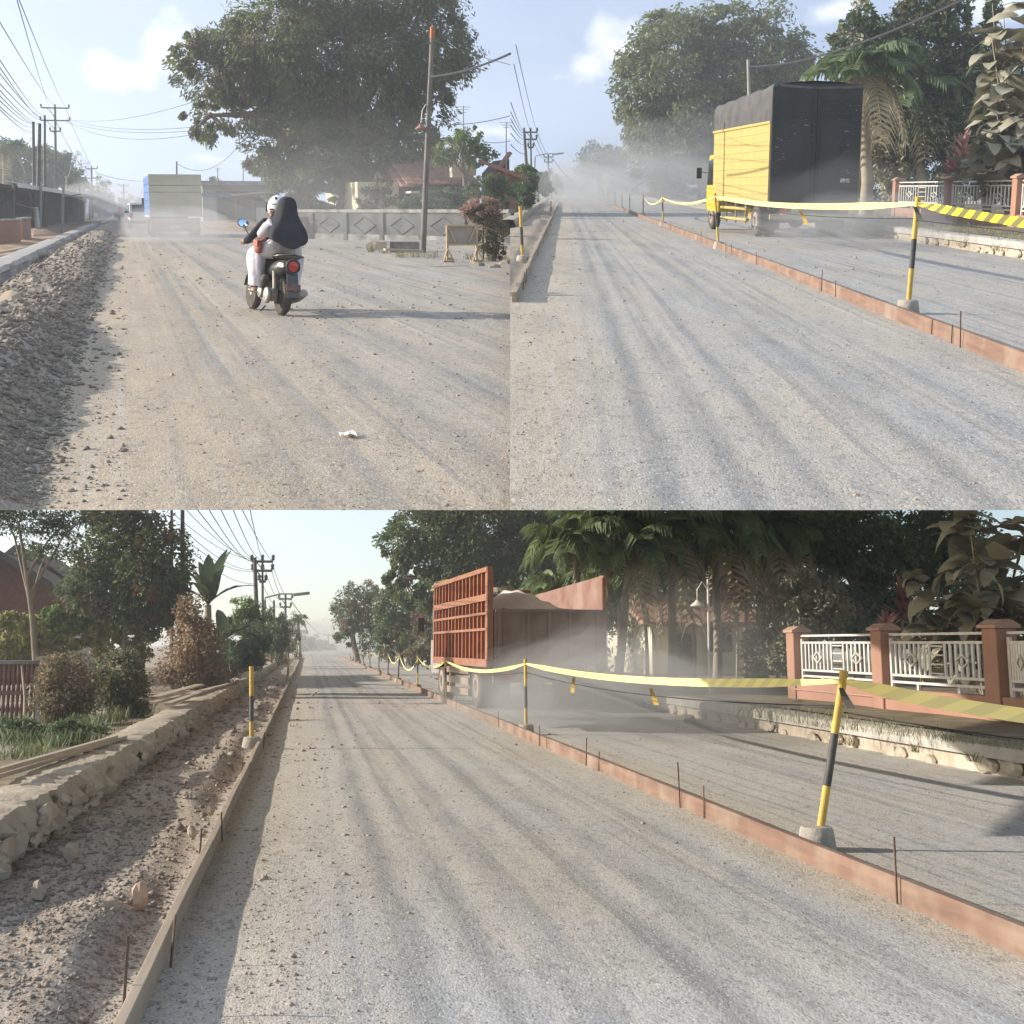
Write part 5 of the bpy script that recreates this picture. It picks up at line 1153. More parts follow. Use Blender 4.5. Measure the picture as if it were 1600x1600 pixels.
# concrete strip along the trench
def strip_wall(S, name, lab, x0, x1, y0, y1, h, m, seed, cat='kerb', n=60, rough_face=.05, top=.02, z0=-.4):
    rs = np.random.default_rng(seed); ys = np.geomspace(y0, y1, n); rows = []; jag = rough_face * .28
    for i, y in enumerate(ys):
        jt = fbm(y * 1.1, 3.3, seed) * top + rs.normal(0, .006); row = [Vector((x0 + fbm(y * 2, 1.1, seed) * rough_face, y, z0)), Vector((x0 + fbm(y * 1.7, 7.1, seed) * rough_face, y, h * .5)), Vector((x0 + .02, y, h + jt))]
        row += [Vector(((x0 + x1) / 2, y, h + jt * .5 + .015)), Vector((x1 - .03 + rs.normal(0, .012), y, h + jt))]
        for k_ in range(1, 7):
            t = k_ / 6; row.append(Vector((x1 + rough_face * (1.1 * fbm(y * 2.6, t * 3, seed + 5) + 1.0 * fbm(y * 9, t * 8, seed + 6)) + .05 * t + rs.normal(0, jag), y, h * (1 - t) + z0 * .3 * t + (rs.normal(0, .008) if t < 1 else 0))))
        rows.append(row)
    o = thing(name, lab, cat, S); MB().sheet(rows).build('wall', m, o, smooth=28)
    return o
KW = strip_wall(A, 'concrete_kerb', 'pale concrete kerb wall between the trench and gravel heap, upper left picture', -2.62, -2.12, 14, 110, .30, m_conc, 61, rough_face=.08)
for i, (px, py, r) in enumerate(((118, 398, .12), (52, 446, .16), (128, 388, .1), (20, 478, .2), (8, 500, .18), (134, 380, .12))):
    p = A.g(px, py, .2); tag(boulder('rock', r, m_stone2, 70 + i, S=A, loc=p), f'{ORD[i] if i else "largest"} broken rock on the kerb wall in the upper left picture', 'rock', 'rocks on the kerb wall')
a = A.g(-20, 424, .12); b = A.g(72, 400, .1) - a
tag(MB().tube([(0, 0, 0), b * .5 + Vector((0, 0, .05)), b], .06, 10).build('pipe', m_blk, S=A, smooth=60, loc=a), 'black pipe lying across the trench at the left edge, upper left picture', 'pipe')
for i, (p0, p1, l) in enumerate((((-10, 396), (98, 376), 'long pale plank over the trench in the upper left picture'), ((-14, 402), (60, 391), 'shorter plank lying nearer over the trench in the upper left picture'))):
    a = A.g(*p0, .22); b = A.g(*p1, .22) - a; tag(MB().bar((0, 0, 0), b, .16, .05).build('plank', m_plank, S=A, loc=a, bev=.006), l, 'plank', 'planks over the trench')
for i, (px, py, r, l) in enumerate(((57, 372, .9, 'large reddish soil heap by the bare poles in the upper left picture'), (20, 400, .7, 'reddish soil heap in the trench at the left edge, upper left picture'), (38, 398, .5, 'small soil heap beside the trench plank, upper left picture'))):
    o = boulder('soil_heap', r, m_soil, 80 + i, S=A, loc=A.g(px, py), sq=(1.2, 2.2, .45)); tag(o, l, 'soil heap', 'soil heaps by the trench')
# greenery on the left
plant(A, 'dark_tree', 'dark rounded tree behind the shed at the left edge, upper left picture', 'tree', (20, 345), [(30, 262, 34, 34), (-10, 270, 30, 30), (75, 262, 30, 26)], 9000, 6, l_deep, trunk=6, seed=101, group='trees behind the shed')
plant(A, 'dark_tree', 'dark tree behind the tall crossarm pole in the upper left picture', 'tree', (105, 345), [(100, 268, 24, 24), (118, 285, 14, 20), (80, 275, 16, 20)], 6000, 5, l_deep, trunk=4, seed=102, group='trees behind the shed')
palm(A, 'palm', 'palm standing above the shed at the left edge of the upper left picture', (6, 350), (8, 232), 14, 34, seed=103, trunk=4)
palm(A, 'palm', 'small palm crown beside the tall poles in the upper left picture', (74, 345), (76, 246), 10, 22, seed=104, trunk=3)
BT = thing('bare_tree', 'leafless twiggy tree right of the tall crossarm pole in the upper left picture', 'tree', A, A.g(104, 346)); mb = MB(); rs = np.random.default_rng(105); gg = A.g(104, 346)
def twig(p, d, l, r, k_):
    e = p + d * l; mb.tube([p, (p + e) / 2 + Vector((rs.normal(0, .05) * l, 0, .04 * l)), e], [r, r * .8, r * .55], 5)
    if k_:
        for _ in range(3): twig(e, (d + Vector((rs.normal(0, .6), rs.normal(0, .6), rs.normal(0.05, .4)))).normalized(), l * .72, r * .6, k_ - 1)
twig(Vector((0, 0, -.2)), Vector((.05, 0, 1)).normalized(), (346 - 278) * A.m(gg.y), .14, 0); twig(A.at(104, 280, gg.y) - gg, Vector((.25, 0, .6)).normalized(), 1.2, .1, 5); mb.build('trunk', m_dirtbark, BT)
for i, (px, py, rx, ry, b, l) in enumerate(((156, 302, 17, 20, 340, 'hazy green tree beside the second utility pole in the upper left picture'), (130, 300, 12, 18, 342, 'small dark tree at the end of the shed in the upper left picture'), (200, 320, 14, 12, 338, 'far hazy tree at the end of the road in the upper left picture'), (165, 322, 14, 14, 338, 'far low tree left of the distant rider in the upper left picture'), (220, 322, 10, 10, 336, 'far dim tree beside the white van in the upper left picture'))):
    plant(A, 'far_tree', l, 'tree', (px, b), [(px, py, rx, ry), (px - rx * .5, py + ry * .5, rx * .7, ry * .7)], 2600, 3.2, l_haze, trunk=2, seed=110 + i, group='far trees, upper left picture')
# buildings on the right
def house(S, name, lab, x0, x1, base, top, depth, wallm, cat='house', grp=None, roof=None, Y=None, over=.4, rise=0, parts=()):
    a = S.g(x0, base) if Y is None else S.at(x0, base, Y); b = S.at(x1, base, a.y); zt = S.at(x0, top, a.y).z; z0 = min(a.z, 0)
    o = thing(name, lab, cat, S, (a.x, a.y, 0), 0, grp); w = b.x - a.x
    MB().box((w / 2, depth / 2, zt / 2 - .1), (w, depth, zt + .2)).build('wall', wallm, o)
    return o, w, zt, a
o, w, zt, a = house(A, 'flat_building', 'long grey flat-roofed building right of the cream truck in the upper left picture', 318, 430, 352, 286, 8, m_greywall, 'building')
s = A.m(a.y)
MB().box((w / 2, -.3, zt), (w + .6, 1.0, .35)).build('roof_edge', m_conc_dark, o); MB().box((w / 2, -.15, zt - 1.0), (w + .2, .1, .3)).build('blue_band', mat('faded_blue', (.14, .18, .24)), o)
for i in range(4):
    x = w * (.3 + .17 * i); f = MB().box((x, -.06, 1.6), (1.3, .1, 2.6)).build('gate_frame', m_pole, o); MB().box((x, -.1, 1.6), (1.1, .06, 2.4)).build('gate_panel', m_darkwall, f)
b = A.g(395, 352); SHL = thing('shelter', 'small open shelter with sloping roof behind the rider, upper left picture', 'shelter', A, b); zt = A.at(395, 302, b.y).z
MB().box((0, 1, zt), (3.6, 3.4, .12), Matrix.Rotation(-.09, 3, 'Y')).build('roof', m_plank, SHL)
for x in (-1.4, 0, 1.4):
    for y in (-.5, 2.4): MB().box((x, y, zt / 2), (.12, .12, zt)).build('post', m_brown, SHL)
MB().box((1.1, 2.5, zt / 2), (1.4, .1, zt)).build('red_panel', mat('brick_red', (.22, .09, .07), (.27, .13, .1), 3, .85), SHL)
MB().box((1.3, -.3, .9), (2.0, .08, 1.2)).build('signboard', m_conc, SHL)
plant(A, 'small_tree', 'small rounded tree right of the cream truck in the upper left picture', 'tree', (335, 350), [(336, 306, 22, 22), (322, 318, 14, 14), (350, 316, 14, 14)], 4500, 4.5, l_haze, trunk=3, seed=121)
for i, (px, py, r, l) in enumerate(((350, 358, 1.2, 'reddish soil heap right of the cream truck, upper left picture'), (375, 360, 1.0, 'low rubble heap left of the rider, upper left picture'))):
    tag(boulder('soil_heap', r, m_soil, 90 + i, S=A, loc=A.g(px, py), sq=(2.4, 2, .5)), l, 'soil heap', 'soil heaps across the road')
# cream house with tiled roof, behind the garden wall
Yh = A.g(600, 371).y
o, w, zt, a = house(A, 'cream_house', 'cream house with red tiled roof under the big tree, upper left picture', 560, 750, 371, 284, 10, m_cream, rise=1)
s = A.m(a.y)
ridge = A.at(700, 250, a.y + 4).z; rows_ = 9
tl = MB()
for r_ in range(rows_):
    t0, t1 = r_ / rows_, (r_ + 1) / rows_; z_a = zt - .15 + (ridge - zt + .15) * t0; z_b = zt - .15 + (ridge - zt + .15) * t1; y_a, y_b = -1.0 + 5.0 * t0, -1.0 + 5.0 * t1; n = 26
    for j in range(n):
        xx = w * .36 + (w * .6) * (j + .5) / n; tl.box((xx, (y_a + y_b) / 2 - .05, (z_a + z_b) / 2 + .05 + .012 * (j % 3)), (w * .6 / n * .9, math.hypot(y_b - y_a, z_b - z_a) + .1, .06), Matrix.Rotation(math.atan2(z_b - z_a, y_b - y_a), 3, 'X'))
rf = MB().prism([(-1.0, zt - .22), (4.0, ridge - .06), (9, zt - .22)], w * .66, lambda u, v, w_: (w * .33 + w_, u, v)).build('roof', m_tile, o)
tag(tl.build('tile_courses', m_tile, rf), kind='stuff')
for px, py, w_, h_ in ((632, 300, 18, 36), (652, 300, 14, 30), (575, 330, 14, 30)):
    c = A.at(px, py, a.y) - Vector((a.x, a.y, 0)); f = MB().box((c.x, -.04, c.z), (w_ * s, .1, h_ * s)).build('window', m_brown, o); MB().box((c.x, -.08, c.z), (w_ * s * .8, .06, h_ * s * .86)).build('pane', p_glass, f)
MB().box((w * .62, -.9, zt - .5), (w * .5, 1.8, .1)).build('awning', m_rail, o)
for px in (712, 734): 
    c = A.at(px, 262 if px > 720 else 265, a.y - 1.2) - Vector((a.x, a.y, 0)); f = MB().box((c.x, -1.2, c.z), (.5, .5, .75)).build('water_box', m_creamlt, o, bev=.03)
    for z in (-.15, .1): MB().box((c.x, -1.46, c.z + z), (.48, .03, .03)).build('rib', m_cream, f)
g = A.g(797, 372); GH = thing('gable_house', 'reddish gabled house end at the right edge of the upper left picture', 'house', A, A.at(778, 366, 62)); zt = A.at(778, 272, 62).z; gz = A.at(797, 242, 62).z; wx = A.at(796, 300, 62).x - A.at(778, 300, 62).x
MB().prism([(0, 0), (wx, 0), (wx, gz - .3), (0, zt)], 3, lambda u, v, w_: (u, w_, v)).build('wall', m_darkwall, GH)
MB().bar((-.25, -.1, zt - .2), (wx, -.1, gz), .5, .14).build('roof', m_tile, GH)
# garden wall with lozenges
p0, p1 = A.g(440, 372), A.g(797, 383); zt = A.at(640, 332, (p0.y + p1.y) / 2).z
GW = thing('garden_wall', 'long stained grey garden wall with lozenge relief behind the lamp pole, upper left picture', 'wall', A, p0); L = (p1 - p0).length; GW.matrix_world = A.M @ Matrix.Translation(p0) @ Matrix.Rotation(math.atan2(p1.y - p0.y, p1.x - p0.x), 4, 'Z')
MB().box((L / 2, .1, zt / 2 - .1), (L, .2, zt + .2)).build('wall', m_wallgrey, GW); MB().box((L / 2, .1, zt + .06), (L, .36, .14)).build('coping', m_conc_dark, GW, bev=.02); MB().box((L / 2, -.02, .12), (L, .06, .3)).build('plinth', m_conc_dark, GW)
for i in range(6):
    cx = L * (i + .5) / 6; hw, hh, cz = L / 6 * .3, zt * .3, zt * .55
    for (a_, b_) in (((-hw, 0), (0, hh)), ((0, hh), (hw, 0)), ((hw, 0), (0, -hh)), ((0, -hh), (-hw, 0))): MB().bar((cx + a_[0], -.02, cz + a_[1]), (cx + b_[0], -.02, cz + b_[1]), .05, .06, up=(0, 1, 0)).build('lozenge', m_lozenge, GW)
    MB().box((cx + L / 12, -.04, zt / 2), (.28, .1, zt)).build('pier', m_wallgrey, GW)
# iron gate left part under tree
b = A.g(485, 373); gt = thing('gate', 'dull reddish metal gate panel at the left end of the garden wall, upper left picture', 'gate', A, b - Vector((0, .35, 0)))
MB().box((0, 0, .5), (2.2, .05, .95)).build('panel', m_brown, gt)
for x in (-1.1, 0, 1.1): MB().box((x, -.04, .55), (.07, .05, 1.1)).build('bar', m_pole, gt)
# the big tree
plant(A, 'big_tree', 'huge feathery roadside tree filling the middle of the upper left picture', 'tree', (560, 368),
      [(545, 110, 120, 105), (450, 70, 100, 80), (640, 60, 95, 90), (540, -30, 150, 80), (350, 110, 70, 62), (330, 180, 45, 42), (300, 90, 30, 34), (470, 215, 72, 75), (600, 215, 75, 78), (540, 255, 85, 60), (655, 165, 50, 70), (690, 60, 42, 60), (430, 150, 80, 60), (460, 280, 50, 40), (590, 290, 60, 36), (400, 90, 60, 60), (520, 300, 60, 30), (640, 250, 50, 45), (430, 235, 50, 40), (480, 312, 60, 26), (590, 316, 65, 24), (530, 330, 50, 18)],
      100000, 8, l_rain, trunk=24, seed=130, drop=.75, aspect=3.0, clump=.12, per=90, shell=.8, extra=(l_olive, 18000, 22))
plant(A, 'leafy_tree', 'smaller leafy tree behind the red tiled roof in the upper left picture', 'tree', (725, 372), [(722, 228, 30, 24), (752, 240, 24, 22), (695, 240, 20, 20), (740, 215, 14, 16)], 4500, 5.5, l_bright, trunk=4, seed=131)
plant(A, 'hedge_shrub', 'dark green shrub above the garden wall beside the lamp pole, upper left picture', 'shrub', (690, 375), [(680, 315, 40, 18), (640, 322, 22, 14), (715, 312, 28, 20)], 5000, 5, l_deep, trunk=2, seed=132, crown='foliage', stem='stem')
plant(A, 'hedge_shrub', 'green shrub at the right edge above the garden wall in the upper left picture', 'shrub', (765, 376), [(760, 292, 28, 18), (782, 300, 14, 24), (780, 330, 16, 22)], 4500, 5, l_green, trunk=2, seed=133, crown='foliage', stem='stem')
plant(A, 'flowering_bush', 'pink-leaved dusty bush at the right edge of the upper left picture', 'bush', (755, 408), [(757, 330, 32, 18), (765, 365, 26, 26), (772, 390, 22, 16)], 5200, 5, l_olive, trunk=2, seed=134, crown='foliage', stem='stem', extra=(l_pink, 3200, 1))
plant(A, 'yard_shrub', 'olive shrub in the yard left of the lamp pole, upper left picture', 'shrub', (600, 372), [(598, 300, 22, 26), (575, 318, 18, 22)], 3000, 5, l_olive, trunk=2, seed=135, crown='foliage', stem='stem')
for i, (bx, by, tx, ty, l) in enumerate(((724, 372, 724, 165, 'thin antenna mast above the red tiled roof, upper left picture'), (791, 372, 791, 190, 'thin antenna mast at the right edge of the upper left picture'), (380, 350, 380, 250, 'thin antenna mast above the flat building, upper left picture'), (341, 350, 340, 262, 'short thin mast above the flat building, upper left picture'))):
    g, t = util_pole(A, (bx, by), (tx, ty), 2, l, name='antenna_mast', cat='antenna', grp='antenna masts', m=m_pole_grey)
    o = [q_ for q_ in COL.objects if q_.get('label') == l][0]
    for j in range(3): MB().tube([t * (.99 - .02 * j) + Vector((-.35 + .1 * j, 0, 0)), t * (.99 - .02 * j) + Vector((.35 - .1 * j, 0, 0))], .012, 5).build('element', m_pole_grey, o)
# timber sign frame
g = A.g(722, 409); SG = thing('timber_sign', 'back of a small timber-framed sign on braced legs, upper left picture', 'sign', A, g, math.radians(6)); s = A.m(g.y)
w_, h_ = 50 * s, 58 * s
MB().box((0, .01, h_ * .72), (w_, .02, h_ * .5)).build('board', mat('sign_back', (.34, .29, .25), (.28, .24, .2), 4, .9), SG)
for sx in (-1, 1):
    MB().box((sx * w_ / 2, 0, h_ / 2), (.05, .05, h_)).build('leg', m_timber, SG)
    for dx in (-.14, .16): MB().bar((sx * w_ / 2, -.02, h_ * .36), (sx * w_ / 2 + dx, -.1, 0), .035, .03).build('leg_brace', m_timber, SG)
    MB().bar((sx * w_ / 2 * .92, -.02, h_ * .95), (sx * w_ * .22, -.02, h_ * .52), .035, .03, up=(0, 1, 0)).build('corner_brace', m_timber, SG)
    MB().box((sx * w_ / 2, -.03, .02), (.34, .06, .04)).build('foot_rail', m_timber, SG)
for z in (.47, .985): MB().box((0, -.02, h_ * z), (w_ * .98, .045, .045)).build('rail', m_timber, SG)
# rocks, block, litter, weeds
tag(boulder('boulder', .34, m_stone2, 150, S=A, loc=A.g(595, 390), sq=(1.35, 1, .8)), 'big pale boulder in front of the garden wall, upper left picture', 'rock')
tag(MB().box((0, 0, .16), (.95, .5, .34)).build('concrete_block', m_conc_dark, S=A, bev=.03, loc=A.g(630, 394)), 'dark concrete block beside the boulder, upper left picture', 'block')
tag(MB().box((0, 0, .03), (.9, .3, .05), Matrix.Rotation(.05, 3, 'Y')).build('plank', m_plank, S=A, loc=A.g(630, 393, .335)), 'pale board lying on the concrete block, upper left picture', 'plank')
for i, (px, py, r) in enumerate(((560, 388, .12), (745, 415, .15), (790, 412, .16), (770, 418, .12), (700, 405, .1))):
    tag(boulder('rock', r, m_stone2, 160 + i, S=A, loc=A.g(px, py), sq=(1.3, 1, .6)), f'small rock {["left of the boulder","below the timber sign","at the right edge by the bush","under the flowering bush","left of the timber sign"][i]}, upper left picture', 'rock', 'rocks on the right verge')
weeds(A, 'verge_weeds', 'dry weeds along the right verge of the upper left picture', [(640, 400, 18, 0), (655, 402, 16, 0), (625, 402, 10, 0), (676, 402, 12, 0), (760, 408, 18, 0), (785, 406, 14, 0), (735, 405, 10, 0), (600, 396, 8, 0), (580, 394, 5, 0)], 60, 11, l_grass, 170)
rs = np.random.default_rng(180); pg = [[Vector((-.09 + .18 * i / 5, -.11 + .22 * j / 5, .012 + rs.uniform(0, .03) + (.03 if (i + j) % 3 == 0 else 0))) * .5 * (1 + .15 * rs.uniform(-1, 1)) for j in range(6)] for i in range(6)]
tag(MB().sheet(pg).build('paper_scrap', mat('white_paper', (.72, .7, .64), (.64, .6, .52), 12, .8), S=A, loc=A.g(543, 682)), 'crumpled white paper scrap on the road in the upper left picture', 'litter')
# ================================================================== roadside fence shared by both right-hand views
def fence(S, x, cols, top_row, lab, seed=1, zb=.3, wall=.30, ph=1.12):
    """salmon piers with white railing panels on a low wall; cols: pixel columns of the piers"""
    ys = [on_line(S, x, c) for c in cols]; o = thing('garden_fence', lab, 'fence', S, (x, ys[0], zb))
    for i, y in enumerate(ys):
        p = MB().box((0, y - ys[0], ph / 2 - .1), (.29, .36, ph + .2)).build('pier', m_salmon, o, bev=.015)
        MB().prism([(-.18, ph), (.18, ph), (.18, ph + .04), (.05, ph + .11), (-.05, ph + .11), (-.18, ph + .04)], .46, lambda u, v, w_: (u, y - ys[0] - .23 + w_, v)).build('cap', m_salmonlt, p)
    for i in range(len(ys) - 1):
        y0, y1 = sorted((ys[i] - ys[0], ys[i + 1] - ys[0])); y0 += .18; y1 -= .18; L = y1 - y0
        w_ = MB().box((0, (y0 + y1) / 2, wall / 2 - .1), (.22, L, wall + .2)).build('low_wall', m_salmon, o); MB().box((-.125, (y0 + y1) / 2, wall * .55), (.03, L, .025)).build('ledge', m_salmonlt, w_)
        R = MB().box((0, (y0 + y1) / 2, wall + .1), (.035, L - .06, .035)).build('railing', m_rail, o); n = 19
        for z in (ph - .06, ph - .18, wall + .2): MB().box((0, (y0 + y1) / 2, z), (.03, L - .06, .035)).build('rail', m_rail, R)
        bm_ = MB().box((0, 0, 0), (.022, .05, ph - .38 - wall)).mesh('bar'); bm_.materials.append(m_rail)
        for j in range(n + 1):
            if j in (9, 10): continue
            link(bm_, 'bar', None, R, loc=(0, y0 + .05 + (L - .1) * j / n, (wall + ph) / 2 + .01))
        for j in range(4): MB().box((0, y0 + L * .5, wall + .25 + (ph - .48 - wall) * j / 3), (.02, L * .12, .02)).build('rung', m_rail, R)
        for cy in (.25, .75):
            c = (0, y0 + L * cy, (wall + ph) / 2); hy, hz = L * .06, .09
            for (a_, b_) in (((-hy, 0), (0, hz)), ((0, hz), (hy, 0)), ((hy, 0), (0, -hz)), ((0, -hz), (-hy, 0))): MB().bar((-.02, c[1] + a_[0], c[2] + a_[1]), (-.02, c[1] + b_[0], c[2] + b_[1]), .02, .03, up=(1, 0, 0)).build('lozenge', m_rail, R)
        for yy in (y0 + .06, y1 - .06, y0 + L * .3, y0 + L * .7): MB().box((0, yy, wall + (.34 if yy in (y0 + .06, y1 - .06) else .05)), (.04, .06, ph - wall - .05 if yy in (y0 + .06, y1 - .06) else .12)).build('upright', m_rail, R)
    return o
def kerb(S, x, y0, y1, h, lab, seed=1):
    """stone kerb wall: smooth concrete lip over rough masonry"""
    o = thing('stone_kerb', lab, 'kerb', S); n = 70; ys = np.geomspace(y0, y1, n)
    MB().sheet([[Vector((x + .03 * fbm(y * 2, k_ * .9, seed) + .06 - .0 * k_, y, -.05 + (h - .1) * k_ / 5)) for k_ in range(6)] for y in ys]).build('masonry', m_mortar, o, smooth=60)
    MB().sheet([[Vector((x + .22, y, h - .13)), Vector((x - .02, y, h - .13)), Vector((x - .03, y, h - .01)), Vector((x, y, h + .01)), Vector((x + .36, y, h + .015)), Vector((x + .38, y, h - .2))] for y in ys]).build('lip', m_conc, o, smooth=40)
    rs = np.random.default_rng(seed)
    for i in range(46):
        y = y0 * (y1 / y0) ** rs.uniform(0, .6); boulder('stone', rs.uniform(.06, .11), m_mortar, 300 + i, o, loc=(x + .03, y, rs.uniform(.02, h - .2)), sq=(.6, 1.8, .8))
    return o
def big_leaf_bush(S, name, lab, base, stems, n, L_px, seed, Y=None, lm=None, W=.5):
    """tall shrub of large dusty leaves, every leaf its own piece; stems: (px, py) ends of the branches"""
    rs = np.random.default_rng(seed); g = S.g(*base, .3) if Y is None else S.at(base[0], base[1], Y); s = S.m(g.y); t = thing(name, lab, 'shrub', S, g); mb = MB(); nodes = []
    for (px, py) in stems:
        e = S.at(px, py, g.y) - g + Vector((0, rs.uniform(-.8, .8), 0)); m_ = e * .5 + Vector((rs.uniform(-.1, .1), 0, .15)); mb.tube([(0, 0, -.1), m_, e], [.045, .03, .012], 6)
        for _ in range(6):
            t_ = rs.uniform(.45, 1.03); nodes.append((e * t_ if t_ > .5 else m_) + Vector((rs.normal(0, .12), rs.normal(0, .25), rs.normal(0, .1))))
    mb.build('stem', m_dirtbark, t, smooth=60)
    ms = [blade_mesh('leaf', L_px * s * q, L_px * s * q * W, d, 7, .16, wave=.03) for q, d in ((1, .55), (.8, .9), (1.15, .3), (.9, .7))]
    for me in ms: me.materials.append(lm or l_big)
    for i in range(n):
        p = nodes[i % len(nodes)] + Vector((rs.normal(0, .08), rs.normal(0, .12), rs.normal(0, .1))); a = rs.uniform(0, 6.283)
        link(ms[i % 4], 'leaf', None, t, loc=p, rot=Matrix.Rotation(a, 4, 'Z') @ Matrix.Rotation(rs.uniform(-.5, .6), 4, 'Y') @ Matrix.Rotation(rs.uniform(-.5, .5), 4, 'X') @ Matrix.Scale(rs.uniform(.7, 1.2), 4))
    return t
# ================================================================== upper right picture
kerb(B, 8.45, 20, 140, .3, 'stone kerb wall along the right verge in the upper right picture', 201)
fence(B, 11.3, (1660, 1588, 1481, 1400), 284, 'salmon garden fence with white railings right of the truck, upper right picture', 202, ph=1.2, zb=.33)
weeds(B, 'verge_weeds', 'dry weeds between the kerb and garden fence, upper right picture', [(x, 372 + (x - 1400) * .12 - 22 + 5 * math.sin(x * 1.7), 20, .3) for x in range(1360, 1610, 17)] + [(1500, 384, 10, .2), (1560, 392, 10, .2)], 46, 11, l_grass, 203)
for i, (px, py, r, l) in enumerate(((1312, 352, .35, 'pale rubble block right of the truck wheels, upper right picture'), (1330, 350, .25, 'smaller rubble block by the kerb end, upper right picture'))):
    tag(boulder('rock', r, m_stone2, 210 + i, S=B, loc=B.g(px, py), sq=(1.2, 1, .8)), l, 'rock', 'rubble by the kerb')
# left verge
strip_wall(B, 'concrete_kerb', 'rough concrete kerb wall at the left edge of the upper right picture', -2.1, -1.66, on_line(B, -1.7, 800) + 1, 120, .26, m_mortar, 211, rough_face=.05)
util_pole(B, (827, 322), (819, 204), 5, 'thick dark pole at the left of the upper right picture', m=m_pole, grp='poles, upper right picture')
util_pole(B, (831, 320), (829, 205), 3, 'crossarm pole beside the thick dark pole in the upper right picture', ((.985, 10, 3), (.89, 9, 3), (.78, 4, 2)), grp='poles, upper right picture')
util_pole(B, (857, 310), (857, 244), 2.5, 'second crossarm pole along the left in the upper right picture', ((.98, 7, 3), (.86, 6, 2)), grp='poles, upper right picture')
util_pole(B, (906, 300), (906, 282), 2, 'tiny far crossarm pole by the vanishing point, upper right picture', ((.95, 5, 2),), grp='poles, upper right picture')
util_pole(B, (1003, 302), (998, 236), 3, 'pale thin pole behind the far dump truck, upper right picture', m=m_pole_grey, grp='poles, upper right picture')
util_pole(B, (1176, 345), (1169, 93), 6, 'grey pole standing behind the yellow truck, upper right picture', m=m_pole_grey, grp='poles, upper right picture')
def lamp(S, base, el, head, lab):
    g = S.g(*base); s = S.m(g.y); o = thing('street_lamp', lab, 'street lamp', S, g); e = S.at(*el, g.y) - g; h = S.at(*head, g.y) - g
    MB().tube([(0, 0, -.2), (e.x, 0, e.z * .96), e, e.lerp(h, .5) + Vector((0, 0, .1)), h], [.09, .07, .05, .045, .04], 8).build('pole', m_pole_grey, o, smooth=60)
    MB().box(h + Vector((.3, 0, .0)), (.9, .3, .16), Matrix.Rotation(-.12, 3, 'Y')).build('lamp_head', m_pole_grey, o, bev=.05)
lamp(B, (833, 316), (836, 244), (868, 240), 'street lamp with long arm over the left of the upper right picture')
WB = 'overhead cable in the upper right picture'
yb = B.g(827, 322).y
for i, (a, b) in enumerate((((819, 206), (798, 160)), ((819, 208), (798, 175)), ((819, 212), (798, 186)), ((820, 216), (798, 196)), ((820, 224), (798, 208)), ((822, 238), (798, 226)), ((829, 206), (803, 100)), ((839, 206), (806, 70)))):
    wire(B, (a[0], a[1], yb), (b[0], b[1], 30), .15, .010, 'dark ' + WB + ' left of the poles', 'cables left of the poles, upper right picture')
for a, b in (((839, 206), (864, 248)), ((829, 206), (851, 248)), ((838, 216), (862, 254)), ((864, 248), (906, 284))):
    wire(B, (a[0], a[1], yb), (b[0], b[1], B.g(857, 310).y), .5, .02, 'dark ' + WB + ' running between the crossarm poles', 'cables between the poles, upper right picture')
wire(B, (1170, 104, B.g(1176, 345).y), (1520, -8, 26), .35, .03, 'thick cable crossing the sky from the grey pole, upper right picture')
for i, (px, py, rx, ry, b, l, mm) in enumerate(((818, 275, 20, 16, 330, 'bright bushy tree at the left edge of the upper right picture', l_bright), (815, 303, 20, 18, 338, 'dark bush at the left edge below the bright tree, upper right picture', l_deep),
        (842, 288, 18, 18, 322, 'hazy bush right of the thick dark pole, upper right picture', l_green), (862, 283, 12, 16, 312, 'far bush by the second crossarm pole, upper right picture', l_haze), (880, 288, 14, 10, 302, 'far low trees left of the vanishing point, upper right picture', l_haze), (868, 292, 10, 10, 306, 'far shrub at the left road edge, upper right picture', l_haze), (905, 292, 14, 6, 301, 'far treetops at the end of the road, upper right picture', l_haze))):
    plant(B, 'roadside_tree', l, 'tree', (px, b), [(px, py, rx, ry), (px + 6, py + ry * .4, rx * .8, ry * .7)], 4000 if i < 3 else 1800, 4.2 if i < 3 else 3, mm, trunk=2, seed=220 + i, group='trees left of the road, upper right picture')
b = B.g(806, 338); hs = thing('low_house', 'low brick house end at the left edge of the upper right picture', 'house', B, b + Vector((-.4, 1, 0))); MB().box((-.2, 2, .9), (1.6, 4, 2.2)).build('wall', mat('brick_wall_far', (.19, .10, .075), (.25, .14, .1), 3, .9), hs); MB().box((-.2, 2, 2.1), (2.2, 5, .15), Matrix.Rotation(.35, 3, 'Y')).build('roof', m_tile, hs)
# trees on the right
plant(B, 'big_tree', 'huge rounded feathery tree left of the yellow truck in the upper right picture', 'tree', (1110, 318),
      [(1110, 95, 120, 82), (1050, 130, 85, 80), (1180, 100, 78, 72), (1010, 180, 52, 45), (1060, 215, 70, 55), (1130, 195, 100, 70), (1225, 130, 40, 75), (1110, 40, 90, 34), (1040, 262, 52, 36), (1085, 275, 60, 30), (1210, 200, 55, 60)],
      46000, 8.5, l_rain, trunk=20, seed=240, drop=.75, aspect=3.0, clump=.12, per=90, shell=.8, extra=(l_yellow, 5000, 11))
plant(B, 'bushy_tree', 'hazy rounded tree behind the far dump truck in the upper right picture', 'tree', (940, 306), [(935, 248, 28, 24), (955, 262, 26, 26), (922, 268, 18, 20), (965, 245, 18, 18)], 6500, 4, l_haze, trunk=5, seed=241, extra=(l_brown, 700, 2))
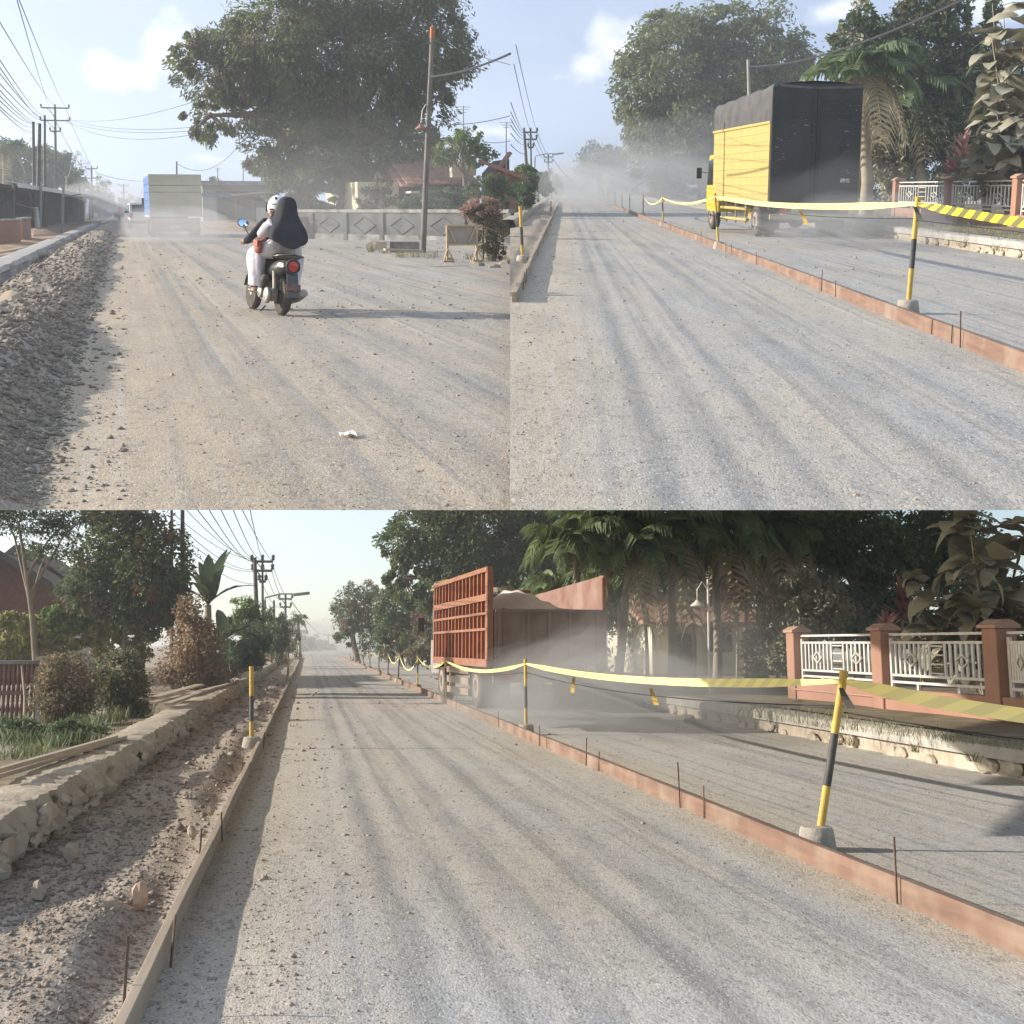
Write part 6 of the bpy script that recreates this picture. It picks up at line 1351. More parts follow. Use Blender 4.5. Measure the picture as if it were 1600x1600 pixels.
plant(B, 'bushy_tree', 'dim leafy tree between the far dump truck and big tree, upper right picture', 'tree', (1020, 312), [(1020, 250, 34, 40), (1045, 285, 30, 22)], 6000, 4.5, l_green, trunk=5, seed=242)
plant(B, 'mango_tree', 'tall glossy-leaved tree above the truck at the right, upper right picture', 'tree', (1420, 345),
      [(1345, 78, 52, 40), (1430, 90, 62, 60), (1345, 30, 20, 28), (1392, 50, 26, 34), (1432, 20, 28, 40), (1475, 15, 22, 45), (1498, 60, 22, 48), (1308, 105, 24, 22), (1400, 150, 80, 48), (1480, 140, 45, 60), (1455, 200, 55, 40), (1390, 215, 55, 45), (1552, 40, 16, 40)],
      30000, 9, l_green, trunk=12, seed=243, drop=.5, aspect=2.6, clump=.15, per=45, shell=.75, extra=(l_dusty, 5000, 13))
plant(B, 'leafy_tree', 'darker leafy tree behind the fence and red plants, upper right picture', 'tree', (1540, 345), [(1540, 140, 50, 70), (1560, 215, 50, 60), (1500, 235, 40, 40)], 14000, 8, l_deep, trunk=8, seed=244)
palm(B, 'palm', 'palm with drooping dry fronds right behind the yellow truck, upper right picture', (1352, 352), (1350, 122), 22, 95, seed=245, trunk=9, dry=7)
palm(B, 'palm', 'second palm with long fronds near the mango tree, upper right picture', (1440, 345), (1432, 150), 16, 85, seed=246, trunk=7, dry=3)
plant(B, 'dusty_shrub', 'dusty leafy shrub left of the first fence pier, upper right picture', 'shrub', (1398, 348), [(1392, 262, 24, 40), (1400, 300, 20, 22), (1378, 235, 20, 26)], 4200, 7, l_dusty, trunk=2, seed=247, crown='foliage', stem='stem')
rosette(B, 'red_cordyline', 'dark red strap-leaved plant behind the fence pier, upper right picture', 'plant', (1486, 352), (1487, 262), 34, 36, 6, l_cord, seed=248, trunk=2, spread=.25, droop=.35)
rosette(B, 'red_cordyline', 'taller dusty red strap-leaved plant behind the first, upper right picture', 'plant', (1500, 348), (1505, 225), 30, 34, 7, l_cord, seed=249, trunk=2, spread=.25, droop=.35)
big_leaf_bush(B, 'broadleaf_shrub', 'tall shrub of big dust-coated leaves at the right edge, upper right picture', (1585, 352), [(1540, 60), (1580, 20), (1600, 60), (1560, 110), (1590, 140), (1545, 160), (1575, 190), (1535, 220), (1565, 250), (1600, 220), (1620, 120), (1530, 260), (1600, -10), (1560, 0)], 300, 46, 250, W=.55)
plant(B, 'dusty_shrub', 'low dusty shrub poking through the railings, upper right picture', 'shrub', (1510, 352), [(1500, 275, 26, 16), (1512, 300, 20, 18), (1545, 285, 24, 18)], 2600, 8, l_dusty, trunk=2, seed=251, crown='foliage', stem='stem')
tag(plant(B, 'hedge_mass', 'dark mass of hedge and undergrowth behind the truck and fence, upper right picture', 'hedge', (1450, 330), [(1200, 280, 60, 36), (1290, 262, 60, 50), (1380, 265, 60, 50), (1460, 270, 60, 46), (1560, 265, 60, 50), (1640, 260, 60, 60)], 16000, 8, l_deep, seed=252), kind=None)
for i, px in enumerate((1045, 1060, 1068, 1098)): util_pole(B, (px, 312), (px, 288), 3, f'{ORD[i] if i else "leftmost"} small white gate post left of the yellow truck, upper right picture', m=p_white, grp='white gate posts', name='gate_post', cat='post')
a = B.g(1160, 402); MBp = [B.g(px, py, .01) - a for px, py in ((1040, 345), (1100, 365), (1160, 402), (1230, 405), (1320, 420), (1400, 447), (1500, 475), (1640, 505))]
# ================================================================== lower picture
kerb(C, 6.78, 9, 60, .3, 'stone kerb wall along the right verge in the lower picture', 401)
fence(C, 8.75, (1690, 1572, 1388, 1250), 1024, 'salmon garden fence with white railings at the right of the lower picture', 402, ph=1.16, zb=.33)
weeds(C, 'verge_weeds', 'dry weeds between the kerb and garden fence in the lower picture', [(x, 1124 + (x - 1240) * .13 + 6 * math.sin(x * 1.3), 26, .3) for x in range(1180, 1610, 17)] + [(1430, 1175, 9, .2), (1520, 1190, 9, .2), (1330, 1165, 9, .1)], 50, 15, l_grass, 403)
for i, (px, py, r, l) in enumerate(((1108, 1118, .32, 'cement-covered block at the foot of the thin lamp post, lower picture'), (1135, 1125, .42, 'tilted concrete slab piece at the kerb end in the lower picture'), (1165, 1118, .25, 'pale rubble piece behind the tilted slab in the lower picture'), (1075, 1128, .2, 'flat rubble left of the tilted slab in the lower picture'))):
    tag(boulder('rock', r, m_stone2, 410 + i, S=C, loc=C.g(px, py), sq=(.8, 1, .5)), l, 'rock', 'rubble by the kerb, lower picture')
# left: masonry kerb with stones
SW = strip_wall(C, 'masonry_kerb', 'long mortar-topped stone kerb wall down the left of the lower picture', -2.14, -1.70, 6.0, 110, .30, m_mortar, 420, rough_face=.10, n=420)
rs = np.random.default_rng(421)
for i in range(110):
    y = 6.3 * (70 / 6.3) ** (rs.uniform(0, 1) ** 1.2); r = rs.uniform(.04, .085)
    boulder('stone', r, m_mortar if i % 3 else m_stone2, 430 + i, SW, loc=(-1.68 + rs.uniform(-.02, .04), y, rs.uniform(.02, .22)), sq=(.55, 2.2, .75))
for i, (px, py, r) in enumerate(((219, 1400, .05), (172, 1415, .045), (60, 1395, .045), (300, 1300, .035), (110, 1330, .05), (330, 1262, .04))):
    tag(boulder('rock', r, mat('orange_rock', (.40, .25, .16), (.46, .31, .21), 6, .95) if i == 0 else m_stone2, 520 + i, S=C, loc=C.g(px, py, .1), sq=(.8, 1, 1.1)), ['orange upright rock on the gravel heap in the lower picture', 'brown rock left of the orange rock in the lower picture', 'brown lump at the left edge of the gravel heap, lower picture', 'small rock near the left-hand board in the lower picture', 'rock at the foot of the masonry kerb, lower picture', 'small far rock on the gravel strip, lower picture'][i], 'rock', 'rocks on the left gravel strip')
# planks behind the kerb
for i, (p0, p1, w_, z, l) in enumerate((((-20, 1216), (190, 1152), .12, .34, 'long pale plank leaning along the kerb at the left edge, lower picture'), ((-10, 1206), (180, 1152), .06, .40, 'thin upper lath on the long plank, lower picture'),
        ((232, 1092), (312, 1070), .2, .36, 'widest plank of the pile behind the kerb, lower picture'), ((240, 1098), (345, 1072), .12, .42, 'second plank of the pile behind the kerb, lower picture'), ((225, 1086), (300, 1080), .15, .34, 'left stubby plank of the pile behind the kerb, lower picture'), ((262, 1100), (330, 1076), .12, .48, 'topmost plank of the pile behind the kerb, lower picture'), ((300, 1086), (385, 1060), .12, .34, 'far plank of the pile behind the kerb, lower picture'))):
    a = C.g(*p0, z); b = C.g(*p1, z) - a; tag(MB().bar((0, 0, 0), b, w_, .035).build('plank', m_plank, S=C, loc=a, bev=.005), l, 'plank', 'planks behind the kerb')
# poles, wires
WC = 'overhead cable in the lower picture'
yc = C.g(402, 1048).y
util_pole(C, (404, 1048), (398, 871), 7, 'thick dark pole beside the road at the left of the lower picture', grp='poles, lower picture')
util_pole(C, (411, 1046), (410, 875), 4, 'crossarm pole just behind the thick dark pole in the lower picture', ((.985, 16, 3), (.90, 15, 3), (.80, 5, 2)), grp='poles, lower picture')
util_pole(C, (447, 1032), (446, 934), 3.5, 'second crossarm pole along the left in the lower picture', ((.98, 10, 3), (.85, 8, 3)), grp='poles, lower picture')
util_pole(C, (429, 1036), (428, 938), 4, 'short dark pole left of the second crossarm pole, lower picture', grp='poles, lower picture')
util_pole(C, (513, 1016), (513, 991), 2, 'tiny far crossarm pole by the vanishing point, lower picture', ((.95, 5, 2),), grp='poles, lower picture')
util_pole(C, (286, 1085), (285, 760), 7, 'tall dark pole behind the red-tipped tree in the lower picture', grp='poles, lower picture')
util_pole(C, (269, 1080), (268, 770), 5, 'thinner dark pole left of the tall pole behind the red-tipped tree, lower picture', grp='poles, lower picture')
util_pole(C, (652, 1040), (648, 920), 4, 'pale grey pole left of the dump truck in the lower picture', m=m_pole_grey, grp='poles, lower picture')
util_pole(C, (912, 1060), (909, 760), 9, 'pale grey pole rising behind the dump truck in the lower picture', m=m_pole_grey, grp='poles, lower picture')
lamp(C, (411, 1044), (414, 934), (462, 928), 'street lamp with long arm over the left road edge in the lower picture')
tops_w = [(285, 790), (268, 800), (300, 785), (320, 785), (340, 785), (360, 785), (290, 830), (286, 840), (286, 850)]
ends_w = [(397, 873), (397, 874), (397, 876), (398, 878), (399, 872), (410, 874), (397, 890), (397, 892), (398, 912)]
for i, (a, b) in enumerate(zip(tops_w, ends_w)):
    wire(C, (b[0], b[1], yc), (a[0], a[1], 24 if i not in (0, 1, 6, 7, 8) else C.g(286, 1085).y), .3, .010, 'dark ' + WC + ' sweeping from the thick pole towards the viewer', 'cables to the thick pole, lower picture')
for a, b in (((425, 877), (365, 770)), ((410, 876), (385, 770))): wire(C, (a[0], a[1], yc), (b[0], b[1], 24), .1, .010, 'thin dark ' + WC + ' rising steeply from the crossarm', 'cables from the crossarm, lower picture')
for a, b in (((425, 878), (456, 938)), ((410, 876), (440, 938)), ((424, 890), (454, 950)), ((398, 880), (437, 950))): wire(C, (a[0], a[1], yc), (b[0], b[1], C.g(447, 1032).y), .5, .014, 'dark ' + WC + ' between the two crossarm poles', 'cables between the crossarm poles, lower picture')
wire(C, (456, 940, C.g(447, 1032).y), (508, 993, 230), .6, .03, 'far ' + WC + ' reaching the tiny far pole')
wire(C, (513, 992, 230), (560, 1002, 230), .3, .03, 'far level ' + WC + ' right of the tiny far pole')
# brick house, balustrade
k = NT('brickwork'); bt = k.n('TexBrick'); bt.inputs['Scale'].default_value = 5.0; bt.inputs['Color1'].default_value = (.13, .055, .04, 1); bt.inputs['Color2'].default_value = (.19, .08, .055, 1); bt.inputs['Mortar'].default_value = (.16, .11, .085, 1); bt.inputs['Mortar Size'].default_value = .015
sw = k.n('SeparateXYZ'); cm = k.n('CombineXYZ'); k.l(k.co(), sw.inputs[0]); k.l(k.math('ADD', sw.outputs['X'], sw.outputs['Y']), cm.inputs['X']); k.l(sw.outputs['Z'], cm.inputs['Y']); k.l(cm.outputs[0], bt.inputs['Vector'])
m_brick = k.base(k.mix(k.rng(k.noise(k.co(), 1.2, 4), .4, .7, 0, .5), bt.outputs['Color'], (.09, .055, .045)), .9, .1)
Yh = C.g(60, 1072).y
def gable(lab, x0, xa, x1, row_e0, row_a, row_e1, Y, grp):
    o = thing('brick_house', lab, 'house', C, C.at(x0, 1072, Y), 0, grp); g = C.at(x0, 1072, Y); P = lambda px, py: C.at(px, py, Y) - g
    a, b, c = P(x0, row_e0), P(xa, row_a), P(x1, row_e1)
    MB().prism([(0, -.6), (c.x, -.6), (c.x, c.z), (b.x, b.z), (0, a.z)], 7, lambda u, v, w_: (u, w_, v)).build('wall', m_brick, o)
    rf = None
    for (p, q) in ((a, b), (b, c)):
        d = (q - p).normalized(); e0, e1 = (p - d * .35, q) if p is a else (p, q + d * .5)
        r = MB().bar(e0 + Vector((0, 3.3, .09)), e1 + Vector((0, 3.3, .09)), 8.0, .12, up=(0, 0, 1)).build('roof', m_roof, o)
        MB().bar(e0 + Vector((0, -.75, .13)), e1 + Vector((0, -.75, .13)), .12, .2).build('verge_board', m_darkwall, r)
    return o
gable('nearer brick house with dark gable at the left edge of the lower picture', -110, 0, 122, 960, 870, 945, Yh, 'brick houses')
gable('farther brick house with pointed gable behind the red-tipped tree, lower picture', -20, 34, 122, 905, 862, 925, Yh + 6, 'brick houses')
g = C.g(-30, 1135); BL = thing('balustrade', 'old brown baluster fence at the left edge of the lower picture', 'fence', C, g); s = C.m(g.y); Wd = 90 * s; zt = C.at(0, 1035, g.y).z - g.z
MB().box((Wd / 2, 0, zt), (Wd, .22, .06)).build('top_rail', m_conc_dark, BL, bev=.01); MB().box((Wd / 2, 0, zt * .52), (Wd, .14, .06)).build('middle_rail', m_brown, BL); MB().box((Wd / 2, 0, .04), (Wd, .2, .14)).build('bottom_rail', m_conc_dark, BL)
bal = MB().lathe([(.02, 0), (.03, .02), (.022, .08), (.036, .16), (.02, .26), (.03, zt * .42), (.02, zt * .45)], 8).mesh('baluster', 60); bal.materials.append(m_brown)
for i in range(14):
    for z in (.1, zt * .54): link(bal, 'baluster', None, BL, loc=(Wd * (i + .5) / 14, 0, z))
MB().box((Wd * .95, 0, zt / 2), (.2, .24, zt + .06)).build('pier', m_conc_dark, BL, bev=.02); MB().box((Wd * .95, 0, zt + .06), (.28, .32, .06)).build('pier_cap', m_conc, BL)
g = C.g(128, 1075); GP = thing('gate_pier', 'grey block gate pier among the shrubs at the left, lower picture', 'pier', C, g); s = C.m(g.y)
for i in range(6): MB().box((0, 0, .18 + .3 * i), (.62, .5, .285)).build('block', m_conc, GP, bev=.02)
MB().box((0, 0, 1.88), (.75, .6, .08)).build('cap', m_conc, GP, bev=.02)
# left vegetation
plant(C, 'red_tipped_tree', 'tall garden tree with reddish young leaves at the upper left of the lower picture', 'tree', (200, 1085), [(195, 850, 62, 55), (240, 880, 52, 62), (150, 905, 50, 48), (205, 930, 60, 48), (250, 930, 42, 45), (190, 800, 50, 40), (235, 965, 36, 30)], 17000, 8, l_deep, trunk=6, bark=m_dirtbark, seed=601, aspect=2.4, clump=.15, per=40, extra=(l_red, 6000, 7))
plant(C, 'feathery_tree', 'feathery-leaved tree branch at the top left corner of the lower picture', 'tree', (60, 1075), [(30, 815, 50, 22), (100, 820, 40, 24), (75, 858, 40, 16), (0, 790, 60, 20), (140, 800, 30, 18)], 8000, 6, l_deep, trunk=5, seed=602, aspect=3.2, clump=.2, per=30, Y=30)
plant(C, 'conical_shrub', 'browned conical shrub behind the plank pile in the lower picture', 'shrub', (300, 1090), [(296, 965, 22, 32), (300, 1010, 38, 40), (302, 1050, 46, 34), (328, 1060, 26, 26)], 9000, 6, l_brown, trunk=2, seed=603, crown='foliage', stem='stem', clump=.2)
plant(C, 'round_shrub', 'dusty brownish round shrub beside the balustrade in the lower picture', 'shrub', (105, 1135), [(105, 1070, 40, 44), (98, 1105, 36, 30)], 7500, 6, l_olive, trunk=2, seed=604, crown='foliage', stem='stem', clump=.2, extra=(l_brown, 2200, 2))
plant(C, 'round_shrub', 'dark green round shrub left of the plank pile in the lower picture', 'shrub', (187, 1125), [(187, 1065, 34, 40), (192, 1095, 30, 26)], 7500, 6, l_olive, trunk=2, seed=605, crown='foliage', stem='stem', clump=.2, extra=(l_deep, 3200, 2))
plant(C, 'cassava_bush', 'bright green leafy bush in front of the brick house, lower picture', 'bush', (105, 1085), [(95, 965, 34, 20), (125, 985, 24, 20), (75, 985, 26, 20)], 2600, 9, l_bright, trunk=2, seed=606, crown='foliage', stem='stem', aspect=1.7)
plant(C, 'yellow_bush', 'yellowish bush at the left edge above the balustrade, lower picture', 'bush', (30, 1090), [(25, 985, 36, 26), (55, 1010, 34, 20), (15, 1020, 30, 20), (85, 1015, 34, 18)], 5200, 8, l_yellow, trunk=2, seed=607, crown='foliage', stem='stem')
plant(C, 'garden_bush', 'yellow-green bush between the gate pier and red-tipped tree, lower picture', 'bush', (160, 1085), [(160, 1000, 24, 30), (170, 975, 20, 20), (215, 1005, 22, 30)], 4000, 7, l_yellow, trunk=2, seed=608, crown='foliage', stem='stem')
rosette(C, 'banana_plant', 'banana plant with upright torn leaves right of the red-tipped tree, lower picture', 'banana plant', (325, 1075), (325, 945), 13, 88, 22, l_banana, droop=.45, seed=609, trunk=7, el=(.35, 1.25), wave=.05)
rosette(C, 'banana_plant', 'lower banana plant with arching leaves behind the conical shrub, lower picture', 'banana plant', (352, 1070), (350, 1000), 10, 66, 18, l_banana, droop=.7, seed=610, trunk=6, el=(.1, 1.1), wave=.05)
for i, (px, py, rx, ry, b, l, mm) in enumerate(((380, 965, 30, 28, 1055, 'yellow-green roadside bush left of the thick dark pole, lower picture', l_bright), (385, 1010, 34, 34, 1062, 'dark roadside bush at the foot of the thick dark pole, lower picture', l_deep), (425, 985, 22, 30, 1045, 'dusty tree right of the thick dark pole, lower picture', l_green), (450, 985, 18, 24, 1034, 'far small tree by the second crossarm pole, lower picture', l_haze), (470, 1000, 18, 16, 1022, 'far tree near the left road end, lower picture', l_haze), (490, 1003, 16, 12, 1018, 'far hazy trees at the end of the road, lower picture', l_haze), (435, 1015, 26, 18, 1042, 'low dusty bushes along the kerb in the lower picture', l_olive), (340, 1030, 30, 36, 1075, 'deep green bush behind the plank pile in the lower picture', l_deep), (500, 1008, 26, 8, 1016, 'far treetops right of the vanishing point, lower picture', l_haze))):
    plant(C, 'roadside_bush', l, 'bush', (px, b), [(px, py, rx, ry), (px + 8, py + ry * .3, rx * .8, ry * .8), (px - 8, py + ry * .4, rx * .7, ry * .6)], 5500 if i in (0, 1, 2, 7) else 2200, 5 if i < 3 else 3.5, mm, trunk=2, seed=620 + i, group='bushes left of the road, lower picture')
palm(C, 'palm', 'hazy small palm beyond the crossarm poles in the lower picture', (468, 1028), (466, 972), 12, 20, seed=640, trunk=2.5, dry=2)
weeds(C, 'verge_weeds', 'green weeds and undergrowth behind the kerb at the left of the lower picture', [(x, y, 26, .05) for x, y in ((20, 1165), (60, 1160), (20, 1185), (100, 1150), (140, 1140), (60, 1180), (90, 1165), (180, 1128), (220, 1118), (0, 1150), (130, 1160), (40, 1140))], 120, 22, leaf_mat('fresh_weed', (.05, .085, .03), (.12, .14, .05), dust=.2), 641)
plant(C, 'undergrowth', 'dark undergrowth below the balustrade in the lower picture', 'bush', (40, 1165), [(30, 1150, 50, 22), (90, 1150, 40, 18), (130, 1135, 34, 16)], 5000, 6, l_deep, seed=642, crown='foliage')
for i, (x0, y0, x1, y1, l) in enumerate(((140, 1075, 142, 905, 'thin bare sapling stem by the gate pier in the lower picture'), (38, 1140, 34, 1040, 'thin stick leaning on the balustrade in the lower picture'))):
    a = C.g(x0, y0); b = C.at(x1, y1, a.y) - a; tag(MB().tube([(0, 0, -.1), b * .5 + Vector((.03, 0, 0)), b], [.03, .025, .015], 6).build('sapling', m_dirtbark, S=C, loc=a, smooth=60), l, 'sapling')
l_palm2 = leaf_mat('sunny_palm_leaf', (0.09, 0.145, 0.045), (0.17, 0.20, 0.085), dust=.3)
# right vegetation and house
plant(C, 'big_tree', 'huge dark tree behind the dump truck at the top of the lower picture', 'tree', (790, 1050), [(760, 850, 90, 70), (690, 840, 70, 60), (640, 850, 42, 46), (830, 840, 80, 60), (720, 905, 60, 46), (790, 780, 150, 60), (630, 905, 28, 30), (680, 935, 44, 40), (820, 900, 50, 50)], 36000, 8, l_deep, trunk=16, seed=650, drop=.7, aspect=2.8, clump=.13, per=80, extra=(l_rain, 14000, 9))
plant(C, 'bushy_tree', 'hazy rounded tree right of the vanishing point in the lower picture', 'tree', (560, 1035), [(548, 955, 28, 36), (575, 940, 26, 28), (585, 985, 26, 34), (540, 985, 20, 22)], 9000, 4.2, l_haze, trunk=5, seed=651, extra=(l_brown, 800, 2))
plant(C, 'bushy_tree', 'dusty green tree left of the dump truck in the lower picture', 'tree', (630, 1042), [(622, 960, 34, 42), (655, 985, 34, 44), (612, 1005, 26, 24)], 10000, 5, l_green, trunk=4, seed=652, extra=(l_dusty, 3000, 3))
plant(C, 'roadside_bush', 'red-flecked bush just left of the dump truck in the lower picture', 'bush', (668, 1046), [(668, 985, 24, 40), (660, 1018, 28, 20)], 4500, 5, l_olive, trunk=2, seed=653, crown='foliage', stem='stem', extra=(l_cord, 400, 1))
Yc = C.g(1060, 1100).y
palm_specs = [((905, 1092), (900, 862), 26, 95, 'leftmost green palm clump above the dump truck in the lower picture'), ((935, 1090), (945, 835), 26, 100, 'second green palm clump above the dump truck tail in the lower picture'), ((1235, 1085), (1232, 842), 18, 90, 'palm with hanging fronds above the dusty shrub in the lower picture'), ((960, 1092), (985, 868), 22, 105, 'left palm with dense arching fronds behind the dump truck, lower picture'), ((1048, 1090), (1050, 846), 20, 115, 'palm in front of the cream house door in the lower picture'), ((1120, 1088), (1118, 836), 24, 120, 'middle palm with thick trunk and dry fronds in the lower picture'), ((1190, 1085), (1186, 830), 22, 115, 'right palm with a long hanging dry frond in the lower picture')]
for i, (b, h, n, L_, l) in enumerate(palm_specs): palm(C, 'palm', l, b, h, n, L_, 'palms behind the dust, lower picture', 660 + i, 7, dry=(0, 1, 7, 3, 4, 6, 6)[i])
o, w, zt, a = house(C, 'cream_house', 'small cream house with brown door and window behind the palms, lower picture', 1020, 1165, 1072, 962, 6, m_creamlt)
s = C.m(a.y); q = lambda px, py: C.at(px, py, a.y) - Vector((a.x, a.y, 0))
rz_ = C.at(1080, 925, a.y + 3).z
MB().prism([(-.9, zt - .2), (3, rz_), (7, zt - .2), (7, zt - .35), (3, rz_ - .15), (-.9, zt - .35)], w + 1.0, lambda u, v, w_: (-.5 + w_, u, v)).build('roof', m_tile, o)
def casement(px0, px1, py0, py1, name, nx, ny):
    a_, b_ = q(px0, py1), q(px1, py0); f = MB().box(((a_.x + b_.x) / 2, -.04, (a_.z + b_.z) / 2), (b_.x - a_.x, .1, b_.z - a_.z)).build(name, m_brown, o); MB().box(((a_.x + b_.x) / 2, -.075, (a_.z + b_.z) / 2), ((b_.x - a_.x) * .84, .05, (b_.z - a_.z) * .9)).build('pane', p_glass, f)
    for i in range(1, nx): MB().box((a_.x + (b_.x - a_.x) * i / nx, -.11, (a_.z + b_.z) / 2), (.05, .03, b_.z - a_.z)).build('mullion', m_brown, f)
    for i in range(1, ny): MB().box(((a_.x + b_.x) / 2, -.113, a_.z + (b_.z - a_.z) * i / ny), (b_.x - a_.x, .03, .045)).build('glazing_bar', m_brown, f)
casement(1053, 1085, 990, 1048, 'door', 3, 4); casement(1108, 1142, 968, 1018, 'window', 2, 3)
for px in (1050, 1090): c = q(px, 1020); MB().box((c.x, -.12, zt / 2), (.16, .22, zt)).build('pilaster', m_creamlt, o, bev=.01)
MB().box((w / 2, -.3, .12), (w + .3, .8, .5)).build('step', m_salmon, o)
for i, (b_, h_, n_, L_, l_) in enumerate((((885, 1080), (885, 935), 22, 80, 'low palm clump just right of the dump truck, lower picture'), ((965, 1082), (968, 925), 24, 92, 'low palm clump with drooping fronds left of the cream house, lower picture'), ((1012, 1080), (1005, 880), 22, 88, 'low palm clump above the left corner of the cream house, lower picture'), ((1085, 1082), (1078, 880), 20, 84, 'low palm clump above the cream house door, lower picture'), ((1165, 1080), (1166, 900), 20, 80, 'low palm clump right of the cream house, lower picture'), ((1215, 1080), (1215, 930), 18, 70, 'low palm clump beside the tall dusty shrub, lower picture'))):
    palm(C, 'palm_clump', l_, b_, h_, n_, L_, 'low palm clumps, lower picture', 690 + i, 3, dry=(0, 2, 1, 3, 3, 2)[i], lm=l_palm2)
plant(C, 'garden_bush', 'pale dusty bush between the low palms and first fence pier, lower picture', 'bush', (1200, 1090), [(1195, 1020, 34, 36), (1215, 985, 28, 30), (1180, 1050, 26, 22)], 5000, 8, l_dusty, trunk=2, seed=698, crown='foliage', stem='stem')
# thin lamp post in front of the house
g = C.g(1109, 1112); LP = thing('lamp_post', 'thin pale lamp post with small shade before the cream house, lower picture', 'lamp post', C, g); e = C.at(1106, 905, g.y) - g
MB().tube([(0, 0, -.1), e], .022, 8).build('pole', m_rail, LP, smooth=60); MB().tube([e * .92, e * .96 + Vector((-.12, 0, .05)), e * .9 + Vector((-.22, 0, .05)), e * .84 + Vector((-.22, 0, 0))], .012, 6).build('lamp_arm', m_rail, LP, smooth=60)
MB().lathe([(.03, .1), (.05, .07), (.14, .0), (.13, -.02), (.04, -.04)], 14, e * .80 + Vector((-.22, 0, 0))).build('lamp_shade', m_rail, LP, smooth=50); MB().tube([(0, 0, -.1), (0, 0, .12)], .13, 10).build('cement_foot', m_cem, LP)
plant(C, 'dusty_shrub', 'tall dusty shrub left of the first fence pier in the lower picture', 'shrub', (1245, 1095), [(1250, 960, 40, 50), (1235, 1015, 36, 36), (1290, 950, 36, 46), (1245, 920, 34, 30)], 7000, 9, l_dusty, trunk=3, seed=670, crown='foliage', stem='stem', per=30)
plant(C, 'leafy_tree', 'dark leafy tree behind the fence at the right of the lower picture', 'tree', (1340, 1085), [(1330, 850, 80, 60), (1400, 860, 70, 60), (1330, 940, 60, 60), (1480, 850, 60, 70), (1290, 840, 60, 50), (1400, 950, 60, 50)], 26000, 9, l_deep, trunk=10, seed=671, extra=(l_green, 8000, 6))
rosette(C, 'red_cordyline', 'dark red strap-leaved plant behind the middle fence pier, lower picture', 'plant', (1382, 1098), (1385, 985), 34, 46, 8, l_cord, seed=672, trunk=2, spread=.25, droop=.35)
rosette(C, 'red_cordyline', 'taller dark red strap-leaved plant above the first, lower picture', 'plant', (1405, 1095), (1412, 935), 34, 46, 9, l_cord, seed=673, trunk=2, spread=.25, droop=.35)
rosette(C, 'red_cordyline', 'dull purple strap-leaved plant among the palms in the lower picture', 'plant', (1152, 1085), (1152, 930), 34, 46, 7, l_cord, seed=674, trunk=2, spread=.3, droop=.5)
big_leaf_bush(C, 'broadleaf_shrub', 'tall shrub of big dust-coated leaves at the right edge, lower picture', (1540, 1090), [(1500, 880), (1540, 840), (1580, 870), (1520, 800), (1590, 810), (1480, 920), (1540, 920), (1590, 940), (1500, 960), (1550, 980), (1600, 990), (1460, 935), (1470, 985), (1620, 880)], 300, 70, 675, W=.55)
plant(C, 'dusty_shrub', 'low dusty shrub poking through the railings in the lower picture', 'shrub', (1440, 1105), [(1435, 1000, 36, 24), (1450, 1035, 30, 26), (1490, 1020, 30, 24)], 3600, 11, l_dusty, trunk=2, seed=676, crown='foliage', stem='stem')
plant(C, 'hedge_mass', 'dark mass of hedge and undergrowth behind the palms and fence, lower picture', 'hedge', (1200, 1070), [(880, 960, 90, 70), (1000, 940, 90, 70), (1200, 950, 90, 70), (1310, 960, 90, 60), (1440, 960, 90, 60), (1560, 960, 90, 70), (1100, 880, 90, 60), (950, 860, 80, 60), (1230, 860, 90, 60), (1500, 870, 90, 80)], 30000, 9, l_deep, seed=677, Y=42)
# ================================================================== dust hanging over the road, and the hazy air
dust_cloud(C, 860, 1085, 21.5, 1.6, 2.4, .8, m_dustvol, 'pale dust whirling behind the rusty dump truck in the lower picture', 1)
dust_cloud(C, 930, 1075, 21.0, 1.7, 2.6, 1.0, m_dustvol, 'pale dust curling off the tail of the rusty dump truck, lower picture', 11)
dust_cloud(C, 980, 1095, 18.5, 1.9, 2.6, .75, m_dustvol, 'low dust rolling over the far lane in the lower picture', 12)
dust_cloud(C, 1060, 1085, 19.5, 1.8, 2.6, .6, m_dustthin, 'low dust bank before the thin lamp post in the lower picture', 13)
dust_cloud(C, 775, 1095, 22.5, 1.2, 2.0, .55, m_dustvol, 'dust churned up by the rear wheels of the rusty dump truck', 14)
dust_cloud(C, 1010, 1060, 23.5, 2.6, 3.5, 1.5, m_dustthin, 'thin dust drifting right of the rusty dump truck in the lower picture', 2)
dust_cloud(C, 1150, 1060, 19, 3.0, 3.0, 1.7, m_dustthin, 'thin dust drifting in front of the cream house in the lower picture', 3)
dust_cloud(C, 505, 1004, 150, 9, 30, 2.6, m_dustthin, 'distant dust at the end of the road in the lower picture', 4)
dust_cloud(B, 1330, 340, 29, 2.6, 3.0, 1.3, m_dustthin, 'thin dust trailing behind the yellow truck in the upper right picture', 5)
dust_cloud(B, 1265, 358, 30, 1.6, 2.2, .5, m_dustvol, 'low dust behind the rear wheels of the yellow truck', 15)
dust_cloud(B, 1350, 352, 29, 2.0, 2.6, .7, m_dustvol, 'dust drifting to the kerb right of the yellow truck', 16)
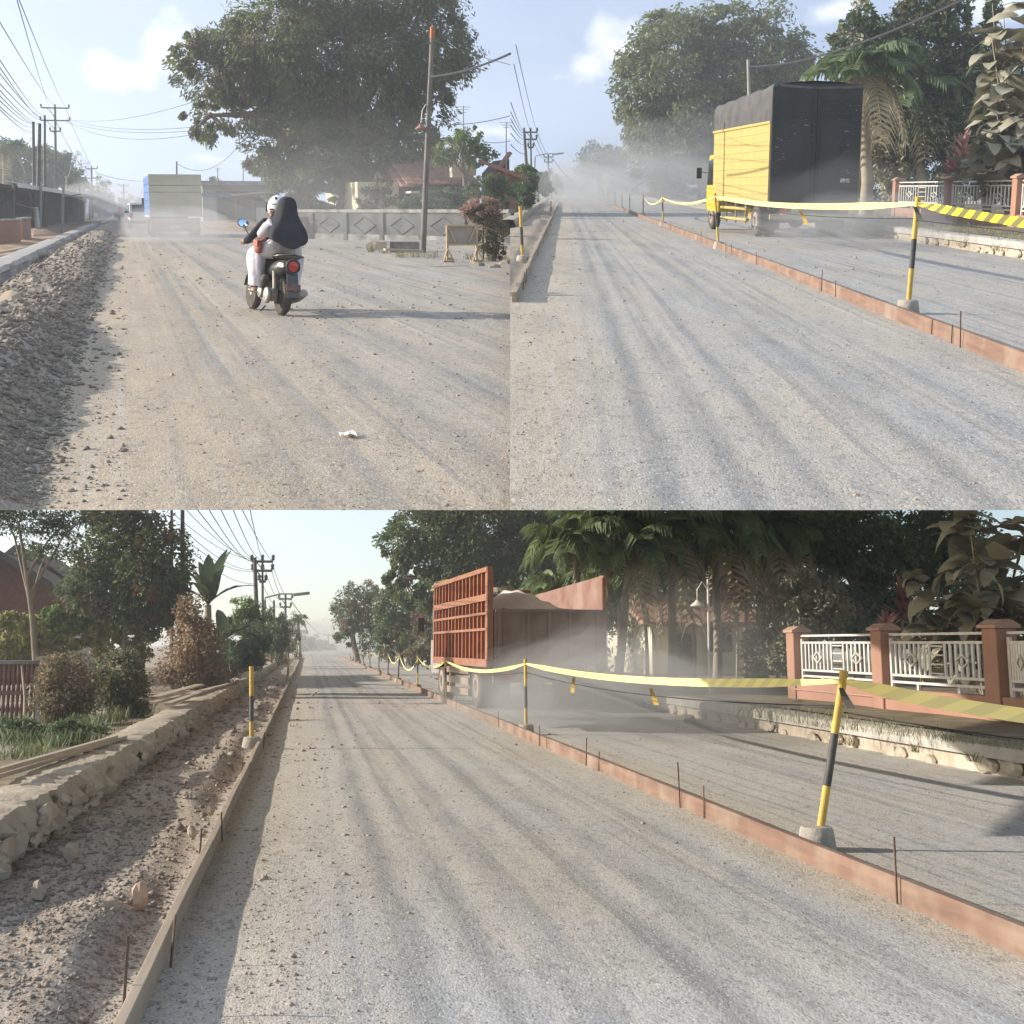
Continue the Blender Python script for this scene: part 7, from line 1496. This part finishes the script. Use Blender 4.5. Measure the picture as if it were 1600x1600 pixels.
dust_cloud(B, 1000, 293, 85, 7, 24, 2.2, m_dustfaint, 'dust round the far dump truck in the upper right picture', 6)
dust_cloud(B, 1040, 282, 75, 7, 22, 3.6, m_dustfaint, 'faint high dust left of the yellow truck in the upper right picture', 22)
dust_cloud(B, 970, 290, 95, 7, 24, 2.8, m_dustfaint, 'faint dust over the far lane in the upper right picture', 23)
dust_cloud(B, 905, 292, 150, 8, 30, 2.4, m_dustthin, 'distant dust at the end of the road in the upper right picture', 7)
dust_cloud(A, 275, 362, 56, 2.6, 5, 1.0, m_dustvol, 'dust rolling behind the cream truck in the upper left picture', 8)
dust_cloud(A, 205, 325, 130, 8, 26, 3.0, m_dustthin, 'distant dust at the end of the road in the upper left picture', 9)
dust_cloud(A, 470, 325, 45, 5.5, 5, 1.9, m_dustfaint, 'thin dust drifting under the big tree in the upper left picture', 10)
dust_cloud(A, 540, 310, 44, 5.5, 6, 2.9, m_dustfaint, 'faint high dust drifting under the big tree in the upper left picture', 20)
dust_cloud(A, 420, 335, 47, 5, 5, 1.4, m_dustfaint, 'faint low dust left of the big tree in the upper left picture', 21)
m_haze = volume_mat('hazy_air', (0.86, 0.88, 0.91), 0.0014, 0.3)
# unseen pale reflector sheets added under the upper roads, bouncing fill onto the lower
for S_, c0, c1_, vy in ((A, -40, 796, 328), (B, 798, 2060, 293)):
    pts = [S_.at(c, vy + 2000 * (H + .5) / Yd, Yd) for Yd in (9.5, 40, 150, 560) for c in (c0, c1_)]
    pts = []
    for dyy in (400, 100, 30, 8):
        for c in (c0, c1_): pts.append(S_.g(c, vy + dyy, -.55))
    me_ = MB().add(pts, [(2 * i, 2 * i + 1, 2 * i + 3, 2 * i + 2) for i in range(3)])
    tag(me_.build('bounce_sheet', mat('bounce_sheet_white', (.80, .79, .76), (.74, .72, .68), 2, .9), S=S_), kind='structure')
hz = MB().box((-5, 300, 118), (440, 640, 244)).build('haze', m_haze); tag(hz, 'pale dusty haze filling the air over all three road views', 'haze', kind='stuff')
